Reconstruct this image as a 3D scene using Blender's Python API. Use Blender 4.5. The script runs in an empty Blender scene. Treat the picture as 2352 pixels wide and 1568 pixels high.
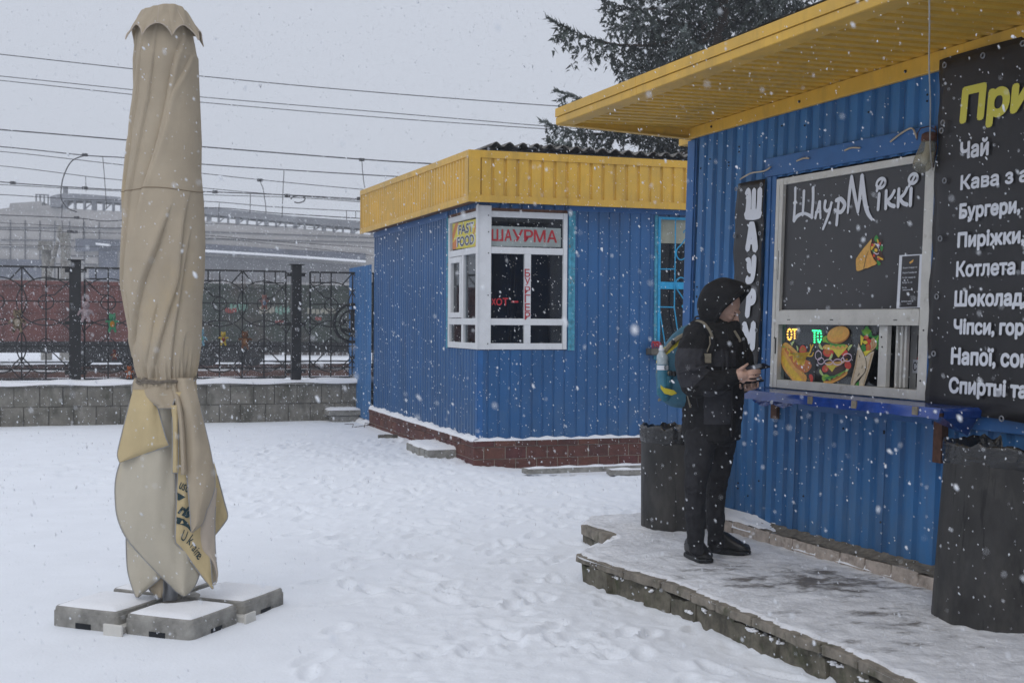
import bpy, math, random
import numpy as np
from mathutils import Vector, Matrix
R = math.radians
random.seed(7)
rng = np.random.default_rng(7)
SC = bpy.context.scene
COL = SC.collection

# ---------------------------------------------------------------- camera
FP, PITCH, ROLL = 2900.0, 46 / 2900.0, .007          # focal length in photo pixels (2352 wide), pitch down, roll
CAM = np.array([0, 0, 1.65])
_fw = np.array([0, math.cos(PITCH), -math.sin(PITCH)])
_up = np.array([0, math.sin(PITCH), math.cos(PITCH)])
_rt = np.array([1.0, 0, 0])
_r2 = _rt * math.cos(ROLL) + _up * math.sin(ROLL)
_u2 = -_rt * math.sin(ROLL) + _up * math.cos(ROLL)
cam = bpy.data.cameras.new('camera')
cam.sensor_width = 36.0
cam.lens = FP / 2352 * 36
cam.clip_start, cam.clip_end = .05, 3000
cam.dof.use_dof = True
cam.dof.focus_distance = 9.0
cam.dof.aperture_fstop = 5.0
camo = bpy.data.objects.new('camera', cam)
COL.objects.link(camo)
M = Matrix.Identity(4)
for i in range(3):
    M[i][0], M[i][1], M[i][2], M[i][3] = _r2[i], _u2[i], -_fw[i], CAM[i]
camo.matrix_world = M
SC.camera = camo

# ---------------------------------------------------------------- sky, sun, exposure
SUN_EL, SUN_AZ = R(48), R(200)
w = bpy.data.worlds.new('World')
SC.world = w
w.use_nodes = True
nt = w.node_tree
nt.nodes.clear()
out = nt.nodes.new('ShaderNodeOutputWorld')
bg = nt.nodes.new('ShaderNodeBackground')
bg.inputs['Strength'].default_value = .1
sky = nt.nodes.new('ShaderNodeTexSky')
sky.sky_type = 'NISHITA'
sky.sun_disc = False
sky.sun_elevation, sky.sun_rotation = SUN_EL, SUN_AZ
sky.dust_density = 4
# an overcast sky: the cloud layer is brightest overhead (CIE overcast)
tc = nt.nodes.new('ShaderNodeTexCoord')
sep = nt.nodes.new('ShaderNodeSeparateXYZ')
mr = nt.nodes.new('ShaderNodeMapRange')
mr.inputs['From Min'].default_value, mr.inputs['From Max'].default_value = 0, 1
mr.inputs['To Min'].default_value, mr.inputs['To Max'].default_value = 6.0, 8.3
mulc = nt.nodes.new('ShaderNodeVectorMath'); mulc.operation = 'SCALE'
mulc.inputs[0].default_value = (.945, 1.0, 1.125)
mixs = nt.nodes.new('ShaderNodeMix'); mixs.data_type = 'RGBA'
mixs.inputs[0].default_value = .93
nt.links.new(tc.outputs['Generated'], sep.inputs[0])
nt.links.new(sep.outputs['Z'], mr.inputs['Value'])
nt.links.new(mr.outputs[0], mulc.inputs['Scale'])
nt.links.new(sky.outputs[0], mixs.inputs[6])
nt.links.new(mulc.outputs[0], mixs.inputs[7])
nt.links.new(mixs.outputs[2], bg.inputs['Color'])
nt.links.new(bg.outputs[0], out.inputs[0])
sl = bpy.data.lights.new('sun', 'SUN')
sl.energy, sl.angle, sl.color = .5, R(35), (1, .97, .93)
so = bpy.data.objects.new('sun', sl)
COL.objects.link(so)
sd_ = Vector((math.sin(SUN_AZ) * math.cos(SUN_EL), math.cos(SUN_AZ) * math.cos(SUN_EL), math.sin(SUN_EL)))
so.rotation_euler = (-sd_).to_track_quat('-Z', 'Y').to_euler()
so.location = (0, -10, 30)
SC.view_settings.view_transform = 'Standard'
SC.view_settings.look = 'None'
SC.view_settings.exposure = 0
SC.view_settings.gamma = 1
SC.render.engine = 'CYCLES'
cy = SC.cycles
cy.max_bounces, cy.diffuse_bounces, cy.glossy_bounces, cy.transmission_bounces = 6, 3, 3, 4
cy.volume_bounces, cy.transparent_max_bounces = 1, 12
cy.use_denoising = True
cy.caustics_reflective = cy.caustics_refractive = False

# ---------------------------------------------------------------- pixel -> point on a real plane
def ray(x, y):
    return _fw + _r2 * ((x - 1176) / FP) - _u2 * ((y - 784) / FP)

def onplane(x, y, p0, n):
    d = ray(x, y); p0 = np.asarray(p0, float); n = np.asarray(n, float)
    return CAM + d * (np.dot(p0 - CAM, n) / np.dot(d, n))

def at(x, y, Y):
    return onplane(x, y, (0, Y, 0), (0, 1, 0))

def ongr(x, y, z=0.):
    return onplane(x, y, (0, 0, z), (0, 0, 1))

# ---------------------------------------------------------------- materials
def lin(r, g, b):
    f = lambda c: ((c / 255 + .055) / 1.055) ** 2.4 if c > 10 else c / 255 / 12.92
    return (f(r), f(g), f(b))

def mat(name, col, rough=.6, var=.12, scale=6, bump=0., bscale=60, metallic=0., col2=None, stretch=(1, 1, 1), spec=.4,
        lo=.35, hi=.65, emit=None, estr=0, coat=0):
    m = bpy.data.materials.new(name)
    m.use_nodes = True
    t = m.node_tree
    b = t.nodes['Principled BSDF']
    b.inputs['Roughness'].default_value = rough
    b.inputs['Metallic'].default_value = metallic
    b.inputs['Specular IOR Level'].default_value = spec
    if coat:
        b.inputs['Coat Weight'].default_value = coat
        b.inputs['Coat Roughness'].default_value = .15
    if emit:
        b.inputs['Emission Color'].default_value = (*emit, 1)
        b.inputs['Emission Strength'].default_value = estr
    tcn = t.nodes.new('ShaderNodeTexCoord')
    mp = t.nodes.new('ShaderNodeMapping')
    mp.inputs['Scale'].default_value = stretch
    t.links.new(tcn.outputs['Object'], mp.inputs[0])
    nz = t.nodes.new('ShaderNodeTexNoise')
    nz.inputs['Scale'].default_value = scale
    nz.inputs['Detail'].default_value = 7
    nz.inputs['Roughness'].default_value = .62
    t.links.new(mp.outputs[0], nz.inputs['Vector'])
    rp = t.nodes.new('ShaderNodeValToRGB')
    rp.color_ramp.elements[0].position, rp.color_ramp.elements[1].position = lo, hi
    a = [max(0, c * (1 - var)) for c in col]
    c2 = col2 if col2 else [min(1, c * (1 + var)) for c in col]
    rp.color_ramp.elements[0].color = (*(a if not col2 else col), 1)
    rp.color_ramp.elements[1].color = (*c2, 1)
    t.links.new(nz.outputs['Fac'], rp.inputs[0])
    t.links.new(rp.outputs[0], b.inputs['Base Color'])
    if bump:
        n2 = t.nodes.new('ShaderNodeTexNoise')
        n2.inputs['Scale'].default_value = bscale
        n2.inputs['Detail'].default_value = 5
        t.links.new(mp.outputs[0], n2.inputs['Vector'])
        bp = t.nodes.new('ShaderNodeBump')
        bp.inputs['Strength'].default_value = min(1, bump)
        bp.inputs['Distance'].default_value = .01
        t.links.new(n2.outputs['Fac'], bp.inputs['Height'])
        t.links.new(bp.outputs[0], b.inputs['Normal'])
    return m

def overlay(m, col, scale, lo, hi, stretch=(1, 1, 1), amount=1., zlo=None, zhi=None, rough=None, detail=8):
    """Wear with a shape of its own: a second noise mixes COL over the base colour (optionally only over a band of heights)."""
    t = m.node_tree
    b = t.nodes['Principled BSDF']
    src = b.inputs['Base Color'].links[0].from_socket
    tcn = t.nodes.new('ShaderNodeTexCoord')
    mp = t.nodes.new('ShaderNodeMapping'); mp.inputs['Scale'].default_value = stretch
    mp.inputs['Location'].default_value = (3.1, 7.7, 1.3)
    t.links.new(tcn.outputs['Object'], mp.inputs[0])
    nz = t.nodes.new('ShaderNodeTexNoise')
    nz.inputs['Scale'].default_value = scale; nz.inputs['Detail'].default_value = detail; nz.inputs['Roughness'].default_value = .65
    t.links.new(mp.outputs[0], nz.inputs['Vector'])
    mrn = t.nodes.new('ShaderNodeMapRange')
    mrn.inputs['From Min'].default_value, mrn.inputs['From Max'].default_value = lo, hi
    mrn.inputs['To Max'].default_value = amount
    t.links.new(nz.outputs['Fac'], mrn.inputs['Value'])
    fac = mrn.outputs[0]
    if zlo is not None:
        s = t.nodes.new('ShaderNodeSeparateXYZ'); t.links.new(tcn.outputs['Object'], s.inputs[0])
        z = t.nodes.new('ShaderNodeMapRange')
        z.inputs['From Min'].default_value, z.inputs['From Max'].default_value = zlo, zhi
        t.links.new(s.outputs['Z'], z.inputs['Value'])
        mm = t.nodes.new('ShaderNodeMath'); mm.operation = 'MULTIPLY'
        t.links.new(fac, mm.inputs[0]); t.links.new(z.outputs[0], mm.inputs[1])
        fac = mm.outputs[0]
    mx = t.nodes.new('ShaderNodeMix'); mx.data_type = 'RGBA'
    mx.inputs[7].default_value = (*col, 1)
    t.links.new(fac, mx.inputs[0]); t.links.new(src, mx.inputs[6]); t.links.new(mx.outputs[2], b.inputs['Base Color'])
    return m

def glass(name, tint=(.75, .8, .82), rough=.03, ior=1.5):
    m = bpy.data.materials.new(name)
    m.use_nodes = True
    t = m.node_tree
    t.nodes.clear()
    o = t.nodes.new('ShaderNodeOutputMaterial')
    mx = t.nodes.new('ShaderNodeMixShader')
    fr = t.nodes.new('ShaderNodeFresnel')
    ge = t.nodes.new('ShaderNodeNewGeometry')                       # a thin sheet reflects alike from both of its faces
    mi_ = t.nodes.new('ShaderNodeMix'); mi_.data_type = 'FLOAT'
    mi_.inputs[2].default_value, mi_.inputs[3].default_value = ior, 1 / ior
    t.links.new(ge.outputs['Backfacing'], mi_.inputs[0]); t.links.new(mi_.outputs[0], fr.inputs['IOR'])
    tr = t.nodes.new('ShaderNodeBsdfTransparent'); tr.inputs[0].default_value = (*tint, 1)
    gl = t.nodes.new('ShaderNodeBsdfGlossy'); gl.inputs['Roughness'].default_value = rough
    t.links.new(fr.outputs[0], mx.inputs[0]); t.links.new(tr.outputs[0], mx.inputs[1]); t.links.new(gl.outputs[0], mx.inputs[2])
    t.links.new(mx.outputs[0], o.inputs[0])
    return m

m_snow = mat('snow', (.85, .88, .925), rough=.75, var=.025, scale=3, bump=.35, bscale=55, spec=.25)
m_snowcap = mat('snow_cap', (.87, .88, .905), rough=.8, var=.02, scale=9, bump=.5, bscale=90, spec=.2)
m_flake = mat('flake', (.75, .77, .80), rough=.9, var=.02, spec=.1)
m_canvas = mat('canvas', (.42, .352, .260), rough=.9, var=.10, scale=2.2, bump=.25, bscale=420, spec=.15)
overlay(m_canvas, (.40, .35, .27), 3.2, .5, .75, (1, 1, .45), .55)
overlay(m_canvas, (.56, .41, .20), 1.7, .52, .72, (1, 1, .6), .5)
m_lining = mat('lining', (.49, .445, .355), rough=.9, var=.07, scale=2.5, bump=.2, bscale=400, spec=.15)
overlay(m_lining, (.58, .45, .25), 2.6, .55, .75, (1, 1, .5), .5)
m_yell = mat('yellowed_canvas', (.52, .415, .235), rough=.9, var=.09, scale=3, bump=.2, bscale=400, spec=.15)
m_greycl = mat('grey_lining', (.47, .40, .325), rough=.9, var=.06, scale=3, bump=.2, bscale=400, spec=.15)
m_pipe = mat('piping', (.30, .30, .30), rough=.8, var=.15)
m_cord = mat('cord', (.17, .145, .115), rough=.9, var=.2, scale=60)
m_seam = mat('seam', (.2, .15, .09), rough=.9)
m_ink = mat('ink', (.012, .035, .042), rough=.7, var=.2)
m_steel = mat('grey_steel', (.28, .29, .31), rough=.45, metallic=.4, var=.12, scale=14)
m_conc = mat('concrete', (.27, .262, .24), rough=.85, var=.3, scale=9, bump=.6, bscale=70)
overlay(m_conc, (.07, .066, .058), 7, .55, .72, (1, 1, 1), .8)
m_concw = mat('concrete_wet', (.115, .105, .09), rough=.6, var=.3, scale=12, bump=.4, bscale=60)
m_white = mat('white_plastic', (.66, .67, .68), rough=.4, var=.05, scale=7)
overlay(m_white, (.34, .32, .28), 9, .62, .85, (1, 1, 1), .45)
m_dirtyw = mat('dirty_white', (.60, .585, .54), rough=.5, var=.08, scale=7)
overlay(m_dirtyw, (.24, .2, .15), 13, .58, .78, (1, 1, 1), .6)
m_blue = mat('blue_sheet', (.016, .094, .245), rough=.42, var=.14, bump=.25, bscale=3.5, scale=2.5, stretch=(1, 1, .35), spec=.5)
overlay(m_blue, (.05, .075, .15), 3.2, .55, .8, (2.4, 2.4, .25), .55)
overlay(m_blue, (.014, .03, .07), 40, .72, .78, (1, 1, 1), .7)
m_blue2 = mat('faded_blue_sheet', (.030, .145, .345), rough=.5, var=.16, bump=.3, bscale=4, scale=2.2, stretch=(1, 1, .3), spec=.4)
overlay(m_blue2, (.07, .095, .17), 3.6, .5, .78, (2.6, 2.6, .25), .6)
overlay(m_blue2, (.11, .155, .2), 5, .42, .72, (1, 1, .7), .5, zlo=1.0, zhi=.1)
overlay(m_blue, (.10, .15, .2), 5, .45, .75, (1, 1, .7), .4, zlo=1.1, zhi=.2)
overlay(m_blue2, (.02, .03, .06), 36, .70, .77, (1, 1, 1), .8)
m_trim = mat('blue_trim', (.024, .115, .31), rough=.45, var=.1, scale=5)
m_shelf = mat('shelf_film', (.010, .048, .25), rough=.25, var=.2, scale=9, coat=.5, spec=.6)
overlay(m_shelf, (.06, .09, .28), 7, .55, .8, (1, 1, 1), .5)
m_cyan = mat('cyan_paint', (.02, .30, .55), rough=.5, var=.15, scale=14)
m_teal = mat('old_teal_paint', (.06, .27, .38), rough=.7, var=.3, scale=20, bump=.4, bscale=70)
overlay(m_teal, (.16, .11, .07), 22, .58, .68, (1, 1, .4), .9)
m_yellow = mat('yellow_sheet', (.66, .385, .045), rough=.42, var=.07, scale=3, spec=.5)
overlay(m_yellow, (.27, .17, .04), 4.5, .50, .80, (1.6, 1.6, .3), .6)
overlay(m_yellow, (.42, .27, .06), 1.3, .45, .7, (1, 1, 1), .6)
overlay(m_yellow, (.1, .065, .02), 45, .73, .8, (1, 1, 1), .7)
m_brickr = [mat('brick_%s' % n, c, rough=.8, var=.25, scale=16, bump=.5, bscale=60) for n, c in
            (('red', (.105, .04, .032)), ('dark', (.085, .035, .03)), ('orange', (.125, .05, .036)), ('plum', (.10, .034, .032)))]
m_mortar = mat('mortar', (.40, .36, .30), rough=.9, var=.2, scale=20, bump=.5)
m_lbrick = mat('pale_brick', (.42, .36, .31), rough=.85, var=.25, scale=14, bump=.7, bscale=50)
overlay(m_lbrick, (.13, .10, .08), 12, .54, .72, (1, 1, 1), .75)
m_rubble = mat('cement_rubble', (.17, .15, .12), rough=.95, var=.35, scale=22, bump=1, bscale=40)
m_kerb = mat('kerb_concrete', (.22, .195, .16), rough=.9, var=.3, scale=11, bump=.7, bscale=50)
overlay(m_kerb, (.05, .055, .025), 8, .52, .68, (1, 1, 1), .8)
m_kerbp = mat('kerb_pink', (.17, .10, .085), rough=.9, var=.25, scale=11, bump=.6, bscale=50)
m_moss = mat('mossy_stone', (.13, .118, .09), rough=.95, var=.4, scale=13, bump=1, bscale=35)
overlay(m_moss, (.045, .055, .02), 8, .52, .70, (1, 1, 1), .8)
m_rust = mat('rust', (.085, .035, .022), rough=.8, var=.35, scale=25, bump=.3)
m_black = mat('black_paint', (.012, .013, .015), rough=.5, var=.3, scale=12)
m_banner = mat('black_banner', (.022, .021, .023), rough=.42, var=.2, scale=3, bump=.08, bscale=7, spec=.4)
m_film = mat('black_film', (.026, .024, .026), rough=.3, var=.15, scale=2.5, spec=.5)
m_letter = mat('white_lettering', (.70, .72, .77), rough=.5, var=.03)
m_lettery = mat('yellow_lettering', (.66, .60, .09), rough=.5, var=.03)
m_red = mat('red_film', (.42, .02, .03), rough=.45, var=.12)
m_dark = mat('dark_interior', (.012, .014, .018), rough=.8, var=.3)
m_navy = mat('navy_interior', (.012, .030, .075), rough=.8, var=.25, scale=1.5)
m_grint = mat('grey_interior', (.06, .058, .057), rough=.7, var=.2, scale=2)
m_glass = glass('window_glass')
m_glassd = glass('window_glass_dark', (.6, .66, .7), .03, 1.38)
m_bin = mat('black_rubber', (.032, .031, .030), rough=.62, var=.35, scale=5, stretch=(1, 1, .5), bump=.25, bscale=30, spec=.35)
overlay(m_bin, (.105, .098, .088), 4.0, .46, .75, (1, 1, .45), .75)
overlay(m_bin, (.008, .008, .008), 6, .6, .66, (3, 3, .25), .8)
m_bag = mat('bin_bag', (.012, .012, .013), rough=.18, var=.3, scale=25, bump=1, bscale=28, spec=.6)
m_asb = mat('asbestos', (.20, .19, .175), rough=.9, var=.35, scale=9, bump=.6, bscale=40)
overlay(m_asb, (.05, .048, .044), 6, .45, .65, (1, 1, 1), .7)
m_iron = mat('wrought_iron', (.013, .0135, .0145), rough=.55, var=.3, scale=10)
m_block = mat('block_wall', (.20, .19, .165), rough=.9, var=.28, scale=4, bump=.8, bscale=25)
overlay(m_block, (.06, .06, .045), 3.5, .46, .66, (1, 1, .7), .75)
overlay(m_block, (.33, .32, .30), 7, .56, .74, (2, 2, .35), .65)
m_wire = mat('wire', (.045, .045, .05), rough=.6)
m_stn = mat('station_wall', (.36, .345, .335), rough=.9, var=.14, scale=.25)
overlay(m_stn, (.13, .13, .13), .18, .5, .75, (1, 1, 3), .6)
m_stnd = mat('station_glazing', (.10, .11, .14), rough=.5, var=.3, scale=.6)
m_stnr = mat('station_roof', (.19, .195, .21), rough=.8, var=.2, scale=.5)
m_wagr = mat('wagon_red', (.135, .04, .032), rough=.8, var=.3, scale=1.6, stretch=(1, 1, .4))
m_wagg = mat('wagon_green', (.042, .055, .044), rough=.8, var=.35, scale=1.4, stretch=(1, 1, .5))
overlay(m_wagg, (.08, .065, .055), .9, .5, .65, (1, 1, 1), .7)
m_under = mat('wagon_underframe', (.015, .014, .014), rough=.8, var=.3)
m_ballast = mat('ballast', (.055, .048, .042), rough=.95, var=.5, scale=4, bump=1, bscale=6)
m_bark = mat('bark', (.07, .05, .036), rough=.95, var=.35, scale=14, bump=1, bscale=30)
m_twig = mat('bare_twig', (.09, .07, .06), rough=.95, var=.2)
m_spr = [mat('spruce_%s' % n, c, rough=.7, var=.3, scale=3) for n, c in (('mid', (.058, .072, .060)), ('blue', (.105, .125, .116)), ('dark', (.030, .038, .031)))]
m_jacket = mat('jacket_cloth', (.0145, .0145, .016), rough=.85, var=.3, scale=14, bump=.5, bscale=26, spec=.2)
m_jgrey = mat('jacket_grey_cloth', (.036, .036, .042), rough=.85, var=.2, scale=12, bump=.35, bscale=26, spec=.2)
m_trous = mat('trousers_cloth', (.024, .024, .027), rough=.85, var=.25, scale=14, bump=.5, bscale=30, spec=.2)
m_shoe = mat('shoe_leather', (.013, .013, .014), rough=.42, var=.25, scale=20, spec=.5)
m_skin = mat('skin', (.52, .33, .255), rough=.55, var=.10, scale=22, bump=.12, bscale=120, spec=.35)
m_eye = mat('eye', (.05, .035, .03), rough=.3)
m_brow = mat('brow', (.07, .045, .03), rough=.9)
m_pack = mat('backpack_cloth', (.035, .12, .18), rough=.75, var=.2, scale=10, bump=.3, bscale=60)
m_packy = mat('backpack_yellow', (.48, .40, .03), rough=.7, var=.12, scale=10)
m_strap = mat('strap_webbing', (.21, .185, .14), rough=.85, var=.2, scale=30)
m_bottle = glass('bottle_plastic', (.85, .92, .96), .12, 1.42)
m_botw = mat('bottle_cloudy', (.34, .40, .43), rough=.25, var=.15, scale=30, spec=.6)
m_botl = mat('bottle_liquid', (.04, .17, .25), rough=.2, var=.15, scale=10)
m_phone = mat('phone', (.008, .008, .01), rough=.2, spec=.6)
m_cord2 = mat('grey_cord', (.40, .39, .37), rough=.6, var=.1)
m_cream = mat('cream_cable', (.48, .40, .29), rough=.6, var=.15, scale=20)
m_lampg = glass('lamp_glass', (.86, .84, .76), .12, 1.6)
def dusty(m, col, amount):
    t = m.node_tree; o = t.nodes['Material Output']; s = o.inputs['Surface'].links[0].from_socket
    d = t.nodes.new('ShaderNodeBsdfDiffuse'); d.inputs[0].default_value = (*col, 1)
    x = t.nodes.new('ShaderNodeMixShader'); x.inputs[0].default_value = amount
    t.links.new(s, x.inputs[1]); t.links.new(d.outputs[0], x.inputs[2]); t.links.new(x.outputs[0], o.inputs['Surface'])
dusty(m_lampg, (.40, .39, .33), .28)
m_bulb = mat('bulb', (.55, .53, .45), rough=.3)
m_brown = mat('rust_brown', (.11, .05, .03), rough=.8, var=.3, scale=20)

# ---------------------------------------------------------------- builders
LOC = {}
def tag(o, label=None, cat=None, group=None, kind=None):
    if label: o['label'] = label
    if cat: o['category'] = cat
    if group: o['group'] = group
    if kind: o['kind'] = kind
    return o

def thing(name, label, cat, loc=(0, 0, 0), group=None):
    o = bpy.data.objects.new(name, None)
    o.empty_display_size = .2
    COL.objects.link(o)
    o.location = loc
    LOC[o.name] = np.array(loc, float)
    return tag(o, label, cat, group)

class Fr:
    """A flat working frame: (a along u, b up v, c out n) -> world; LEAN shears it sideways with height (an old leaning wall)."""
    def __init__(s, o, u, n, lean=0., z0=1.65, v=(0, 0, 1)):
        s.o, s.u, s.v, s.n, s.lean, s.z0 = np.array(o, float), np.array(u, float), np.array(v, float), np.array(n, float), lean, z0
        s.u /= np.linalg.norm(s.u); s.n /= np.linalg.norm(s.n)
    def __call__(s, a, b, c=0.):
        return s.o + s.u * (a + s.lean * (b - s.z0)) + s.v * b + s.n * c
    def px(s, x, y, c=0.):
        P = onplane(x, y, s.o + s.n * c, s.n) - s.o
        b = P @ s.v
        return P @ s.u - s.lean * (b - s.z0), b

class MB:
    def __init__(s): s.v, s.f, s.m = [], [], []
    def add(s, vs, fs, mi=0):
        k = len(s.v)
        s.v.extend([tuple(map(float, p)) for p in vs])
        s.f.extend([tuple(i + k for i in f) for f in fs])
        s.m.extend([mi] * len(fs))
        return s
    def box(s, fr, a0, a1, b0, b1, c0, c1, mi=0):
        P = [fr(a, b, c) for c in (c0, c1) for b in (b0, b1) for a in (a0, a1)]
        return s.add(P, [(0, 1, 3, 2), (4, 6, 7, 5), (0, 4, 5, 1), (2, 3, 7, 6), (0, 2, 6, 4), (1, 5, 7, 3)], mi)
    def prism(s, fr, pts, c0, c1, mi=0):
        n = len(pts)
        P = [fr(a, b, c0) for a, b in pts] + [fr(a, b, c1) for a, b in pts]
        return s.add(P, [tuple(range(n))[::-1], tuple(range(n, 2 * n))] + [(i, (i + 1) % n, n + (i + 1) % n, n + i) for i in range(n)], mi)
    def flat(s, fr, pts, c, mi=0):
        return s.add([fr(a, b, c) for a, b in pts], [tuple(range(len(pts)))], mi)
    def rings(s, rs, mi=0, closed=True, caps=True):
        n = len(rs[0]); k = len(rs)
        V = [p for r in rs for p in r]
        F = []
        for i in range(k - 1):
            for j in range(n if closed else n - 1):
                j2 = (j + 1) % n
                F.append((i * n + j, i * n + j2, (i + 1) * n + j2, (i + 1) * n + j))
        if caps and closed:
            F.append(tuple(range(n))[::-1]); F.append(tuple((k - 1) * n + j for j in range(n)))
        return s.add(V, F, mi)
    def tube(s, pts, r, n=8, mi=0, closed=False):
        P = [np.array(p, float) for p in pts]
        k = len(P)
        rr = r if hasattr(r, '__len__') else [r] * k
        rs = []
        prev = None
        for i in range(k):
            if closed: t = P[(i + 1) % k] - P[i - 1]
            else: t = P[min(i + 1, k - 1)] - P[max(i - 1, 0)]
            L = np.linalg.norm(t); t = t / L if L > 1e-9 else np.array([0, 0, 1.])
            if prev is None:
                h = np.array([0, 0, 1.]) if abs(t[2]) < .9 else np.array([1., 0, 0])
                a = np.cross(t, h)
            else:
                a = prev - t * (prev @ t)
            a /= np.linalg.norm(a) + 1e-12
            b = np.cross(t, a); prev = a
            rs.append([P[i] + rr[i] * (a * math.cos(2 * math.pi * j / n) + b * math.sin(2 * math.pi * j / n)) for j in range(n)])
        if closed: rs.append(rs[0])
        return s.rings(rs, mi, caps=not closed)
    def ball(s, c, r, n=12, mi=0, ax=None):
        """Ellipsoid; AX: optional 3 axis vectors."""
        r = np.array(r if hasattr(r, '__len__') else (r, r, r), float)
        A = np.eye(3) if ax is None else np.array(ax, float)
        c = np.array(c, float)
        V = [c + A[2] * r[2]]
        m = max(4, n // 2)
        for i in range(1, m):
            ph = math.pi * i / m
            for j in range(n):
                th = 2 * math.pi * j / n
                V.append(c + A[0] * r[0] * math.sin(ph) * math.cos(th) + A[1] * r[1] * math.sin(ph) * math.sin(th) + A[2] * r[2] * math.cos(ph))
        V.append(c - A[2] * r[2])
        F = [(0, 1 + j, 1 + (j + 1) % n) for j in range(n)]
        for i in range(m - 2):
            for j in range(n):
                a, b = 1 + i * n + j, 1 + i * n + (j + 1) % n
                F.append((a, a + n, b + n, b))
        e = len(V) - 1; q = 1 + (m - 2) * n
        F += [(e, q + (j + 1) % n, q + j) for j in range(n)]
        return s.add(V, F, mi)
    def grid(s, G, mi=0):
        """G[i][j] points -> quads."""
        G = np.asarray(G, float); k, n = G.shape[:2]
        return s.add(G.reshape(-1, 3), [(i * n + j, i * n + j + 1, (i + 1) * n + j + 1, (i + 1) * n + j) for i in range(k - 1) for j in range(n - 1)], mi)
    def mesh(s, name, mats, loc=(0, 0, 0), smooth=False, angle=35):
        me = bpy.data.meshes.new(name)
        V = np.array(s.v) - np.array(loc)
        me.from_pydata(V.tolist(), [], s.f)
        ms = mats if isinstance(mats, (list, tuple)) else [mats]
        for m in ms: me.materials.append(m)
        if len(ms) > 1: me.polygons.foreach_set('material_index', s.m)
        if smooth:
            me.polygons.foreach_set('use_smooth', [True] * len(me.polygons))
            me.set_sharp_from_angle(angle=R(angle))
        me.update()
        return me
    def build(s, name, mats, parent=None, smooth=False, angle=35, bevel=0, label=None, thick=0, fix=True):
        if parent is not None: loc = LOC[parent.name]
        else:
            V = np.array(s.v); lo, hi = V.min(0), V.max(0)
            loc = np.array([(lo[0] + hi[0]) / 2, (lo[1] + hi[1]) / 2, lo[2]])
        me = s.mesh(name, mats, loc, smooth, angle)
        o = bpy.data.objects.new(name, me)
        COL.objects.link(o)
        LOC[o.name] = loc
        if fix:
            import bmesh
            bm = bmesh.new(); bm.from_mesh(me)
            bmesh.ops.recalc_face_normals(bm, faces=bm.faces); bm.to_mesh(me); bm.free()
        if parent is not None: o.parent = parent
        else: o.location = loc
        if bevel:
            b = o.modifiers.new('bevel', 'BEVEL'); b.width = bevel; b.segments = 2; b.limit_method = 'ANGLE'; b.angle_limit = R(40)
        if thick:
            t = o.modifiers.new('thickness', 'SOLIDIFY'); t.thickness = thick; t.offset = 0
        if label: o['label'] = label
        return o

def boxes(name, m, parent, fr, rows, bevel=.003):
    """Each strip a part of its own."""
    for q in rows: MB().box(fr, *q).build(name, m, parent, bevel=bevel)

def remeshed(mb, name, mats, parent, voxel=.006, smooth_it=4, disp=0., dscale=.1, pick=None):
    """Joins overlapping closed shapes into one continuous skin (voxel remesh, smoothed, optional cloth creases)."""
    me = mb.mesh(name + '_src', mats, LOC[parent.name])
    o = bpy.data.objects.new(name + '_src', me); COL.objects.link(o)
    import bmesh
    bm = bmesh.new(); bm.from_mesh(me); bmesh.ops.recalc_face_normals(bm, faces=bm.faces); bm.to_mesh(me); bm.free()
    r = o.modifiers.new('r', 'REMESH'); r.mode = 'VOXEL'; r.voxel_size = voxel; r.use_smooth_shade = True
    if smooth_it:
        q = o.modifiers.new('s', 'SMOOTH'); q.factor = .5; q.iterations = smooth_it
    if disp:
        tx = bpy.data.textures.new('crease', 'CLOUDS'); tx.noise_scale = dscale; tx.noise_depth = 3
        d = o.modifiers.new('d', 'DISPLACE'); d.texture = tx; d.strength = disp; d.mid_level = .5
    dg = bpy.context.evaluated_depsgraph_get(); dg.update()
    m2 = bpy.data.meshes.new_from_object(o.evaluated_get(dg))
    m2.name = name
    bpy.data.objects.remove(o); bpy.data.meshes.remove(me)
    ms = mats if isinstance(mats, (list, tuple)) else [mats]
    m2.materials.clear()
    for m in ms: m2.materials.append(m)
    m2.polygons.foreach_set('use_smooth', [True] * len(m2.polygons))
    if pick:
        L = LOC[parent.name]
        m2.polygons.foreach_set('material_index', [pick(np.array(p.center) + L) for p in m2.polygons])
    p = bpy.data.objects.new(name, m2); COL.objects.link(p); p.parent = parent
    LOC[p.name] = LOC[parent.name]
    return p

_tc = {}
def glyphs(body, bold=0., shear=0.):
    """Outline of a word in Blender's own font: points scaled to a unit box, faces, width / height."""
    k = (body, bold, shear)
    if k in _tc: return _tc[k]
    cu = bpy.data.curves.new('t', 'FONT'); cu.body = body; cu.offset = bold; cu.shear = shear; cu.fill_mode = 'FRONT'; cu.resolution_u = 4
    o = bpy.data.objects.new('t', cu); COL.objects.link(o)
    dg = bpy.context.evaluated_depsgraph_get(); dg.update()
    me = bpy.data.meshes.new_from_object(o.evaluated_get(dg))
    V = np.array([v.co[:2] for v in me.vertices]); F = [tuple(p.vertices) for p in me.polygons]
    bpy.data.objects.remove(o); bpy.data.curves.remove(cu); bpy.data.meshes.remove(me)
    lo, hi = V.min(0), V.max(0)
    _tc[k] = ((V - lo) / (hi - lo), F, (hi[0] - lo[0]) / (hi[1] - lo[1]))
    return _tc[k]

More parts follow.
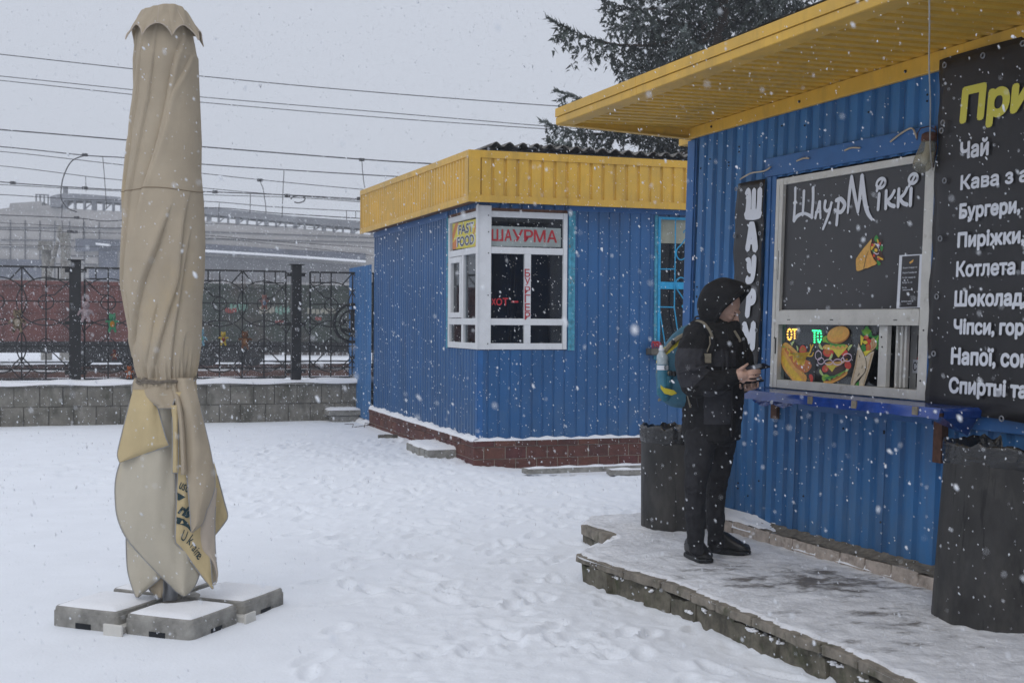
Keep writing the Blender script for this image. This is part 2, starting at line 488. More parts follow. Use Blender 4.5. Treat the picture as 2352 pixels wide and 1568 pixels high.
def text(mb, fr, body, a0, b0, wd, ht, c, bold=.02, shear=0., mi=0, slope=0., slant=0.):
    """A word fitted to wd x ht; BOLD thickens its strokes by stacking shifted copies a hair apart."""
    V, F, asp = glyphs(body, 0, shear)
    if wd is None: wd = ht * asp
    e = bold * ht * 1.1
    w_, h_ = wd - 2 * e, ht - 2 * e
    k = 9 if bold > .004 else 1
    for q in range(k):
        dx, dy = (0, 0) if q == 0 else (e * math.cos(q * math.pi / 4), e * math.sin(q * math.pi / 4))
        mb.add([fr(a0 + e + dx + x * w_ + slant * y * ht, b0 + e + dy + y * h_ + slope * x * wd, c + .00012 * q) for x, y in V], F, mi)

def spline(P, n=8, closed=False):
    """Catmull-Rom through P."""
    P = [np.array(p, float) for p in P]; k = len(P); out_ = []
    for i in range(k if closed else k - 1):
        p0 = P[i - 1] if closed or i > 0 else P[0]
        p1, p2 = P[i], P[(i + 1) % k]
        p3 = P[(i + 2) % k] if closed or i + 2 < k else P[-1]
        for j in range(n):
            t = j / n
            out_.append(.5 * (2 * p1 + (p2 - p0) * t + (2 * p0 - 5 * p1 + 4 * p2 - p3) * t * t + (3 * p1 - p0 - 3 * p2 + p3) * t ** 3))
    if not closed: out_.append(P[-1])
    return out_

def stroke(mb, fr, pts, w_, c, mi=0, sm=6):
    """A brush stroke on a plane: ribbon with round ends; W_ may be a list (swelling stroke)."""
    k = len(pts)
    ws = list(w_) if hasattr(w_, '__len__') else [w_] * k
    P = spline([(p[0], p[1], q) for p, q in zip(pts, ws)], sm) if sm and k > 2 else [np.array((p[0], p[1], q), float) for p, q in zip(pts, ws)]
    L, Rr = [], []
    for i, p in enumerate(P):
        t = P[min(i + 1, len(P) - 1)][:2] - P[max(i - 1, 0)][:2]
        t = t / (np.linalg.norm(t) + 1e-12); nn = np.array([-t[1], t[0]]) * p[2] / 2
        L.append(p[:2] + nn); Rr.append(p[:2] - nn)
    def cap(p, t):
        a = math.atan2(t[1], t[0])
        return [p[:2] + p[2] / 2 * np.array([math.cos(a + x), math.sin(a + x)]) for x in (math.pi / 3, 0, -math.pi / 3)]
    t1 = P[-1][:2] - P[-2][:2]; t0 = P[0][:2] - P[1][:2]
    poly = L + cap(P[-1], t1) + Rr[::-1] + cap(P[0], t0)
    mb.flat(fr, poly, c, mi)

def ell(cx, cy_, rx, ry, rot=0., n=24, a0=0, a1=360):
    o = []
    for i in range(n + (0 if a1 - a0 >= 360 else 1)):
        t = R(a0 + (a1 - a0) * i / n)
        x, y = rx * math.cos(t), ry * math.sin(t)
        o.append((cx + x * math.cos(rot) - y * math.sin(rot), cy_ + x * math.sin(rot) + y * math.cos(rot)))
    return o

# value noise on numpy arrays
def vnoise(x, y, seed=0):
    xi, yi = np.floor(x).astype(np.int64), np.floor(y).astype(np.int64)
    fx, fy = x - xi, y - yi
    fx, fy = fx * fx * (3 - 2 * fx), fy * fy * (3 - 2 * fy)
    def h(a, b):
        n = (a * 374761393 + b * 668265263 + seed * 982451653) & 0x7fffffff
        n = ((n ^ (n >> 13)) * 1274126177) & 0x7fffffff
        return ((n ^ (n >> 16)) & 0xffff) / 65535.
    return (h(xi, yi) * (1 - fx) + h(xi + 1, yi) * fx) * (1 - fy) + (h(xi, yi + 1) * (1 - fx) + h(xi + 1, yi + 1) * fx) * fy

def fbm(x, y, seed=0, oct_=4):
    s, a = 0, .5
    for i in range(oct_):
        s = s + a * (vnoise(x, y, seed + i) - .5); x, y, a = x * 2.03, y * 2.03, a * .5
    return s

def corr(fr, a0, a1, b0, b1, c, period, depth, mb, top=.42, mi=0, thick=True, b1fun=None, b0fun=None):
    """Trapezoid-ribbed sheet between a0..a1, b0..b1 at C (outer face)."""
    A = []
    a = a0; f = (1 - top) / 2 * .45
    prof = [(0, 0), (top, 0), (top + f, -depth), (1 - f, -depth)]
    i = 0
    while a < a1:
        for t, d in prof:
            x = a0 + (i + t) * period
            if x <= a1: A.append((x, d))
        i += 1; a = a0 + i * period
    A.append((a1, A[-1][1]))
    G = []
    for k in (0, 1):
        G.append([fr(x, ((b0fun(x) if b0fun else b0) if k == 0 else (b1fun(x) if b1fun else b1)), c + d) for x, d in A])
    mb.grid(G, mi)

# ---------------------------------------------------------------- ground
def axis(segs):
    o = []
    for a, b, s in segs:
        n = max(1, round((b - a) / s)); o += list(np.linspace(a, b, n, endpoint=False))
    return np.array(o + [segs[-1][1]])
xs = axis([(-250, -80, 60), (-80, -26, 13), (-26, -9, 1.0), (-9, -4.4, .07), (-4.4, 2.2, .022), (2.2, 4.6, .12), (4.6, 26, 1.2), (26, 80, 13), (80, 250, 60)])
ys = np.concatenate([axis([(-250, -40, 60), (-40, 0, 10), (0, 4.6, .4)])[:-1], np.array([4.6 + 0]), [] ])
yy = [4.6]
while yy[-1] < 24: yy.append(yy[-1] + .015 * (yy[-1] / 5) ** 1.4)
ys = np.concatenate([ys[:-1], yy, axis([(25, 40, 3), (40, 110, 10), (110, 250, 35)])])
X, Y = np.meshgrid(xs, ys)
sst = lambda e0, e1, v: np.clip((v - e0) / (e1 - e0), 0, 1) ** 2 * (3 - 2 * np.clip((v - e0) / (e1 - e0), 0, 1))
near = sst(-9, -7, X) * sst(4.6, 3.6, X) * sst(3.5, 4.8, Y) * sst(24, 21.5, Y)
xb = np.interp(Y, [4.5, 5.7, 7, 8.5, 10.3, 12, 13.5, 16, 18, 21], [-.45, -.70, -.98, -1.15, -1.9, -3.6, -6.5, -3.5, -3.3, -3.2])
xe = np.interp(Y, [4.5, 12, 14, 17, 18, 20, 22], [9, 9, 1., -.9, -1.6, -2.3, -2.5])
tr = sst(-.35, .3, X - xb + .5 * fbm(X * 1.7, Y * 1.7, 5)) * sst(.3, -.3, X - xe) * np.interp(Y, [15, 19, 22], [1, .5, .3])
tr = tr * (.45 + .9 * vnoise(X * 1.1, Y * .8, 31))
H = .05 * fbm(X * .45, Y * .35, 1) + .012 * fbm(X * 2.2, Y * 1.6, 2)
H += .62 * tr * (.030 * fbm(X * 5.5, Y * 4.2, 3) + .040 * np.abs(fbm(X * 10, Y * 7.5, 9)) + .030 * fbm(X * 19, Y * 14, 4) + .016 * fbm(X * 37, Y * 30, 14, 2))
rngf = np.random.default_rng(3)
for _ in range(1500):
    fy = rngf.uniform(4.9, 17.5); fx = rngf.uniform(-6, 2.4)
    b_ = np.interp(fy, [4.5, 5.7, 7, 8.5, 10.3, 12, 13.5, 16, 18], [-.45, -.70, -.98, -1.15, -1.9, -3.6, -6.5, -3.5, -3.3])
    if fx < b_ + rngf.normal() * .25: continue
    an = rngf.normal(.2, .7); l_, wd = rngf.uniform(.10, .16), rngf.uniform(.04, .065); dp = rngf.uniform(.006, .024)
    i0, i1 = np.searchsorted(ys, [fy - .4, fy + .4]); j0, j1 = np.searchsorted(xs, [fx - .4, fx + .4])
    dx, dy = X[i0:i1, j0:j1] - fx, Y[i0:i1, j0:j1] - fy
    q = np.sqrt(((dx * math.sin(an) + dy * math.cos(an)) / l_) ** 2 + ((dx * math.cos(an) - dy * math.sin(an)) / wd) ** 2)
    H[i0:i1, j0:j1] += -dp * sst(1.15, .7, q) + dp * .5 * np.exp(-((q - 1.35) / .28) ** 2)
H -= .13 * np.exp(-((X - 1.0) / 1.3) ** 2 - ((Y - 14.45 - .33 * (X - .2)) / .75) ** 2)
# snow banked against the left kiosk's plinth, hollow under its eaves on the near side
d2 = (X + .6) ** 2 + (Y - 14.1) ** 2
H += .03 * np.exp(-d2 / .5)
dk_ = np.full(X.shape, 9.)
for (ax_, ay_), (bx_, by_) in zip([(.44, 8.28), (1.05, 6.75), (1.68, 5.33)], [(1.05, 6.75), (1.68, 5.33), (2.2, 4.1)]):
    vx, vy = bx_ - ax_, by_ - ay_; t_ = np.clip(((X - ax_) * vx + (Y - ay_) * vy) / (vx * vx + vy * vy), 0, 1)
    dk_ = np.minimum(dk_, np.hypot(X - ax_ - t_ * vx, Y - ay_ - t_ * vy))
H -= .04 * np.exp(-(dk_ / .28) ** 2)
Zg = H * near
# beyond the wall the ground drops to the tracks
lineY = 20.9 + (X + 3.2) * .31
Zg -= .42 * sst(3, 12, Y - lineY)
# keep the snow under the pavement
mb = MB(); mb.grid(np.stack([X, Y, Zg], -1))
g = mb.build('snow_ground', m_snow, smooth=True, angle=80, fix=False)
g['kind'] = 'structure'

def gz(x, y):
    i = np.clip(np.searchsorted(ys, y), 1, len(ys) - 1); j = np.clip(np.searchsorted(xs, x), 1, len(xs) - 1)
    return float(Zg[i, j])

# ---------------------------------------------------------------- pavement in front of the near kiosk
ZP = .13
edge_px = [(1326, 1270), (1391, 1296), (1457, 1316), (1535, 1339), (1621, 1374), (1719, 1413), (1825, 1456), (1950, 1503), (2086, 1568)]
edge = [ongr(x, y, ZP)[:2] for x, y in edge_px]
dl = (edge[-1] - edge[-3]); dl /= np.linalg.norm(dl)
edge += [edge[-1] + dl * 1.2, edge[-1] + dl * 2.6]
back = [ongr(1340, 1205, ZP)[:2], ongr(1443, 1250, ZP)[:2]]
RU = np.array([.387, -.922, 0]); RU /= np.linalg.norm(RU)
RN = np.array([RU[1], -RU[0], 0])
RO = np.array([1.369, 9.865, 0])
K = Fr(RO, RU, RN, lean=.042)
farL = back[0] + np.array([.05, .35])
poly = [farL, back[0], back[0] * .3 + back[1] * .7, edge[0]] + edge[1:]
# parameter: walk the outer edge against the line of the wall foot
outer = spline(poly[:1] + poly[1:], 10)
outer = np.array([p[:2] for p in outer])
inner = []
for p in outer:
    a = np.dot(p - RO[:2], RU[:2])
    inner.append(RO[:2] + RU[:2] * a + RN[:2] * .06)
inner = np.array(inner)
n_t = 110
T = np.linspace(0, 1, n_t)
lens = np.concatenate([[0], np.cumsum(np.linalg.norm(np.diff(outer, axis=0), axis=1))])
ss = np.arange(0, lens[-1], .022)
ox = np.stack([np.interp(ss, lens, outer[:, k]) for k in (0, 1)], -1)
ix = np.stack([np.interp(ss, lens, inner[:, k]) for k in (0, 1)], -1)
G = ox[:, None, :] * (1 - T)[None, :, None] + ix[:, None, :] * T[None, :, None]
gx, gy = G[..., 0], G[..., 1]
rag = np.clip((.055 - T[None, :] * np.linalg.norm(ix - ox, axis=1)[:, None] + .05 * fbm(gx * 14, gy * 14, 40)) / .03, 0, 1)
hz = ZP + .022 * np.abs(fbm(gx * 4, gy * 4, 21)) + .020 * fbm(gx * 11, gy * 11, 22) + .010 * fbm(gx * 27, gy * 27, 23) + .012
hz = np.where(rag > .5, ZP - .012, hz)
P3 = np.stack([gx, gy, hz], -1)
m_pave = mat('trodden_snow', (.74, .75, .775), rough=.6, var=.12, scale=4, bump=.8, bscale=45, spec=.35)
def worn(m):
    """Trodden snow: worn to wet grey in ragged patches, most where people stand at the counter."""
    t = m.node_tree; b = t.nodes['Principled BSDF']; src = b.inputs['Base Color'].links[0].from_socket
    tcn = t.nodes.new('ShaderNodeTexCoord')
    ge = t.nodes.new('ShaderNodeNewGeometry')
    tot = None
    for (cx, cy_, rx, ry, s) in ((1.80, 7.35, .85, .55, .30), (1.95, 6.5, .7, .5, .2), (1.35, 7.85, .8, .5, .15), (1.75, 5.9, 1.0, .6, .10)):
        sb = t.nodes.new('ShaderNodeVectorMath'); sb.operation = 'SUBTRACT'; sb.inputs[1].default_value = (cx, cy_, ZP)
        t.links.new(ge.outputs['Position'], sb.inputs[0])
        dv = t.nodes.new('ShaderNodeVectorMath'); dv.operation = 'DIVIDE'; dv.inputs[1].default_value = (rx, ry, 10)
        t.links.new(sb.outputs[0], dv.inputs[0])
        ln = t.nodes.new('ShaderNodeVectorMath'); ln.operation = 'LENGTH'; t.links.new(dv.outputs[0], ln.inputs[0])
        mr_ = t.nodes.new('ShaderNodeMapRange'); mr_.inputs['From Min'].default_value = 0; mr_.inputs['From Max'].default_value = 1
        mr_.inputs['To Min'].default_value = s; mr_.inputs['To Max'].default_value = 0
        t.links.new(ln.outputs['Value'], mr_.inputs['Value'])
        if tot is None: tot = mr_.outputs[0]
        else:
            ad = t.nodes.new('ShaderNodeMath'); ad.operation = 'MAXIMUM'; t.links.new(tot, ad.inputs[0]); t.links.new(mr_.outputs[0], ad.inputs[1]); tot = ad.outputs[0]
    nz = t.nodes.new('ShaderNodeTexNoise'); nz.inputs['Scale'].default_value = 5.5; nz.inputs['Detail'].default_value = 9; nz.inputs['Roughness'].default_value = .68
    mp = t.nodes.new('ShaderNodeMapping'); mp.inputs['Scale'].default_value = (1, 1.6, 1)
    t.links.new(ge.outputs['Position'], mp.inputs[0]); t.links.new(mp.outputs[0], nz.inputs['Vector'])
    ad = t.nodes.new('ShaderNodeMath'); ad.operation = 'ADD'; t.links.new(nz.outputs['Fac'], ad.inputs[0]); t.links.new(tot, ad.inputs[1])
    for lo, hi, col, am in ((.55, .72, (.40, .40, .41), .75), (.66, .78, (.105, .09, .075), .85)):
        q = t.nodes.new('ShaderNodeMapRange'); q.inputs['From Min'].default_value = lo; q.inputs['From Max'].default_value = hi; q.inputs['To Max'].default_value = am
        t.links.new(ad.outputs[0], q.inputs['Value'])
        mx = t.nodes.new('ShaderNodeMix'); mx.data_type = 'RGBA'; mx.inputs[7].default_value = (*col, 1)
        t.links.new(q.outputs[0], mx.inputs[0]); t.links.new(src, mx.inputs[6]); src = mx.outputs[2]
    t.links.new(src, b.inputs['Base Color'])
worn(m_pave)
mb = MB(); mb.grid(P3)
o = mb.build('pavement', m_pave, smooth=True, angle=70, fix=False); o['kind'] = 'structure'
# kerb slabs along the edge, broken mossy stones below
mb = MB(); ms_ = MB(); sn = MB()
kl = [np.array(edge[0])] + [np.array(p) for p in edge[1:]]
L_ = np.concatenate([[0], np.cumsum([np.linalg.norm(kl[i + 1] - kl[i]) for i in range(len(kl) - 1)])])
ed = lambda s: np.array([np.interp(s, L_, [p[k] for p in kl]) for k in (0, 1)])
s = 0.
rk_ = random.Random(4)
def jbox(mb, p, q, w0, w1, z0, z1, mi=0, j=.006, up_=None):
    d = np.append(q - p, 0); l = np.linalg.norm(d); d /= l; nrm = np.array([-d[1], d[0], 0])
    fr = Fr(np.append(p, 0), d, nrm)
    n = 5
    rs = []
    for i in range(n + 1):
        a = l * i / n
        rs.append([fr(a, z + rk_.uniform(-j, j), w + rk_.uniform(-j, j)) for w, z in ((w0, z0), (w0, z1), (w1, z1), (w1, z0))])
    mb.rings(rs, mi)
while s < L_[-1] - .1:
    ln = rk_.uniform(.27, .37); p, q = ed(s), ed(min(s + ln - .012, L_[-1]))
    jbox(mb, p, q, -.005 + rk_.uniform(-.008, .008), .2, ZP - .050, ZP, 1 if rk_.random() < .2 else 0, .004)
    s += ln
s = .06
while s < L_[-1] - .1:
    ln = rk_.uniform(.2, .42); p, q = ed(s), ed(min(s + ln - .006, L_[-1]))
    off = rk_.uniform(.0, .03)
    jbox(ms_, p, q, off, .25, -.10, ZP - .053 + rk_.uniform(-.016, 0), 0, .014)
    d = (q - p) / np.linalg.norm(q - p); nn = np.array([-d[1], d[0]])
    for _ in range(rk_.randint(1, 5)):
        t = rk_.random(); c = p + (q - p) * t
        zz = rk_.choice([rk_.uniform(.015, .06), ZP - .072, ZP - .03])
        for _k in range(rk_.randint(3, 8)):
            rr = rk_.uniform(.004, .012); sh_ = rk_.gauss(0, .022)
            sn.ball((c[0] + d[0] * sh_ + nn[0] * (off - .004), c[1] + d[1] * sh_ + nn[1] * (off - .004), zz + rk_.gauss(0, .006)), (rr * rk_.uniform(.8, 1.7), rr, rr * rk_.uniform(.5, .9)), 7)
    s += ln
# short return kerb behind the notch at the far corner
jbox(mb, back[0], back[0] * .45 + back[1] * .55, -.02, .12, ZP - .07, ZP + .004, 0, .004)
jbox(ms_, back[0], back[0] * .4 + back[1] * .6, .0, .12, -.08, ZP - .075, 0, .008)
kerb = mb.build('kerb', [m_kerb, m_kerbp], bevel=.006); kerb['kind'] = 'structure'
o = ms_.build('kerb_stones', m_moss, smooth=True, parent=kerb)
o = sn.build('kerb_snow', m_snowcap, smooth=True, parent=kerb)
# snow wedge filling the notch
mb = MB()
w0, w1 = back[0], edge[0]
nG = []
for i in range(14):
    row = []
    for j in range(14):
        t, s_ = i / 13, j / 13
        p = w0 * (1 - t) + w1 * t + np.array([-.03 + .46 * s_, .0 - .10 * s_])
        row.append((p[0], p[1], -.09 + (ZP + .095) * sst(-.2, .7, np.array(s_)) * (1 - .9 * float(sst(.72, 1., np.array(t))) * (s_ < .6)) + .012 * math.sin(i * 2.1 + j * 1.7)))
    nG.append(row)
mb.grid(nG); o = mb.build('snow_drift', m_snowcap, smooth=True, angle=80, fix=False); o['kind'] = 'stuff'

# ================================================================ near kiosk
kiosk = thing('kiosk', 'near blue corrugated shawarma kiosk with deep yellow roof overhang and serving window', 'kiosk', K(1.5, .13, 0), 'blue and yellow food kiosks')
def sbox(mb, fr, a0, a1, z0, z1, c0, c1, mi=0):
    """Box whose bottom and top follow z0(a), z1(a)."""
    P = [fr(a, z(a), c) for c in (c0, c1) for z in (z0, z1) for a in (a0, a1)]
    mb.add(P, [(0, 1, 3, 2), (4, 6, 7, 5), (0, 4, 5, 1), (2, 3, 7, 6), (0, 2, 6, 4), (1, 5, 7, 3)], mi)
rw = random.Random(11)
rag_ = {}
def ragf(x):
    k = round(x, 3)
    if k not in rag_: rag_[k] = .246 + rw.uniform(-.012, .012)
    return rag_[k]
zb = lambda a: 3.066 + .012 * a
mb = MB()
corr(K, -.03, 1.14, .22, 3.1, 0, .132, .024, mb, .50, b0fun=ragf, b1fun=lambda a: zb(a) + .02)
corr(K, 1.14, 2.77, .22, 1.2, 0, .132, .024, mb, .50, b0fun=ragf)
corr(K, 1.14, 2.77, 2.66, 3.1, 0, .132, .024, mb, .50, b1fun=lambda a: zb(a) + .02)
corr(K, 2.77, 7.2, .22, 3.1, 0, .132, .024, mb, .50, b0fun=ragf, b1fun=lambda a: zb(a) + .02)
mb.build('front_wall', m_blue2, kiosk, fix=False)
mb = MB()
mb.box(K, -.028, .0, .2, 3.06, -2.6, -.03)
mb.box(K, 7.2, 7.23, .2, 3.15, -2.6, -.03)
mb.box(K, 0, 7.2, .2, 3.15, -2.63, -2.6)
mb.build('back_wall', m_blue, kiosk)
boxes('corner_trim', m_trim, kiosk, K, [(-.05, .055, .22, 3.06, .004, .016), (.062, .072, .22, 3.06, -.0, .008)])
# interior so the windows look into a room
mb = MB()
mb.box(K, .05, 7.1, .25, .27, -2.5, -.05); mb.box(K, .05, 7.1, .3, 3.0, -1.45, -1.42)
mb.box(K, .05, .07, .3, 3.0, -1.4, -.05); mb.box(K, 3.4, 3.42, .3, 3.0, -1.4, -.05); mb.box(K, .05, 7.1, 2.95, 2.97, -1.4, -.05)
mb.build('interior', m_grint, kiosk)
# roof overhang
zs = lambda a, c: 3.15 + .022 * a - .022 * c
zf = lambda a: 3.112 + .014 * a
mb = MB()
A = []; a = .02
while a < 7.1:
    A += [(a, 0), (a + .055, 0), (a + .066, .02), (a + .10, .02)]; a += .112
mb.grid([[K(x, zs(x, c) + d, c) for x, d in A] for c in (1.13, .55, 0)])
rf = mb.build('soffit', m_yellow, kiosk, fix=False)
mb = MB()
cuts = [-.03, 1.22, 4.0, 7.3]
for i in range(3):
    a0, a1 = cuts[i], cuts[i + 1] - .006
    j = .002 * i
    sbox(mb, K, a0, a1, lambda a: zf(a) + .052, lambda a: zf(a) + .114, 1.150, 1.166 + j)
    sbox(mb, K, a0, a1, lambda a: zf(a), lambda a: zf(a) + .048, 1.140, 1.158 + j)
    sbox(mb, K, a0, a1, lambda a: zf(a) - .004, lambda a: zf(a) - .001, 1.03, 1.157 + j)
    sbox(mb, K, a0 + .001, a1, lambda a: zf(a) + .01, lambda a: zf(a) + .10, 1.12, 1.135)
mb.build('fascia', m_yellow, kiosk, bevel=.003)
mb = MB()
n_ = 12
ends = lambda c: (zf(0) + .0 - .038 * (1.12 - c) / 1.12, zf(0) + .085 - .02 * (1.12 - c) / 1.12)
for (x0, x1, dz0, dz1) in ((.0, .02, .0, .0), (-.045, -.028, .045, .03), (-.045, .02, -.006, -.082)):
    P = []
    for c in (1.14, .0):
        z0, z1 = ends(c)
        P += [K(x, z, c) for x, z in ((x0, z0 + dz0), (x1, z0 + dz0), (x1, z1 + dz1), (x0, z1 + dz1))]
    mb.add(P, [(0, 1, 2, 3), (7, 6, 5, 4), (0, 4, 5, 1), (1, 5, 6, 2), (2, 6, 7, 3), (3, 7, 4, 0)])
mb.box(K, -.25, -.05, 3.05, 3.115, -2.4, -.02)
mb.build('end_trim', m_yellow, kiosk)
mb = MB()
sbox(mb, K, -.035, 7.1, zb, lambda a: zs(a, 0) - .002, .018, .05)
mb.build('wall_beam', m_yellow, kiosk, bevel=.004)
mb = MB()
P = [K(a, 3.24 + .02 * a - .02 * (c < 0), c) for c in (1.12, -2.7) for a in (-.04, 7.2)]
mb.add(P, [(0, 1, 3, 2)])
P = [K(a, 3.232 + .02 * a - .02 * (c < 0), c) for c in (1.12, -2.7) for a in (-.04, 7.2)]
mb.add(P, [(0, 1, 3, 2)])
roof = mb.build('roof', m_asb, kiosk, fix=False)
boxes('sheet_seam', m_blue, kiosk, K, [(a, a + .005, z0, z1, .001, .004) for a, z0, z1 in ((.36, .25, 3.06), (1.53, 2.81, 3.06), (1.47, .25, 1.06), (2.39, .25, 1.06), (2.44, 2.81, 3.08), (2.98, .25, 1.06))], 0)
# screws on beam and wall
mb = MB()
for a in (.35, 1.45, 2.5):
    mb.ball(K(a, zb(a) + .045, .053), .010, 8)
for _ in range(46):
    a = -.03 + .132 * rw.randint(0, 21) + .03; z = rw.choice((.42, .5, 1.02, 2.85, 2.95, 1.9, 2.3)) + rw.uniform(-.06, .06)
    if 1.1 < a < 2.8 and 1.15 < z < 2.85: continue
    mb.ball(K(a, z, .003), .007, 6)
mb.build('screws', m_black, kiosk)
# window surround
boxes('window_trim', m_trim, kiosk, K, [(1.055, 1.098, 1.2, 2.67, .002, .016), (1.104, 1.155, 1.2, 2.67, .002, .010), (2.742, 2.80, 1.2, 2.67, .002, .014), (1.02, 2.80, 2.672, 2.80, .002, .018)])
# serving window: frame (part) > panes, prints (sub-parts)
WF = MB()
fz = (1.205, 2.645)
WF.box(K, 1.160, 1.240, *fz, -.05, .012); WF.box(K, 2.660, 2.738, *fz, -.05, .012)
WF.box(K, 1.242, 2.658, 2.600, 2.645, -.05, .010); WF.box(K, 1.242, 2.658, 1.205, 1.262, -.05, .010)
WF.box(K, 1.242, 2.658, 1.642, 1.735, -.05, .016)
WF.box(K, 1.185, 1.20, 1.205, 2.60, .012, .016); WF.box(K, 1.262, 2.65, 1.735, 1.741, -.03, .014)
WF.box(K, 2.275, 2.352, 1.264, 1.640, -.045, -.012)
for a in (2.385, 2.415, 2.452): WF.box(K, a, a + .018, 1.264, 1.640, -.085, -.05 - .01 * (a > 2.4))
win = WF.build('serving_window', m_dirtyw, kiosk, bevel=.004)
mb = MB(); mb.box(K, 1.242, 2.658, 1.742, 2.598, -.02, -.012); mb.build('film_pane', m_film, win)
mb = MB(); mb.box(K, 1.242, 2.272, 1.264, 1.640, -.028, -.022); mb.build('pane', m_glass, win)
mb = MB()
for x in (1.35, 1.82, 2.44):
    for k in range(3): mb.box(K, x + k * .012, x + k * .012 + .007, 1.672, 1.678, .016, .018)
for x, z in ((2.70, 1.615), (2.69, 1.32), (1.20, 1.55), (2.30, 1.57), (2.31, 1.51)): mb.ball(K(x, z, .012 if x > 2.5 or x < 1.3 else -.012), .006, 6)
mb.box(K, 1.212, 1.222, 1.44, 1.55, .012, .016); mb.box(K, 1.213, 1.217, 1.95, 2.15, .012, .014)
mb.build('fittings', m_black, win)
# lettering on the black film
zw = lambda zx, zy: K.px(1665.2 + zx * .2197, 287.1 + zy * .2197, -.010)
mb = MB()
lay = [0]
def st(pts, w_=.022, sm=6):
    lay[0] += 1
    stroke(mb, K, [zw(*p) for p in pts], w_, -.0105 + .0003 * lay[0], 0, sm)
st([(735, 660), (733, 780), (720, 995)], [.026, .024, .03]); st([(722, 1000), (760, 950), (830, 925), (912, 962)], [.03, .028, .02, .028]); st([(826, 695), (822, 800), (812, 940)], [.03, .026, .024]); st([(922, 660), (922, 780), (908, 962)], [.03, .028, .03])
st([(990, 808), (970, 880), (946, 970)], [.03, .022, .026]); st([(992, 808), (996, 890), (1000, 970)], [.03, .022, .022]); st([(950, 912), (1003, 905)], .016)
st([(1052, 800), (1044, 870), (1070, 900), (1100, 870)], [.03, .024, .022, .02]); st([(1116, 815), (1085, 940), (1028, 1085)], [.024, .026, .022])
st([(1192, 800), (1182, 900), (1170, 1040)], [.026, .026, .028]); st([(1165, 790), (1215, 775), (1256, 835), (1215, 910), (1150, 888)], [.026, .03, .034, .028, .022])
st([(1288, 915), (1305, 720), (1328, 545)], [.02, .03, .03], 6); st([(1328, 545), (1358, 720), (1395, 910)], [.03, .032, .024]); st([(1395, 905), (1418, 730), (1438, 535)], [.024, .032, .034]); st([(1438, 535), (1465, 780), (1495, 910), (1542, 988)], [.034, .04, .034, .02])
st([(1618, 722), (1606, 882)], .026, 0); st([(1692, 692), (1686, 872)], .026, 0); st([(1778, 690), (1745, 750), (1700, 795)], .024); st([(1702, 795), (1735, 835), (1778, 850)], .026)
st([(1826, 672), (1816, 852)], .026, 0); st([(1912, 660), (1878, 725), (1832, 768)], .024); st([(1834, 768), (1868, 815), (1912, 833)], .026); st([(1955, 668), (1946, 838)], .028, 0)
for cx, cy_ in ((1640, 610), (1978, 562)):
    st([(cx + 44 * math.cos(t) + 12 * math.sin(t), cy_ - 50 * math.sin(t)) for t in np.linspace(0, 2 * math.pi, 13)], .02, 4)
    st([(cx + 22, cy_ - 40), (cx - 18, cy_ + 40)], .018, 0); st([(cx - 30, cy_ + 40), (cx - 42, cy_ + 78)], .022, 0)
mb.build('lettering', m_letter, win, fix=False)

def colmats(**kw): return [mat(k, tuple(min(.8, c * 1.2) for c in v), rough=.4, var=.12, scale=40) for k, v in kw.items()]
FM = colmats(print_black=(.012, .012, .013), print_bun=(.62, .31, .06), print_bundark=(.36, .13, .02), print_sausage=(.48, .14, .03), print_mustard=(.68, .42, .03),
             print_tomato=(.55, .05, .03), print_lettuce=(.20, .40, .03), print_leaf=(.03, .22, .04), print_cheese=(.62, .52, .05), print_patty=(.055, .02, .013), print_onion=(.62, .5, .58),
             print_cucumber=(.42, .52, .2), print_tortilla=(.55, .46, .33), print_tan=(.42, .30, .17), print_line=(.06, .04, .02), print_orange=(.60, .33, .07), print_wrapshade=(.36, .18, .03))
(BLK, BUN, BUD, SAU, MUS, TOM, LET, LEAF, CHE, PAT, ONI, CUC, TOR, TAN, LIN, ORA, WSH) = range(17)
class Print:
    """A flat cut-out print: coloured areas stacked on each other, a fraction of a millimetre apiece."""
    def __init__(s, f, c): s.f, s.c, s.mb, s.k = f, c, MB(), 0
    def nxt(s): s.k += 1; return s.c + .00025 * s.k
    def poly(s, pts, mi, sm=5):
        P = [s.f(*p) for p in pts]
        if sm: P = [tuple(p) for p in spline(P, sm, True)]
        s.mb.flat(K, P, s.nxt(), mi)
    def ell(s, cx, cy_, rx, ry, mi, rot=0, a0=0, a1=360): s.poly(ell(cx, cy_, rx, ry, rot, 26, a0, a1), mi, 0)
    def line(s, pts, w_, mi): stroke(s.mb, K, [s.f(*p) for p in pts], w_, s.nxt(), mi, 5)
# rolled shawarma printed on the film (the cartoon figure beside it is left out)
p = Print(zw, -.0105)
p.poly([(1512, 1300), (1548, 1185), (1582, 1148), (1602, 1185), (1645, 1210), (1640, 1260), (1662, 1300), (1640, 1340), (1664, 1400), (1630, 1420), (1640, 1462), (1600, 1450), (1560, 1400)], PAT)
for q in ([(1560, 1190), (1584, 1150), (1604, 1190), (1580, 1225)], [(1630, 1260), (1655, 1275), (1640, 1320), (1625, 1300)], [(1590, 1410), (1630, 1450), (1600, 1466)], [(1540, 1310), (1570, 1310), (1560, 1345)]): p.poly(q, LEAF)
for q in ([(1525, 1280), (1560, 1240), (1572, 1255), (1530, 1310)], [(1570, 1290), (1595, 1300), (1590, 1325), (1565, 1320)], [(1600, 1372), (1650, 1395), (1650, 1412), (1600, 1392)], [(1590, 1190), (1610, 1215), (1600, 1240)]): p.poly(q, MUS)
for x, y in ((1560, 1365), (1620, 1240), (1610, 1400), (1545, 1255)): p.ell(x, y, 12, 16, TOM)
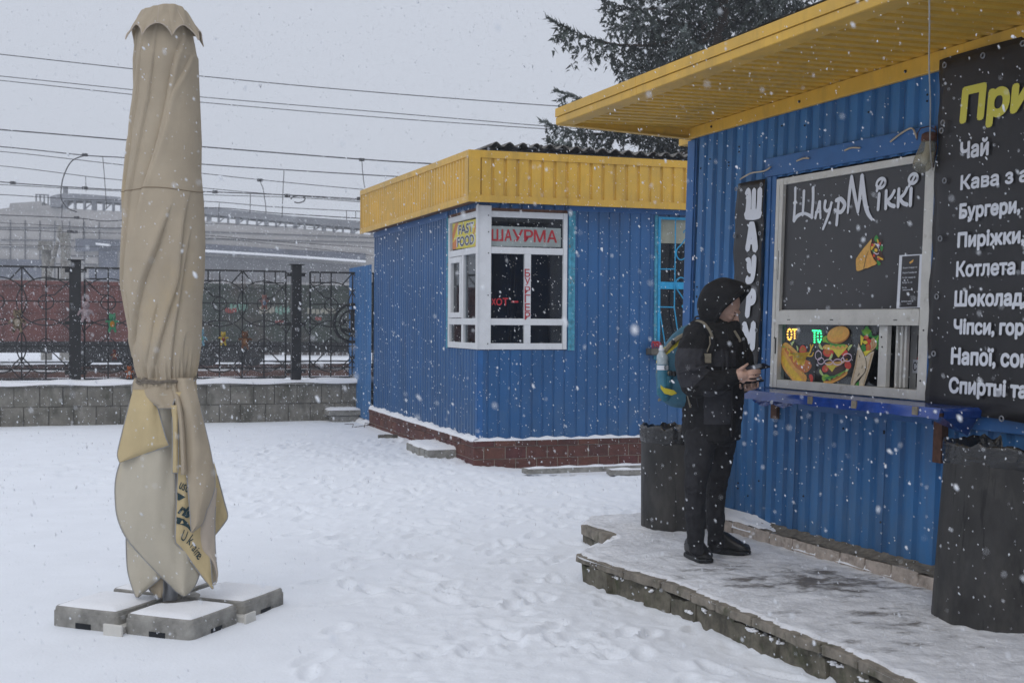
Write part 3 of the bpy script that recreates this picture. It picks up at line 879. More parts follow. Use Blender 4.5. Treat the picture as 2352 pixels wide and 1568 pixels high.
p.line([(1570, 1240), (1600, 1262), (1608, 1290)], .006, ONI); p.line([(1560, 1330), (1590, 1350), (1612, 1340)], .006, ONI)
p.poly([(1372, 1398), (1440, 1300), (1538, 1185), (1522, 1300), (1560, 1400), (1592, 1452), (1480, 1500), (1388, 1530), (1372, 1470)], ORA, 3)
p.line([(1372, 1398), (1440, 1300), (1538, 1185)], .006, LIN); p.line([(1592, 1452), (1480, 1500), (1388, 1530), (1372, 1470), (1372, 1400)], .006, LIN)
p.line([(1505, 1320), (1480, 1390), (1455, 1510)], .006, LIN); p.poly([(1505, 1320), (1560, 1400), (1590, 1450), (1540, 1475), (1475, 1490)], BUN, 3)
for _ in range(26):
    t, q = rw.random(), rw.random(); p.ell(1395 + 120 * t, 1400 + 100 * q - 130 * t * .9, 3, 3, WSH)
p.mb.build('wrap_print', FM, win, fix=False)
# three cut-out prints on the lower pane
zs3 = lambda zx, zy: K.px(1780 + zx * .1172, 735 + zy * .1172, -.019)
p = Print(zs3, -.0215)
p.poly([(100, 620), (130, 480), (200, 425), (340, 400), (440, 490), (560, 475), (640, 500), (700, 450), (770, 530), (795, 620), (770, 1190), (640, 1255), (450, 1278), (320, 1190), (150, 960), (92, 760)], BLK)
p.poly([(120, 600), (145, 480), (215, 440), (330, 520), (470, 660), (600, 770), (690, 830), (600, 900), (400, 800), (220, 620)], ORA)
p.poly([(185, 580), (250, 545), (400, 650), (600, 770), (700, 850), (700, 940), (590, 1030), (450, 970), (300, 790)], SAU)
p.poly([(96, 720), (118, 618), (185, 600), (275, 730), (400, 920), (590, 1060), (615, 1160), (550, 1255), (430, 1258), (280, 1110), (150, 930)], BUN)
p.poly([(130, 760), (180, 700), (300, 900), (480, 1090), (520, 1180), (420, 1190), (260, 1030)], MUS)
p.line([(240, 570), (290, 630), (272, 690), (350, 680), (368, 810), (420, 730), (462, 865), (510, 765), (550, 878), (600, 720), (680, 640), (705, 560), (742, 490)], .014, MUS)
p.line([(690, 600), (700, 540), (690, 480)], .01, MUS); p.line([(640, 700), (720, 700), (750, 640)], .009, MUS)
for q in ([(486, 628), (490, 540), (540, 490), (600, 530), (610, 620)], [(665, 1085), (715, 1062), (748, 1130), (715, 1230)]): p.poly(q, TOM)
p.poly([(500, 610), (510, 550), (545, 515), (590, 550), (596, 605)], BUD)
p.ell(360, 460, 40, 52, CUC, .5, 90, 270); p.ell(430, 555, 30, 55, CUC, -.2, -90, 90)
for _ in range(60):
    t = rw.random(); p.ell(150 + 430 * t + rw.uniform(-30, 30), 520 + 270 * t + rw.uniform(-30, 20) - 30, 7, 5, rw.choice((CHE, LEAF, CUC)))
for _ in range(60):
    t = rw.random(); p.ell(125 + 440 * t + rw.uniform(-20, 20), 720 + 430 * t + rw.uniform(-10, 90), 3, 4, CHE)
for _ in range(30): p.ell(rw.uniform(620, 780), rw.uniform(900, 1220), 5, 7, rw.choice((MUS, LEAF, PAT)))
p.mb.build('hot_dog_print', FM, win, fix=False)
p = Print(zs3, -.0215)
p.poly([(1050, 150), (1200, 98), (1380, 140), (1462, 260), (1490, 420), (1550, 640), (1535, 780), (1490, 1010), (1340, 1130), (1000, 1278), (930, 1210), (870, 1010), (826, 800), (830, 600), (900, 400)], BLK)
for cx, cy_, rt in ((905, 510, -.5), (1475, 545, .6), (920, 1020, -.5), (1430, 985, .6)): p.ell(cx, cy_, 48, 72, CUC, rt, 90, 270); 
p.poly([(950, 1200), (1100, 1170), (1385, 1010), (1392, 1080), (1200, 1200), (1010, 1268)], BUN); p.poly([(970, 1200), (1100, 1175), (1370, 1020), (1340, 1075), (1120, 1190)], BUD)
p.ell(1185, 960, 170, 95, PAT, -.25)
p.poly([(920, 1150), (940, 1080), (1010, 1060), (1120, 1100), (1380, 985), (1300, 1060), (1260, 1100), (1210, 1090), (1170, 1140), (1100, 1130), (1085, 1190), (1020, 1150), (960, 1195)], LET)
p.poly([(960, 1140), (1060, 1100), (1200, 1080), (1330, 1020), (1180, 1110), (1050, 1150)], LEAF)
p.ell(985, 950, 62, 72, TOM, .2); p.ell(1430, 880, 64, 80, TOM, -.3); p.ell(1000, 940, 30, 40, SAU, .2)
p.poly([(985, 845), (1200, 780), (1430, 760), (1300, 870), (1130, 930)], ORA); p.poly([(980, 855), (1100, 895), (1212, 880), (1122, 1015)], CHE, 0)
p.poly([(990, 750), (1150, 740), (1430, 690), (1400, 760), (1250, 810), (1080, 805)], PAT)
p.ell(1048, 632, 105, 88, TOM, .1); p.ell(1360, 635, 70, 66, TOM); p.ell(1030, 620, 60, 50, SAU, .1)
p.poly([(950, 560), (1000, 480), (1200, 500), (1400, 480), (1420, 540), (1200, 590)], ORA); p.poly([(955, 545), (1050, 520), (1150, 560), (1300, 580), (1425, 535), (1250, 735), (1130, 575)], CHE, 0)
p.poly([(945, 420), (950, 340), (1030, 310), (1100, 410), (1240, 470), (1380, 475), (1370, 530), (1320, 495), (1290, 540), (1240, 500), (1200, 535), (1150, 490), (1100, 530), (1075, 460), (980, 430)], LET)
p.poly([(1030, 340), (1100, 430), (1250, 485), (1350, 490), (1200, 500), (1090, 470), (1010, 380)], LEAF)
p.ell(1250, 290, 228, 165, BUD, -.36); p.ell(1246, 275, 222, 148, BUN, -.36); p.ell(1220, 220, 160, 80, ORA, -.36)
for _ in range(46): p.ell(1250 + rw.gauss(0, 85), 290 + rw.gauss(0, 45), 5, 4, CHE)
for c in ((890, 690, 62, 88), (940, 800, 62, 62), (1090, 820, 78, 50), (1270, 820, 85, 55), (1460, 730, 85, 75), (1370, 780, 30, 42)):
    p.line([(c[0] + c[2] * math.cos(t), c[1] + c[3] * math.sin(t)) for t in np.linspace(.2, 6.2, 12)], .006, ONI)
p.ell(1120, 712, 45, 75, CUC, .5, -90, 90)
p.mb.build('burger_print', FM, win, fix=False)
p = Print(zs3, -.0215)
p.poly([(1760, 100), (1850, 125), (1895, 265), (2040, 280), (2072, 400), (2035, 565), (1975, 590), (1860, 980), (1740, 1395), (1560, 1395), (1500, 1330), (1500, 1190), (1590, 720), (1660, 360)], BLK, 3)
p.poly([(1700, 240), (1740, 190), (1770, 130), (1812, 118), (1840, 170), (1890, 250), (1870, 330), (1730, 300)], LEAF, 3)
for k in range(9): p.line([(1790, 320), (1790 + 11 * (k - 4) * 2.2, 160 + 10 * abs(k - 4))], .004, LET)
p.poly([(1890, 310), (1960, 320), (2025, 290), (2035, 380), (2052, 440), (2020, 500), (2030, 560), (1990, 575), (1930, 430)], LEAF, 2)
for k in range(8): p.line([(1950, 430), (2035 - 6 * k, 310 + 32 * k)], .005, LET)
for k in range(5): p.line([(1690 + k * 4, 480), (1690 + k * 14, 300 + 10 * k)], .006, CHE)
p.poly([(1880, 400), (1940, 345), (1975, 390), (2010, 480), (1960, 560), (1890, 610), (1870, 520)], TAN); p.line([(1910, 400), (1930, 500), (1900, 580)], .005, BUD); p.line([(1950, 390), (1970, 480), (1930, 560)], .005, BUD)
p.ell(1800, 340, 48, 40, TOM); p.ell(1850, 412, 48, 45, TOM); p.ell(1840, 535, 52, 82, TOM, .1); p.ell(1840, 530, 35, 55, SAU, .1); p.ell(1805, 345, 26, 20, SAU)
p.poly([(1735, 420), (1800, 400), (1830, 450), (1770, 470)], CHE); p.poly([(1705, 520), (1760, 470), (1805, 560), (1760, 620), (1720, 590)], LEAF, 2); p.poly([(1750, 620), (1880, 590), (1900, 640), (1790, 720)], CHE, 2)
p.poly([(1965, 600), (1870, 640), (1790, 720), (1808, 860), (1782, 1020), (1668, 1190), (1660, 1390), (1728, 1390), (1870, 960)], TOR, 0)
p.line([(1965, 600), (1870, 640), (1790, 720)], .005, LIN); p.poly([(1940, 640), (1900, 660), (1720, 1370), (1728, 1385), (1860, 960)], TAN, 0)
p.poly([(1560, 1345), (1620, 1230), (1668, 1190), (1662, 1388), (1570, 1388)], LEAF, 0)
for k in range(5): p.line([(1590, 1380), (1610 + 12 * k, 1240 + 16 * k)], .004, LET)
p.poly([(1662, 440), (1700, 540), (1782, 705), (1810, 850), (1782, 1020), (1610, 1215), (1548, 1372), (1508, 1330), (1508, 1210), (1590, 880)], TOR, 0)
p.line([(1662, 440), (1700, 540), (1782, 705), (1810, 850), (1782, 1020), (1610, 1215), (1548, 1372)], .005, LIN); p.poly([(1520, 1200), (1600, 860), (1650, 520), (1665, 560), (1620, 900), (1540, 1240), (1530, 1330)], TAN, 0)
for q in ([(1680, 690), (1690, 735)], [(1735, 890), (1730, 940)], [(1650, 1090), (1680, 1045)]): p.line(q, .006, LIN)
p.mb.build('wrap_roll_print', FM, win, fix=False)
# price sheet in a clear sleeve
zp = lambda zx, zy, c=-.010: K.px(2027 + zx * .2343, 562.7 + zy * .2343, c)
mb = MB()
mb.prism(K, [zp(165, 100), zp(401, 88), zp(373, 612), zp(135, 622)], -.0118, -.0104, 0)
mb.flat(K, [zp(193, 112), zp(365, 100), zp(340, 606), zp(165, 610)], -.0100, 1)
def prl(body, x0, y0, x1, h):
    a0, b0 = zp(x0, y0); a1, _ = zp(x1, y0 - 6); _, b1 = zp(x0, y0 - h)
    text(mb, K, body, a0, b0, a1 - a0, b1 - b0, -.0096, .008, mi=2)
for q in (('Шаурма Стандарт-110', 200, 236, 340, 20), ('Шаурма Подвійна-200', 198, 284, 336, 20), ('Хот-Дог стандарт-80', 195, 332, 322, 20), ('Хот-Дог X2 -110', 193, 380, 292, 20), ('Хот-Дог', 192, 428, 240, 18), ('французький-60', 191, 450, 292, 18), ('Добавки: гриби-20', 184, 562, 300, 18), ('Сир-20', 240, 584, 284, 16)): prl(*q)
mb.flat(K, [zp(262, 170), zp(305, 140), zp(300, 165), zp(270, 185)], -.0096, 3)
mb.build('price_sheet', [m_letter, m_film, m_letter, FM[ORA]], win, fix=False)
# inner door seen through the open sash
mb = MB()
dz = lambda x, y: K.px(x, y, -.17)
def dbox(x0, y0, x1, y1, c0, c1, mi):
    a0, b0 = dz(x0, y1); a1, b1 = dz(x1, y0); mb.box(K, a0, a1, b0, b1, c0, c1, mi)
dbox(2072, 738, 2086, 925, -.19, -.15, 0); dbox(2086, 738, 2180, 930, -.21, -.17, 0); dbox(2104, 770, 2160, 889, -.168, -.166, 1); dbox(2098, 828, 2160, 856, -.164, -.162, 2)
a0, b0 = dz(2100, 851); a1, b1 = dz(2126, 832); text(mb, K, 'СТУ', a0, b0, a1 - a0, b1 - b0, -.160, .01, mi=1)
a0, b0 = dz(2108, 826); mb.prism(K, [(a0, b0), (a0 + .12, b0 + .01), (a0 + .12, b0 + .14), (a0 + .08, b0 + .16)], -.165, -.161, 3)
mb.build('inner_door', [mat('inner_white', (.42, .42, .41), rough=.5), m_dark, m_letter, m_red], kiosk)
# shelf with rusty brackets
mb = MB()
sh = [(1.10, 0.014), (2.80, .014), (3.20, .06), (3.235, .24), (3.20, .31), (1.23, .315), (1.12, .20)]
nS = len(sh)
mb.add([K(a, 1.198, c) for a, c in sh] + [K(a, 1.172, c) for a, c in sh], [tuple(range(nS)), tuple(range(nS, 2 * nS))[::-1]] + [(i, i + nS, (i + 1) % nS + nS, (i + 1) % nS) for i in range(nS)])
G = []
for k, zz in enumerate((1.198, 1.190, 1.160, 1.140)):
    G.append([K(a, zz + (.0025 * math.sin(a * 23) if k == 3 else 0), .316 + .002 * math.sin(a * 17 + k) + .004 * k) for a in np.linspace(1.23, 3.21, 70)])
mb.grid(G)
mb.grid([[K(3.21 + .02 * k, 1.198 - .055 * t, .31 - .26 * s_) for s_ in np.linspace(0, 1, 8)] for k, t in ((0, 0), (1.2, .3), (1, 1.))])
mb.add([K(3.21, 1.15, .30), K(3.20, 1.15, .04), K(3.10, 1.03, .02), K(2.95, 1.15, .25)], [(0, 1, 2), (0, 2, 3)])
G = [[K(a, 1.145 - .035 * t - .010 * t * math.sin(a * 30), .30 + .010 * math.sin(a * 40 + 5 * t)) for a in np.linspace(1.4, 1.85, 24)] for t in (0, .35, .7, 1)]
mb.grid(G)
shelf = mb.build('shelf', m_shelf, kiosk, smooth=True, angle=50, label='counter wrapped in torn shiny dark blue film')
mb = MB()
a, z = K.px(1776, 960, .03); mb.box(K, a - .035, a + .035, .99, 1.17, .004, .03); mb.box(K, a - .012, a + .012, 1.14, 1.17, .03, .29)
mb.build('bracket', m_brown, shelf)
mb = MB()
mb.box(K, 2.86, 2.93, .86, 1.16, .004, .05); mb.box(K, 2.88, 2.91, 1.14, 1.168, .05, .29)
mb.build('bracket', m_brown, shelf)
boxes('tape_patch', m_strap, shelf, K, [(a, a + .045, 1.15, 1.196, .322, .330) for a in (2.04, 2.47, 3.0)], 0)
mb = MB()
mb.box(K, 1.04, 1.34, 1.09, 1.168, .01, .05); mb.build('gap_shade', m_dark, shelf)  # dark box put in for the shade of the gap under the shelf end
mb = MB(); mb.box(K, 2.83, 7.1, 1.07, 1.145, .002, .02); mb.box(K, 1.5, 2.8, 1.07, 1.14, .002, .012); mb.build('wall_rail', m_trim, kiosk, bevel=.003)
# brick footing
mb = MB(); a = -.1; i = 0
while a < 3.6:
    l = .235 + rw.uniform(-.015, .02)
    z1 = .222 + rw.uniform(-.006, .006); c1 = .118 + rw.uniform(-.007, .007)
    n = 4; rs = []
    for k in range(n + 1):
        x = a + l * k / n
        rs.append([K(x, z + rw.uniform(-.004, .004), c + rw.uniform(-.004, .004)) for c, z in ((0.01, .04), (0.01, z1), (c1, z1), (c1 + .002, .04))])
    mb.rings(rs); a += l + .009
ft = mb.build('brick_footing', m_lbrick, kiosk, bevel=.005)
G = []
for i, c in enumerate(np.linspace(-.01, .112, 7)):
    G.append([K(x, (.224 + .032 * (1 - i / 6) ** 1.5 + .030 * float(fbm(np.array(x * 14.), np.array(c * 30.), 50)) * (i > 0)), c) for x in np.linspace(-.1, 3.6, 150)])
mb = MB(); mb.grid(G); mb.build('mortar_ledge', m_rubble, ft, smooth=True, angle=60, fix=False)
G = []
for i, c in enumerate(np.linspace(.0, .116, 9)):
    row = []
    for x in np.linspace(-.1, 2.9, 200):
        e = 1.55 + .25 * float(fbm(np.array(x * 3.), np.array(c * 22.), 55))
        cov = float(np.clip((e - x) * 1.6, 0, 1)) + max(0, float(fbm(np.array(x * 9.), np.array(c * 9.), 61)) - .12) * 2.0 * (i < 5)
        row.append(K(x, .213 + min(1, cov) * (.052 * (1 - (i / 8)) + .020 * (i < 7)) - .03 * (cov < .04) - .03 * (i == 8), c))
    G.append(row)
mb = MB(); mb.grid(G); mb.build('ledge_snow', m_snowcap, ft, smooth=True, angle=80, fix=False)

# ---------------------------------------------------------------- banners, lamp, cable: hung on the kiosk
ban = thing('menu_banner', 'large black vinyl banner with yellow heading and white menu words', 'banner', K(3.4, 1.15, .05), 'black vinyl banners on the kiosk')
mb = MB()
G = []
for z in np.linspace(0, 1, 26):
    row = []
    for a in np.linspace(2.785, 5.2, 50):
        z0 = 1.175 - .05 * (a - 2.785); z1 = zb(a) + .055
        edge_ = math.exp(-((a - 2.785) / .03)) * .012
        row.append(K(a, z0 + (z1 - z0) * z, .058 + .006 * math.sin(a * 9 + z * 5) + .005 * math.sin(z * 19 + a * 3) + .007 * math.sin(z * 40) * math.exp(-(a - 2.785) / .05) - edge_))
    G.append(row)
mb.grid(G); mb.build('sheet', m_banner, ban, smooth=True, thick=.002)
def bline(body, xl, yb, yt, xr, m, bold=.035, shear=.0, slant=.0):
    mb = MB()
    a0, b0 = K.px(xl, yb, .07); _, b1 = K.px(xl, yt, .07)
    a1, _ = K.px(xr, yb - .1 * (xr - xl), .07)
    V, F, asp = glyphs(body, bold, shear)
    desc = {'При': .27, 'Чай': 0, 'Кава з а': 0, 'Бургери,': .2, 'Пиріжки,': .2, 'Котлета в': 0, 'Шоколад,': .17, 'Чіпси, гор': .2, 'Напої, сок': .16, 'Спиртні та': .21}[body]
    h = (b1 - b0)
    text(mb, K, body, a0, b0 - desc * h, a1 - a0, h * (1 + desc), .0715, bold * 1.25, shear)
    mb.build('lettering', m, ban, fix=False)
bline('При', 2204, 284, 203, 2372, m_lettery, .040, .06)
for q in (('Чай', 2205, 368, 326, 2271), ('Кава з а', 2206, 438, 403, 2362), ('Бургери,', 2203, 505, 468, 2344), ('Пиріжки,', 2199, 571, 533, 2354), ('Котлета в', 2196, 637, 600, 2366),
          ('Шоколад,', 2192, 705, 667, 2358), ('Чіпси, гор', 2190, 769, 731, 2353), ('Напої, сок', 2184, 836, 796, 2366), ('Спиртні та', 2179, 903, 864, 2360)):
    bline(*q, m_letter)
def grommet(mb, P, n, r=.014):
    n = np.array(n, float); n /= np.linalg.norm(n); a = np.cross(n, [0, 0, 1.]); a /= np.linalg.norm(a); b = np.cross(n, a)
    mb.tube([np.array(P) + r * (a * math.cos(t) + b * math.sin(t)) for t in np.linspace(0, 2 * math.pi, 12, endpoint=False)], .004, 6, closed=True)
mb = MB()
for x, y in ((2170, 150), (2258, 128), (2350, 100), (2166, 282), (2170, 415), (2160, 548), (2152, 681), (2145, 812), (2210, 951), (2301, 961), (2163, 300)): 
    a, b = K.px(x, y, .072); grommet(mb, K(a, b, .074), RN)
mb.build('grommets', m_steel, ban)
vb = thing('sign_banner', 'narrow black vertical banner with white letters stacked beside the serving window', 'banner', K(.86, 1.2, .03), 'black vinyl banners on the kiosk')
mb = MB()
G = [[K(a, 1.22 + 1.44 * z, .032 + .004 * math.sin(z * 14 + a * 6) + .006 * math.sin(z * 31) * abs(a - .86) / .18 - (.012 if z > .99 else 0)) for a in np.linspace(.685, 1.04, 12)] for z in np.linspace(0, 1, 30)]
mb.grid(G); mb.build('sheet', m_banner, vb, smooth=True, thick=.002)
mb = MB()
def vst(pts, w_, sm=5):
    lay[0] += 1; stroke(mb, K, [K.px(*p, .041) for p in pts], w_, .0405 + .0002 * (lay[0] % 20), 0, sm)
q = lambda zx, zy: (1665.2 + zx * .2197, 287.1 + zy * .2197)
vst([q(222, 712), q(245, 700), q(250, 800), q(240, 930)], [.03, .06, .062, .07]); vst([q(305, 695), q(302, 800), q(298, 930)], [.055, .055, .055], 4); vst([q(366, 690), q(362, 800), q(352, 930)], [.06, .06, .065], 4); vst([q(232, 935), q(300, 938), q(358, 925)], .075, 4)
vst([q(272, 1045), q(260, 1150), q(240, 1285)], [.05, .055, .06], 4); vst([q(290, 1050), q(305, 1150), q(318, 1285)], [.06, .065, .07], 4); vst([q(262, 1220), q(310, 1220)], .04, 0); vst([q(268, 1048), q(296, 1046)], .05, 0)
q = lambda zx, zy: (1435.5 + zx * .2563, 574.2 + zy * .2563)
vst([q(1090, 85), q(1112, 100), q(1118, 170), q(1150, 185)], [.02, .055, .055, .04]); vst([q(1160, 75), q(1155, 170), q(1140, 260), q(1100, 272), q(1100, 245)], [.06, .058, .05, .05, .03])
vst([q(1112, 375), q(1105, 470), q(1095, 575)], .06, 4); vst([q(1110, 372), q(1150, 385), q(1150, 450), q(1110, 480)], [.04, .055, .055, .04])
vst([q(1055, 665), q(1072, 670), q(1068, 740), q(1060, 860)], [.02, .05, .055, .06]); vst([q(1075, 670), q(1095, 740), q(1108, 820)], [.05, .045, .04]); vst([q(1108, 820), q(1130, 740), q(1152, 672)], [.04, .045, .05]); vst([q(1150, 670), q(1148, 770), q(1142, 868)], .062, 4)
vb_l = mb.build('lettering', m_letter, vb, fix=False)
mb = MB()
for z in (2.62, 2.28, 1.93, 1.6, 1.3):
    for a in (.70, 1.022): grommet(mb, K(a, z, .044), RN, .012)
mb.build('grommets', m_steel, vb)

LP = at(2126, 350, 7.28)
lamp = thing('hanging_lamp', 'unlit bulb in a dusty glass jar lamp hung at the window corner', 'lamp', LP)
A = lambda x, y: at(x, y, 7.28)
def turn(mb, prof, tilt=(0, 0), n=20, mi=0):
    """Lathe from (centre x, y, radius px) rows."""
    rs = []
    for cx, cy_, r in prof:
        c = A(cx, cy_); rr = r * 7.28 / FP
        rs.append([c + np.array([rr * math.cos(2 * math.pi * k / n), rr * math.sin(2 * math.pi * k / n), 0]) for k in range(n)])
    mb.rings(rs, mi)
mb = MB(); turn(mb, [(2133, 322, 15), (2128, 345, 20), (2122, 370, 24), (2119, 384, 22), (2118, 393, 14), (2118, 397, 3)]); mb.build('glass_jar', m_lampg, lamp, smooth=True)
mb = MB(); turn(mb, [(2136, 304, 10), (2135, 308, 17), (2134, 322, 18), (2133, 325, 16)]); mb.build('cap', m_rust, lamp, smooth=True)
mb = MB(); turn(mb, [(2133, 326, 7), (2131, 345, 8), (2128, 352, 9), (2126, 364, 11), (2125, 374, 8), (2125, 379, 2)]); mb.build('bulb', m_bulb, lamp, smooth=True)
mb = MB()
mb.tube([A(2106, 322), A(2108, 305), A(2115, 295), A(2135, 290), A(2150, 300)], .003, 6); mb.tube([A(2148, 290), A(2152, 310), A(2154, 318), A(2143, 385)], .005, 6)
mb.build('wire_guard', m_rust, lamp)
mb = MB(); mb.tube(spline([at(2134, -25, 5.5), at(2135, 60, 5.8), at(2134, 150, 6.2), at(2137, 240, 6.6), at(2136, 320, 7.0), at(2139, 370, 7.22), at(2142, 392, 7.24)], 6), .0036, 6)
mb.build('cord', m_cord2, lamp)
mb = MB()
for seg in ([(1700, 412), (1725, 398), (1755, 393), (1770, 384)], [(1830, 370), (1845, 364), (1858, 364)], [(1940, 346), (1955, 340), (1975, 340)], [(2045, 326), (2065, 310), (2088, 296), (2098, 298), (2106, 318)]):
    mb.tube(spline([K(*K.px(x, y, .03), .03) for x, y in seg], 5), .0055, 6)
cb = mb.build('electric_cable', m_cream, smooth=True); tag(cb, 'cream electric cable running above the window trim to the jar lamp', 'cable')

# LED signs glowing inside
def led(name, label, col, pts):
    m = mat(name + '_light', col, emit=col, estr=5)
    t = thing(name, label, 'LED sign', K(*K.px(1810, 770, -.25), -.25), 'LED signs inside the window')
    mb = MB()
    for x, y in pts: mb.ball(K(*zs3c(x, y), -.25), .0062, 8)
    mb.build('lights', m, t, smooth=True)
    mb = MB(); x0, x1 = min(p[0] for p in pts) - 20, max(p[0] for p in pts) + 20; y0, y1 = min(p[1] for p in pts) - 20, max(p[1] for p in pts) + 20
    mb.prism(K, [zs3c(x0, y1), zs3c(x1, y1), zs3c(x1, y0), zs3c(x0, y0)], -.275, -.26); mb.build('board', m_dark, t)
zs3c = lambda zx, zy: K.px(1780 + zx * .1172, 735 + zy * .1172, -.25)
led('led_sign', 'amber LED letters glowing behind the glass above the hot dog print', (1, .45, .05),
    [(285 + 40 * math.cos(t), 280 + 105 * math.sin(t)) for t in np.linspace(0, 2 * math.pi, 12, endpoint=False)] + [(350 + 24 * k, 183) for k in range(4)] + [(385, 222 + 44 * k) for k in range(4)] + [(92, 180 + 36 * k) for k in range(6)])
led('led_sign', 'green LED letters glowing behind the glass beside the burger print', (.03, 1, .25),
    [(742 + 20 * k, 207) for k in range(5)] + [(775, 250 + 45 * k) for k in range(5)] + [(872 + 36 * math.cos(t), 320 + 115 * math.sin(t)) for t in np.linspace(0, 2 * math.pi, 12, endpoint=False)])

# ================================================================ far kiosk (parallel to the track fence)
E1 = np.array([.946, .324, 0]); E1 /= np.linalg.norm(E1)
E2 = np.array([-E1[1], E1[0], 0])
W0 = np.array([-.395, 14.615, 0])
LF = Fr(W0, E1, -E2); LS = Fr(W0, E2, -E1)
k2 = thing('kiosk', 'farther blue corrugated kiosk with yellow fascia and white corner window on brick base', 'kiosk', W0 + E1 * 1.5 + E2 * 2, 'blue and yellow food kiosks')
mb = MB()
per = .136
corr(LF, 0, 1.105, .27, 1.315, 0, per, .010, mb, .80); corr(LF, 1.105, 2.30, .27, 3.02, 0, per, .010, mb, .80); corr(LF, 2.30, 3.10, .27, 1.28, 0, per, .010, mb, .80)
corr(LF, 2.30, 3.10, 2.93, 3.02, 0, per, .016, mb, .74); corr(LF, 3.10, 4.6, .27, 3.02, 0, per, .016, mb, .74); corr(LF, 0, 1.105, 2.95, 3.02, 0, per, .016, mb, .74)
mb.build('front_wall', m_blue, k2, fix=False)
mb = MB()
corr(LS, 0, 1.265, .27, 1.315, 0, .122, .022, mb, .5); corr(LS, 1.265, 5.47, .27, 3.02, 0, .122, .022, mb, .5); corr(LS, 0, 1.265, 2.95, 3.02, 0, .122, .022, mb, .5)
mb.build('side_wall', m_blue, k2, fix=False)
mb = MB()
mb.box(LF, 4.6, 4.62, .2, 3.05, -5.4, 0); mb.box(LF, .03, 4.6, .2, 3.05, -5.47, -5.45); mb.box(LF, .0, 4.6, .27, .3, -5.4, -.03); mb.box(LF, .03, 4.6, 2.98, 3.04, -5.4, -.03)
mb.build('back_wall', m_blue, k2)
boxes('corner_trim', m_trim, k2, LF, [(-.012, .06, .275, 1.312, .002, .009), (1.12, 3.9, 2.96, 3.02, .003, .02)], 0)
boxes('corner_trim', m_trim, k2, LS, [(-.009, .05, .275, 1.312, .002, .009), (1.27, 5.47, 2.94, 3.02, .003, .012)], 0)
# interior
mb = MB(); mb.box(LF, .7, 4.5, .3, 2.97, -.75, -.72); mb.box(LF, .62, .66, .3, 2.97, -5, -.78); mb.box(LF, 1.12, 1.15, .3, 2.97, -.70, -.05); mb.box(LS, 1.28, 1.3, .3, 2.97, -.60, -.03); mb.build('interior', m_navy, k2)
# brick base
mbs = MB(); mort = MB(); rb = random.Random(5)
courses = [(.198, .262, 1), (.056, .190, 0), (-.085, .048, 0)]
for fr, L, tag_ in ((LF, 4.6, 0), (LS, 5.5, 1)):
    for ci, (z0, z1, hd) in enumerate(courses):
        a = -.062 + (.13 if ci == 1 else 0) - (.26 if ci == 1 else 0)
        while a < L:
            l = .25 if tag_ == 0 or ci else .25
            a0, a1 = max(a, -.062), min(a + l, L)
            if a1 - a0 > .03:
                cc = .062 + rb.uniform(-.003, .003) + (.006 if hd else 0)
                mbs.box(fr, a0, a1, z0, z1, .01 if tag_ == 0 or a0 > 0 else .01, cc, 1 if hd and rb.random() < .5 else rb.choice((0, 0, 0, 1, 2, 3)))
            a += l + .011
    mort.box(fr, -.055, L, -.16, .258, .0, .052)
bs = mort.build('brick_base', m_mortar, k2)
mbs.build('bricks', m_brickr, bs, bevel=.004)
sn = MB()
sn.grid([[LS(v, .262 + h * (1 + .25 * math.sin(v * 7) + .2 * math.sin(v * 23)), c) for v in np.linspace(-.06, 5.5, 90)] for c, h in ((.001, .045), (.03, .042), (.055, .03), (.066, .012), (.068, -.004))])
sn.grid([[LF(u, .262 + h * (1 + .3 * math.sin(u * 9) + .3 * math.sin(u * 31)), c) for u in np.linspace(-.06, 4.5, 90)] for c, h in ((.001, .028), (.03, .026), (.055, .018), (.068, .002))])
sn.build('ledge_snow', m_snowcap, bs, smooth=True, angle=80, fix=False)
# yellow fascia
fo = .17
ztop = lambda v: 3.60 + .016 * max(v, 0)
mb = MB()
corr(LF, -fo, 4.7, 3.09, 3.52, fo, .152, .02, mb, .72)
corr(LS, -fo, 5.68, 3.09, 3.52, fo, .122, .024, mb, .5, b1fun=lambda v: ztop(v) - .07)
fa = mb.build('fascia', m_yellow, k2, fix=False)
mb = MB()
for a0, a1 in ((-fo - .012, 1.03), (1.034, 3.0), (3.004, 4.7)):
    mb.box(LF, a0, a1, 3.515, 3.60, fo - .01, fo + .012); mb.box(LF, a0, a1, 3.01, 3.09, fo - .01, fo + .012)
for a0, a1 in ((-fo + .002, 2.3), (2.305, 5.70)):
    sbox(mb, LS, a0, a1, lambda v: ztop(v) - .075, ztop, fo - .01, fo + .011); sbox(mb, LS, a0, a1, lambda v: 3.01, lambda v: 3.085, fo - .01, fo + .011)
mb.box(LF, -fo - .01, -.04, 3.085, 3.52, fo + .0125, fo + .014); mb.box(LS, -fo + .002, -.10, 3.085, 3.52, fo + .0115, fo + .013)
sbox(mb, LS, 5.66, 5.70, lambda v: 3.085, lambda v: ztop(v) - .075, fo - .16, fo + .008)
mb.build('fascia_trim', m_yellow, fa, bevel=.003)
mb = MB(); mb.box(LF, -fo, 4.7, 3.03, 3.04, .0, fo - .012); mb.box(LS, 0, 5.68, 3.03, 3.04, .0, fo - .012)
mb.build('eaves_board', m_brown, fa)
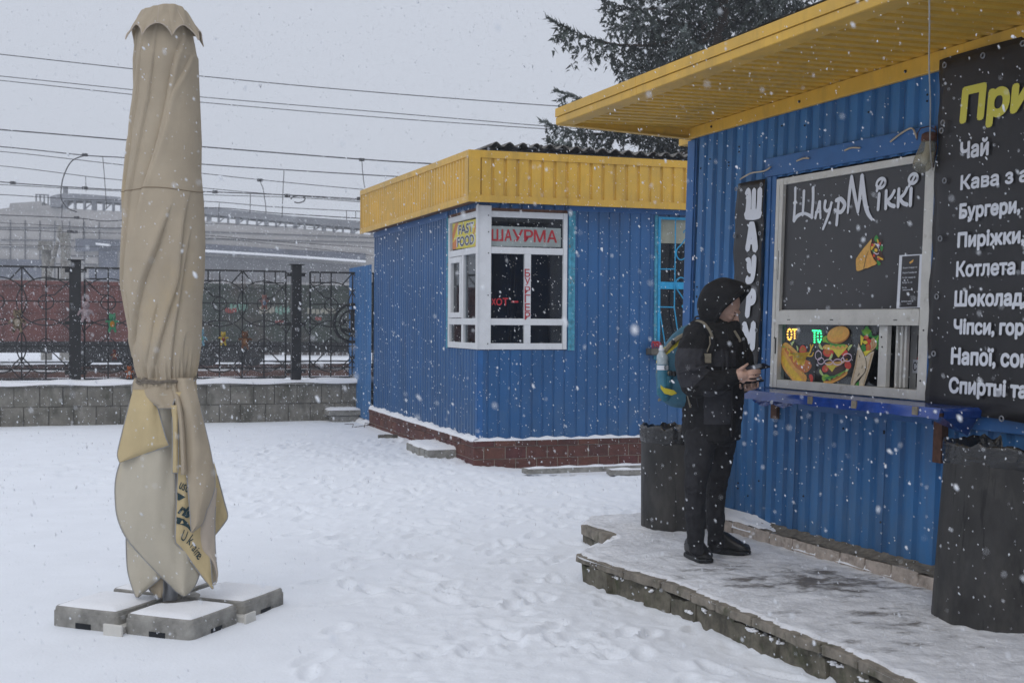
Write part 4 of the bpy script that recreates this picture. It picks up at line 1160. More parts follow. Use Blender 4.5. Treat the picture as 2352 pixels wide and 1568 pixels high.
# wavy roof sheets
def wave(u0, u1, v0, v1, z0, rise, mb, ph=0., amp=.026):
    U = np.linspace(u0, u1, int((u1 - u0) / .016))
    for t in (0, -.008):
        mb.grid([[LF(u, z0 + t + amp * math.cos(2 * math.pi * u / .166 + ph) + rise * (v - v0) + .01 * math.sin(u * 2.2), -v) for u in U] for v in np.linspace(v0, v1, 8)])
    mb.grid([[LF(u, z0 + t + amp * math.cos(2 * math.pi * u / .166 + ph) + .01 * math.sin(u * 2.2), -v0) for u in U] for t in (0, -.008)])
mb = MB(); wave(.10, 4.6, -.13, 5.6, 3.685, .012, mb); wave(.62, 4.6, .10, 1.2, 3.705, .03, mb, 1.2)
rf2 = mb.build('roof', m_asb, k2, smooth=True, angle=60, fix=False)
mb = MB(); mb.box(LF, .02, 4.6, 3.56, 3.62, -.02, fo - .02); mb.box(LF, -.10, .0, 3.56, 3.60, -5.5, fo - .02); mb.build('roof_batten', m_dark, rf2)
sn = MB()
for k in range(26):
    u = .166 * k + .33; vv = .02 + .2 * rb.random()
    if rb.random() < .5: sn.ball(LF(u, 3.672 + .01 * math.sin(u * 2.2), -vv), (.05, .12, .012), 10, ax=np.array([E1, E2, [0, 0, 1]]))
sn.build('roof_snow', m_snowcap, rf2, smooth=True)
# corner window
zwn = lambda zx, zy: ((1022.0 + zx * .2198), (470.9 + zy * .2198))           # close-up of the window -> photo pixels
cf = lambda zx, zy, c=.01: LF.px(*zwn(zx, zy), c)
csd = lambda zx, zy, c=.01: LS.px(*zwn(zx, zy), c)
Wn = MB()
Z = dict(b=1.322, b2=1.395, r2=(1.607, 1.683), r1=(2.438, 2.515), t=(2.86, 2.93))
Wn.box(LF, -.006, .15, Z['b'], 2.99, .0, .022); Wn.box(LS, -.018, .062, Z['b'], 2.99, .0, .016); Wn.box(LF, -.028, -.006, Z['b'], 3.0, .010, .034)
Wn.box(LF, 1.05, 1.10, Z['b'], 2.93, -.04, .012)
for z0, z1 in ((Z['b'], Z['b2']), Z['r2'], Z['r1'], Z['t']): Wn.box(LF, .152, 1.048, z0, z1, -.04, .010)
for z0, z1 in ((Z['b2'], Z['r2'][0]), (Z['r2'][1], Z['r1'][0])): Wn.box(LF, .565, .645, z0, z1, -.04, .008)
Wn.box(LS, 1.18, 1.235, Z['b'], 2.93, -.04, .012)
for z0, z1 in ((Z['b'], Z['b2']), Z['r2'], Z['r1'], Z['t']): Wn.box(LS, .064, 1.178, z0, z1, -.04, .010)
Wn.box(LS, .585, .655, Z['b2'], Z['r2'][0], -.04, .008); Wn.box(LS, .585, .655, Z['r2'][1], Z['r1'][0], -.04, .009)
Wn.box(LS, 1.10, 1.16, 1.69, 2.43, -.03, .018); Wn.box(LS, .66, .72, 1.69, 2.43, -.03, .018); Wn.box(LS, .722, 1.098, 2.36, 2.43, -.03, .018); Wn.box(LS, .722, 1.098, 1.69, 1.755, -.03, .018)
wn = Wn.build('corner_window', m_white, k2, bevel=.005)
mb = MB(); mb.box(LF, .15, 1.05, 1.39, 2.87, -.030, -.024); mb.build('pane', m_glassd, wn)
mb = MB(); mb.box(LS, .06, 1.18, 1.39, 2.44, -.030, -.024); mb.build('pane', m_glassd, wn)
mb = MB()
for zx, zy in ((455, 108), (455, 280), (455, 502), (450, 942), (446, 1448)): mb.ball(LF(*cf(zx, zy, .02), .022), .008, 6)
mb.build('screws', m_black, wn)
boxes('window_trim', m_teal, k2, LF, [(1.115, 1.15, 1.31, 2.95, .003, .02), (1.152, 1.20, 1.31, 2.96, .003, .012)]); boxes('window_trim', m_teal, k2, LS, [(1.24, 1.275, 1.31, 2.95, .003, .022)])
mb = MB(); mb.box(LF, .05, 1.10, 2.932, 2.965, -.01, .004); mb.box(LS, .05, 1.235, 2.932, 2.965, -.01, .006); mb.build('foam_gap', m_brown, k2)
# writing on the corner window
mb = MB(); V = [cf(485, 215), cf(1222, 243), cf(1222, 440), cf(485, 428)]
mb.flat(LF, V, -.0225, 0); mb.build('window_strip', mat('pale_strip', (.30, .34, .33), rough=.6), wn, fix=False)
def lset(mb, body, x0, y0, x1, y1, c, bold, skew=0):
    a0, b0 = cf(x0, y1, c); a1, b1 = cf(x1, y0, c); text(mb, LF, body, a0, b0, a1 - a0, b1 - b0, c, bold, 0, 0, skew)
mb = MB()
xs_ = [(486, 610), (622, 700), (704, 818), (826, 922), (928, 1052), (1065, 1172)]
for ch, (x0, x1), dy in zip('ШАУРМА', xs_, (0, 2, 6, 10, 14, 18)): lset(mb, ch, x0, 254 + dy * .6, x1, 374 + dy, -.019, .02)
mb.build('lettering', m_red, wn, label='red hand cut letters spelling a word on the pale strip', fix=False)
mb = MB()
for ch, x0, x1, y0, y1 in (('Х', 486, 532, 976, 1044), ('О', 534, 598, 974, 1048), ('Т', 602, 662, 970, 1050)): lset(mb, ch, x0, y0, x1, y1, -.019, .03)
a0, b0 = cf(697, 1019, -.019); a1, b1 = cf(766, 1001, -.019); mb.flat(LF, [(a0, b0), (a1, b0), (a1, b1), (a0, b1)], -.019)
mb.build('lettering', m_red, wn, fix=False)
mb = MB()
for ch, y0, y1 in zip('БУРГЕР', (668, 758, 848, 935, 1028, 1116), (755, 842, 932, 1022, 1112, 1202)): lset(mb, ch, 833, y0, 891, y1 - 4, .012, .012)
mb.build('lettering', m_red, wn, fix=False)
p = MB()
yq = [csd(66, 198, .0), csd(334, 140, .0), csd(332, 430, .0), csd(66, 466, .0)]
p.prism(LS, yq, -.022, -.016, 0)
for q in ([(98, 190), (130, 183), (68, 395), (66, 300)], [(320, 143), (334, 140), (290, 310), (280, 300)], [(334, 330), (334, 360), (310, 434), (296, 436)], [(66, 400), (120, 330), (120, 420), (100, 462), (66, 466)]):
    p.flat(LS, [csd(*s_, .0) for s_ in q], -.0152, 1)
def stx(body, x0, y0, x1, y1, c, mi, bold, dy):
    a0, b0 = csd(x0, y1, .0); a1, _ = csd(x1, y1 - dy, .0); _, b1 = csd(x0, y0, .0)
    text(p, LS, body, a0, b0, a1 - a0, b1 - b0, c, bold, 0, mi)
for c, mi, bold in ((-.0144, 2, .085), (-.0136, 3, .035)):
    e = 4 if mi == 2 else 0
    stx('FAST', 132 - e, 213 - e, 280 + e, 312 + e, c, mi, bold, 22); stx('FOOD', 120 - e, 338 - e, 288 + e, 440 + e, c, mi, bold, 22)
p.build('fast_food_sign', [mat('sign_yellow', (.62, .52, .035), rough=.4), mat('sign_orange', (.55, .17, .03), rough=.4), m_letter, mat('sign_ink', (.03, .035, .06), rough=.4)], wn, fix=False)
# grilled window beside the near kiosk
gq = lambda zx, zy, c=.03: LF.px(1481.4 + zx * .2159, 482.3 + zy * .2159, c)
GR = MB()
ub = lambda zx: gq(zx, 600)[0]; zz = lambda zy: gq(250, zy)[1]
GR.box(LF, 2.275, 2.305, 1.15, 2.93, .0, .035); GR.box(LF, 3.07, 3.10, 1.15, 2.93, .0, .035); GR.box(LF, 2.305, 3.07, 2.90, 2.93, .0, .03)
gw = GR.build('grilled_window', m_cyan, k2)
mb = MB(); mb.box(LF, 2.235, 2.272, 1.2, 2.95, .002, .02); mb.build('window_trim', m_teal, gw)
mb = MB()
tb = lambda *pts, r=.008: mb.tube([LF(*gq(*p_), .03) for p_ in pts], r, 6)
tb((325, 90), (320, 600), (312, 1040), (345, 1270)); tb((160, 628), (320, 628)); tb((155, 1030), (308, 1034)); tb((152, 1040), (215, 1440)); tb((345, 1265), (380, 1450)); tb((160, 100), (155, 1040))
tb(*[tuple(p_) for p_ in spline([(412, 245), (420, 220), (450, 215), (462, 250), (400, 350), (340, 420), (335, 480), (370, 528), (420, 515), (440, 470), (425, 430)], 5)])
tb(*[tuple(p_) for p_ in spline([(436, 800), (425, 740), (380, 718), (335, 750), (330, 820), (380, 900), (440, 990), (470, 1040)], 5)])
tb(*[tuple(p_) for p_ in spline([(400, 1010), (398, 1030), (420, 1042), (450, 1030)], 5)])
mb.box(LF, ub(160), 2.95, zz(840), zz(765), .012, .022)
mb.build('grille', m_cyan, gw)
mb = MB(); mb.box(LF, 2.3, 3.08, 1.15, 2.92, -.05, -.044); mb.build('pane', m_glassd, gw)
mb = MB(); mb.box(LF, 2.3, 3.08, zz(350), 2.92, -.038, -.030); mb.build('blind', mat('cream_blind', (.36, .36, .28), rough=.8), gw)
tr = thing('tray', 'small dark tray with red ribbon fixed under the cyan grille', 'tray', LF(2.2, 1.25, .1))
mb = MB(); a0, b0 = LF.px(1492, 815, .12); a1, b1 = LF.px(1530, 800, .12)
mb.box(LF, a0, a1, b0, b0 + .01, .02, .16); mb.box(LF, a0, a0 + .01, b0, b1, .02, .16); mb.box(LF, a1 - .01, a1, b0, b1, .02, .16); mb.box(LF, a0, a1, b0, b1, .15, .16); mb.box(LF, a0, a1, b0, b1, .02, .03); mb.build('box', m_concw, tr)
mb = MB()
for k in range(5): mb.tube(spline([LF(a0 + .05 + .02 * k, b1 - .02, .1), LF(a0 + .04 + .025 * k, b1 + .05, .1 + .01 * k), LF(a0 + .06 + .015 * k, b1 + .085, .09), LF(a0 + .07 + .02 * k, b1 + .02, .12)], 4), .006, 5)
mb.build('ribbon', m_red, tr)

# blue sheet fence running from the far kiosk to the wall
pn = thing('sheet_fence', 'upright blue corrugated sheet closing the gap between far kiosk and stone wall', 'fence', LS(6.2, .05, .03))
mb = MB(); corr(LS, 5.52, 7.25, .07, 2.53, .03, .122, .02, mb, .5); mb.build('sheet', m_blue2, pn, fix=False)
mb = MB(); mb.box(LS, 5.54, 7.24, .5, .55, -.03, .002); mb.box(LS, 5.54, 7.24, 2.2, 2.25, -.03, .002); mb.box(LS, 7.2, 7.24, 0, 2.5, -.07, -.031); mb.build('rail', m_iron, pn)
sn = MB(); sn.grid([[LS(v, h * (1 + .3 * math.sin(v * 11)), c) for v in np.linspace(5.5, 7.3, 30)] for c, h in ((.0, .06), (.04, .055), (.08, .035), (.13, -.02))]); o = sn.build('snow_bank', m_snowcap, smooth=True, angle=80, fix=False); o['kind'] = 'stuff'

# ---------------------------------------------------------------- stone wall and iron fence along the tracks
F0 = ongr(735, 966, 0); F0[2] = 0
FW = Fr(F0, E1, -E2)
wall = thing('stone_wall', 'low grey block wall with snow along its top under the iron fence', 'wall', FW(-2.5, 0, -.15))
zt = .665
mb = MB(); rs_ = random.Random(8)
for ci, (z0, z1) in enumerate(((-.15, .285), (.292, .60))):
    a = -11 + .2 * ci
    while a < 3.2:
        l = rs_.choice((.33, .36, .40, .37)); d = rs_.uniform(-.012, .012)
        mb.box(FW, a, a + l - .010, z0, z1, -.3, d); a += l
mb.build('blocks', m_block, wall, bevel=.008)
mb = MB(); mb.box(FW, -11, 3.2, -.2, .598, -.28, -.02); mb.build('core', m_concw, wall)
mb = MB(); mb.box(FW, -11, 3.2, .602, .632, -.33, .03); mb.build('coping', m_conc, wall)
sn = MB()
cs = [(-.34, .0), (-.32, .035), (-.2, .062), (-.06, .062), (.02, .045), (.042, .015), (.044, -.008)]
sn.grid([[FW(a, .630 + h * (1 + .2 * math.sin(a * 3.1) + .2 * math.sin(a * 7.7 + 1)) - (.012 * math.sin(a * 5) if h < .02 else 0), c + .008 * math.sin(a * 4.3)) for a in np.linspace(-11, 3.2, 260)] for c, h in cs])
sn.build('snow_cap', m_snowcap, wall, smooth=True, angle=80, fix=False)
fence = thing('iron_fence', 'black wrought iron fence of overlapping circles between square posts on stone wall', 'fence', FW(-2.5, zt, -.15))
FC = -.15
FP_ = Fr(FW(0, 0, FC), E1, -E2)
post_px = (-79, 174, 428, 680, 934)
pa = [FP_.px(x, 740)[0] for x in post_px]
for a in pa:
    mb = MB(); mb.box(FP_, a - .078, a + .078, .60, 2.545, -.07, .07); mb.box(FP_, a - .125, a + .125, 2.548, 2.56, -.115, .115)
    for z in (2.36, 1.55, .78): mb.box(FP_, a - .16, a + .16, z, z + .06, -.02, .02)
    mb.build('post', m_iron, fence, bevel=.006)
# panel design in close-up units
def pmap(x, y): return ((x - 462) * .001775, 2.437 - (y - 118) * (2.437 - .70) / 990)
def arc(cx, cy_, r, t0, t1, n=22, ry=None): return [(cx + r * math.cos(R(t0 + (t1 - t0) * i / n)), cy_ - (ry or r) * math.sin(R(t0 + (t1 - t0) * i / n))) for i in range(n + 1)]
des = [([(x, 118), (x, 1108)], 9) for x in (66, 859)] + [([(x, 118), (x, 1108)], 7) for x in (263, 465, 662)] + [([(66, y), (859, y)], 9) for y in (118, 1104)] + [([(66, y), (859, y)], 6) for y in (418, 812, 1012)]
des += [([(160, 118), (160, 215)], 7), ([(762, 118), (762, 225)], 7), ([(66, 215), (263, 215)], 7), ([(662, 226), (859, 226)], 7)]
for cx in (263, 662):
    for cy_ in (420, 812): des.append((arc(cx, cy_, 240, 0, 360, 60, 238 if cy_ > 500 else 210), 6))
    for cy_ in (426, 808): des.append((arc(cx, cy_, 62, 0, 360, 28), 6))
des += [([(68, 222), (200, 355), (263, 360)], 6), ([(857, 235), (730, 362), (662, 365)], 6), ([(465, 120), (372, 228)], 7), ([(467, 120), (566, 238)], 7), ([(80, 1000), (212, 868)], 6), ([(857, 1010), (716, 868)], 6),
        ([(465, 905), (372, 1000)], 6), ([(465, 905), (552, 1000)], 6), ([(66, 605), (150, 605)], 6), ([(775, 610), (859, 610)], 6), ([(375, 1010), (460, 1100), (548, 1010)], 6)]
clip = lambda p_: 60 <= p_[0] <= 864 and 110 <= p_[1] <= 1110
for i in range(4):
    mid = (pa[i] + pa[i + 1]) / 2
    mb = MB()
    for pts, r in des:
        run = []
        for p_ in pts + [None]:
            if p_ is not None and clip(p_): run.append(p_)
            else:
                if len(run) > 1: mb.tube([FP_(mid + pmap(*q)[0], pmap(*q)[1], 0) for q in run], r * .0017, 5)
                run = []
    for sx, x in ((-1, 66), (1, 859)):
        a0 = mid + pmap(x, 0)[0]; a1 = pa[i] if sx < 0 else pa[i + 1]
        for z in (1.70,): mb.tube([FP_(a0, z, 0), FP_((a0 + a1) / 2, z - .13, 0)], .010, 5); mb.tube([FP_(a0, z - .3, 0), FP_((a0 + a1) / 2, z - .13, 0)], .010, 5)
    mb.build('panel', m_iron, fence)
# round emblem on the last panel
mb = MB(); mid = (pa[3] + pa[4]) / 2; ez = FP_.px(800, 742)[1]
for r, t in ((.31, .026), (.215, .016)): mb.tube([FP_(mid + r * math.cos(t_), ez + r * math.sin(t_), .02) for t_ in np.linspace(0, 2 * math.pi, 40, endpoint=False)], t, 6, closed=True)
mb.box(FP_, mid - .03, mid + .03, ez - .2, ez + .2, .0, .04); mb.prism(FP_, [(mid - .2, ez - .08), (mid + .2, ez - .14), (mid + .2, ez - .20), (mid - .19, ez - .14)], .005, .035); mb.prism(FP_, [(mid - .16, ez + .08), (mid - .07, ez + .02), (mid - .16, ez - .02)], .0, .04)
for k in range(16):
    t_ = 2 * math.pi * k / 16; mb.ball(FP_(mid + .31 * math.cos(t_), ez + .31 * math.sin(t_), .02), .035, 6)
mb.build('emblem', m_iron, fence)

# stuffed toys tied to the fence
def toymat(n, c): return mat(n, tuple(.68 * q for q in c), rough=.95, var=.25, scale=30, bump=.6, bscale=60)
def toy(label, x, y, size, body, accent, pose=0, head=True, ears=1, hang=0.):
    P = onplane(x, y, FP_(0, 0, .06), -E2); s = size
    t = thing('soft_toy', label, 'soft toy', P - np.array([0, 0, s]), 'soft toys tied to the fence')
    U, N, Zv = E1, -E2, np.array([0, 0, 1.])
    q = lambda u, v, n: P + U * u * s + Zv * v * s + N * n * s
    ax = np.array([U, N, Zv])
    mb = MB(); mb.ball(q(0, -.1, 0), (.42 * s, .30 * s, .55 * s), 12, ax=ax)
    for sx in (-1, 1):
        mb.tube([q(.3 * sx, .15, .05), q(.55 * sx, .15 + .2 * pose, .15), q(.75 * sx, -.05 + .5 * pose, .2)], [.15 * s, .14 * s, .10 * s], 8)
        mb.tube([q(.2 * sx, -.5, .05), q(.3 * sx, -.8, .12), q(.34 * sx, -1., .2)], [.18 * s, .16 * s, .13 * s], 8)
    o = remeshed(mb, 'body', body, t, s * .07, 3)
    mb = MB(); mb.ball(q(0, .65, .08), (.40 * s, .34 * s, .36 * s), 12, ax=ax); mb.ball(q(0, .56, .36), (.18 * s, .16 * s, .14 * s), 10, ax=ax)
    for sx in (-1, 1): mb.ball(q(.26 * sx, .65 + .34 * max(1, ears * .8), .02), (.13 * s, .07 * s, .15 * s * ears), 8, ax=ax)
    remeshed(mb, 'head', body, t, s * .07, 2)
    mb = MB(); mb.ball(q(0, -.1, .16), (.28 * s, .20 * s, .38 * s), 10, ax=ax)
    mb.build('belly', accent, t, smooth=True)
    mb = MB(); mb.ball(q(-.13, .72, .40), .045 * s, 6); mb.ball(q(.13, .72, .40), .045 * s, 6); mb.ball(q(0, .58, .53), .05 * s, 6); mb.build('face', m_black, t)
tm = lambda n, c: toymat('plush_' + n, c)
leo = tm('spotted', (.25, .19, .12)); overlay(leo, (.03, .022, .016), 26, .5, .56)
for a in (('spotted tan cub toy hanging in the first fence panel', 40, 738, .17, leo, tm('cream', (.42, .36, .28)), -.4),
          ('pale pink bunny toy hung behind the fence post', 197, 716, .16, tm('pink', (.42, .33, .34)), tm('palepink', (.46, .38, .39)), -.6, True, 2.4),
          ('green crocodile toy with red and yellow belly on the fence beside the parasol', 258, 742, 0.144, tm('green', (.06, .28, .14)), tm('orange', (.5, .22, .03)), .3),
          ('tiny reddish brown toy dangling on a string low on the fence', 263, 815, 0.079, tm('redbrown', (.15, .04, .03)), tm('tan', (.4, .25, .15)), -.3),
          ('orange and white toy lying at the foot of the fence by the parasol', 297, 855, 0.094, tm('fox', (.38, .09, .02)), tm('white', (.5, .5, .48)), .2),
          ('light blue toy half hidden behind the closed parasol', 462, 776, 0.122, tm('lightblue', (.22, .42, .52)), tm('mint', (.18, .4, .25)), -.5, True, 1.6),
          ('small yellow toy with a dark red vest sitting on the fence', 513, 778, 0.108, tm('yellow', (.52, .38, .05)), tm('darkred', (.22, .02, .02)), .3),
          ('brown bear toy with spread arms on the fence', 563, 782, 0.144, tm('brown', (.15, .06, .025)), tm('lightbrown', (.28, .14, .06)), .2),
          ('pink and blue doll toy tied high in a small fence circle', 607, 694, 0.115, tm('dusty', (.26, .13, .11)), tm('denim', (.14, .19, .26)), .4)):
    toy(*a)

# ---------------------------------------------------------------- paving steps, twig, planks
def slab_stack(name, label, pieces, loc, group):
    t = thing(name, label, 'step', loc, group)
    return t
def steps(label, P, ax, ay, blocks, snow):
    t = thing('paver_step', label, 'step', P, 'concrete paver steps in the snow')
    fr = Fr(P, ax, -ay)
    for (a0, a1, c0, c1, z0, z1) in blocks:
        mb = MB(); mb.box(fr, a0, a1, z0, z1, c0, c1); mb.build('slab', m_conc, t, bevel=.012)
        sn = MB(); n = 12
        G = [[fr(a0 + (a1 - a0) * (.01 + .98 * i / n), z1 + (.035 * min(1, 6 * (i / n) * (1 - i / n) + .35) * min(1, 6 * (j / n) * (1 - j / n) + .35) + .005 * math.sin(i * 2.1 + j * 1.3)) * (0 if i in (0, n) or j in (0, n) else 1) + .001, c0 + (c1 - c0) * (.01 + .98 * j / n)) for i in range(n + 1)] for j in range(n + 1)]
        sn.grid(G); sn.build('snow_cap', m_snowcap, t, smooth=True, angle=80, fix=False)
    return t
P = ongr(735, 965, 0)
steps('two stacked snow covered slabs where the wall meets the blue sheet fence', P + E1 * .05, E1, E2, [(.08, .52, .04, .40, -.04, .10), (.0, .56, .03, .44, .106, .19)], 1)
P = ongr(985, 1053, 0)
steps('wide step of three pavers in front of the far kiosk brick base', P + E1 * 0, E1, E2, [(-.02, .42, .0, -.34, -.05, .10), (-.04, .40, -.35, -.69, -.05, .098), (-.02, .42, -.70, -1.03, -.05, .10)], 1)
mb = MB(); P = ongr(830, 978, .02)
for a in ((0, 0, 0), (.3, .02, .5), (-.2, .03, 2.2), (.1, .05, 1.2)):
    d = np.array([math.cos(a[2]), math.sin(a[2]), .15]); mb.tube([P + np.array([a[0], 0, 0]) - d * .12, P + np.array([a[0] * .6, 0, a[1]]), P + np.array([a[0], 0, 0]) + d * .12], .005, 5)
o = mb.build('twig', m_bark); tag(o, 'dry forked twig lying on the snow in front of stacked slabs', 'twig')
mb = MB(); P = ongr(868, 1003, .02); mb.prism(Fr(P, E1, np.array([0, 0, 1.]), v=E2), [(0, 0), (.2, -.06), (.28, -.02), (.1, .06)], -.02, .03)
o = mb.build('stone', m_concw); tag(o, 'flat dark stone poking out of snow beside the brick base', 'stone')
for k, (lab, x, y, l, an) in enumerate((('long weathered board lying against the far kiosk brick base', 1210, 1083, 1.5, .36), ('short broken board under snow behind the near bin', 1400, 1085, .7, .15))):
    P = ongr(x, y, .02); d = np.array([math.cos(an), math.sin(an), 0]); nn = np.array([-d[1], d[0], 0]); fr = Fr(P, d, nn)
    t = thing('plank', lab, 'board', P); mb = MB(); mb.box(fr, 0, l, -.03, .026, 0, .16); mb.build('board', m_conc, t, bevel=.004)
    sn = MB(); sn.grid([[fr(a, .027 + .02 * math.sin(a * 9) ** 2 * math.sin(math.pi * j / 4), .16 * j / 4) for a in np.linspace(.02, l - .02, 24)] for j in range(5)]); sn.build('snow_cap', m_snowcap, t, smooth=True, fix=False)

# ================================================================ closed parasol
PY = 6.93
PC = ongr(391, 1378, .09)
par = thing('parasol', 'tall closed beige canvas parasol tied with cord on a concrete slab base', 'parasol', (PC[0], PC[1], 0))
QX = lambda x, y: at(x, y, PY)
Ld = [(13, 327), (30, 320), (80, 305), (105, 302.5), (132, 299), (231, 297), (297, 289), (395, 279), (445, 273.5), (517, 272.5), (657, 270.8), (739, 282), (812, 292), (850, 302), (868, 308.5), (878, 309), (904, 308), (976, 316), (1046, 326), (1110, 335), (1200, 350), (1270, 365)]
Rd = [(13, 417), (30, 425), (80, 438), (105, 443), (120, 446), (128, 450), (231, 453.5), (330, 457), (395, 456), (461, 462), (558, 465), (617, 463.5), (690, 457), (789, 456), (832, 450), (868, 443), (878, 443), (904, 446), (976, 445), (1046, 440), (1110, 438), (1200, 430), (1270, 415)]
NR, NT = 520, 420
ysd = np.linspace(28, 1268, NR)
Lx = np.interp(ysd, [p[0] for p in Ld], [p[1] for p in Ld]); Rx = np.interp(ysd, [p[0] for p in Rd], [p[1] for p in Rd])
th = np.linspace(0, 2 * math.pi, NT, endpoint=False)
# pleat positions (azimuth at the tie, -90 deg faces the camera), each winding round as it climbs
# laps of cloth read off the photo: (points down the fold, depth, which side lies on top)
laps = [([(40, 412), (79, 424), (158, 408), (297, 380), (435, 338), (520, 318), (600, 300)], .13, 1), ([(100, 452), (158, 434), (225, 405), (297, 391), (395, 362), (435, 352)], .07, 1),
        ([(60, 340), (130, 322), (230, 304), (330, 292)], .06, 1), ([(470, 412), (482, 409), (560, 384), (640, 350), (720, 324), (798, 303), (840, 296)], .12, -1),
        ([(440, 446), (485, 440), (560, 434), (643, 426), (720, 404), (780, 385), (822, 372), (868, 358)], .10, -1), ([(520, 452), (558, 448), (640, 437), (739, 421), (800, 412), (868, 405)], .09, -1),
        ([(690, 380), (740, 368), (800, 356), (868, 338)], .05, -1), ([(640, 292), (740, 300), (812, 312), (868, 325)], .04, -1), ([(760, 440), (820, 432), (868, 428)], .05, -1)]
laps = [(np.array(spline([(q[0], q[1]) for q in p_], 6)), a_, d_) for p_, a_, d_ in laps]
plb = [(25, .08), (62, .1), (100, .1), (140, .09), (172, .08)]
rows = []
tie = 868
for i in range(NR):
    y = ysd[i]
    cL, cR = QX(Lx[i], y), QX(Rx[i], y)
    xc, w_ = (cL[0] + cR[0]) / 2, (cR[0] - cL[0]) / 2
    z = (cL[2] + cR[2]) / 2
    hgt = (tie - y) / 418.
    g = np.ones(NT)
    def lap(ang, am_, sg):
        d = sg * ((th - ang + math.pi) % (2 * math.pi) - math.pi)
        return -am_ * np.where(d >= 0, np.exp(-d / .42), np.exp(d / .03)) + .4 * am_ * np.where(d < 0, np.exp(-((d + .11) / .11) ** 2), 0)
    for p_, am, sg in laps:
        if not p_[0, 0] <= y <= p_[-1, 0]: continue
        x = np.interp(y, p_[:, 0], p_[:, 1]); f_ = (y - p_[0, 0]) / (p_[-1, 0] - p_[0, 0])
        q_ = np.clip((x - (Lx[i] + Rx[i]) / 2) / ((Rx[i] - Lx[i]) / 2), -.985, .985)
        g += lap(-math.acos(q_), am * min(1, f_ * 6, (1.0001 - f_) * 5 if p_[-1, 0] < 860 else 9), -sg)
    for k, (a0, am) in enumerate(plb):
        g += lap(R(a0) + (.9 * hgt if hgt > 0 else 0), am * min(1, .3 + y / 260), 1)
    gath = math.exp(-((y - tie) / 42) ** 2)
    g += .035 * gath * np.sin(th * 23 + 2 * np.sin(th * 3)) + .02 * gath * np.sin(th * 41)
    g += .012 * np.sin(3 * th + 2.2 * hgt + 1) + .016 * fbm(th * 2.2 + 9, np.full(NT, hgt * 2.4 + 5) + th * .55, 71) * 2
    e = np.abs(np.cos(th)) ** 3
    g = g / np.max(np.where(np.abs(np.cos(th)) > .93, g, 0)) * e + g * (1 - e)
    dk = .92 - .5 * float(np.clip((y - 885) / 90, 0, 1))
    rows.append(np.stack([xc + w_ * g * np.cos(th), PC[1] + w_ * dk * g * np.sin(th), np.full(NT, z)], -1))
mb = MB()
mb.rings([list(r) for r in rows], 0, True, True)
can = mb.build('canopy', m_canvas, par, smooth=True, angle=60, fix=False)
# sewn seam and the knotted cord
i = int(np.argmin(abs(ysd - 440)))
mb = MB(); mb.tube([rows[i][k] + np.array([0, 0, .006 * math.sin(th[k] * 3)]) + (rows[i][k] - rows[i].mean(0)) * .006 for k in range(0, NT, 3)], .0022, 5, closed=True); mb.build('seam', m_seam, can)
i = int(np.argmin(abs(ysd - tie)))
cen = rows[i].mean(0)
mb = MB()
rt_ = np.percentile(np.linalg.norm((rows[i] - cen)[:, :2], axis=1), 88)
for q in range(2): mb.tube([cen + np.array([(rt_ + .004) * 1.02 * math.cos(t), (rt_ + .004) * .97 * math.sin(t), -.012 * q + .010 * math.sin(t + q) + .003 * math.sin(9 * t + q)]) for t in np.linspace(0, 2 * math.pi, 60, endpoint=False)], .0065, 6, closed=True)
mb.ball(cen + np.array([-rt_ * .55, -rt_ * .82, -.004]), (.018, .014, .014), 8); mb.build('tie_cord', m_cord, par)
# scalloped top cap
ct, cb_ = QX(371, 18), QX(374, 80)
mb = MB(); rs = []
for t in np.linspace(0, 1, 26):
    ring = []
    for k in range(192):
        a = 2 * math.pi * k / 192
        sc = abs(math.sin(4 * (a + .35)))            # eight scallops
        zlow = (QX(0, 62 + 34 * (1 - sc ** .6))[2]); ztop_ = ct[2] - .012 * math.sin(2 * a)
        z = ztop_ + (zlow - ztop_) * t
        r0, r1 = .113, .192
        r = r0 + (r1 - r0) * (t ** .85) + .012 * (1 - sc) * t - .016 * sc * t * (1 - t) * 2 + (.010 * (1 - sc ** .5) - .012 * sc) * max(0, t - .75) * 3 + .004 * math.sin(a * 13 + t * 6)
        xc = (ct[0] * (1 - t) + cb_[0] * t)
        ring.append((xc + r * math.cos(a), PC[1] + r * math.sin(a), z))
    rs.append(ring)
mb.rings([[(ct[0] + .001 * math.cos(2 * math.pi * k / 192), PC[1] + .001 * math.sin(2 * math.pi * k / 192), ct[2] + .006) for k in range(192)]] + rs, 0, True, False)
cap = mb.build('top_cap', m_canvas, par, smooth=True, angle=60, fix=False, thick=.003)
mb = MB(); mb.tube([np.array(p) for p in rs[-1]], .0035, 5, closed=True)
for k in range(8):
    j = int((k + .5) * 24 - .35 / (2 * math.pi) * 192) % 192
    mb.tube([np.array(rs[t][j]) * 1.0 + np.array([0, 0, .001]) for t in range(0, 26, 2)], .0025, 5)
mb.build('piping', m_greycl, cap)
mb = MB(); mb.ball((ct[0] + .01, PC[1], ct[2] + .016), (.014, .014, .016), 10); mb.build('finial', m_steel, par)
mb = MB(); mb.tube([(PC[0], PC[1], .08), (PC[0], PC[1], 3.25)], .033, 20); mb.build('pole', m_steel, par, smooth=True)
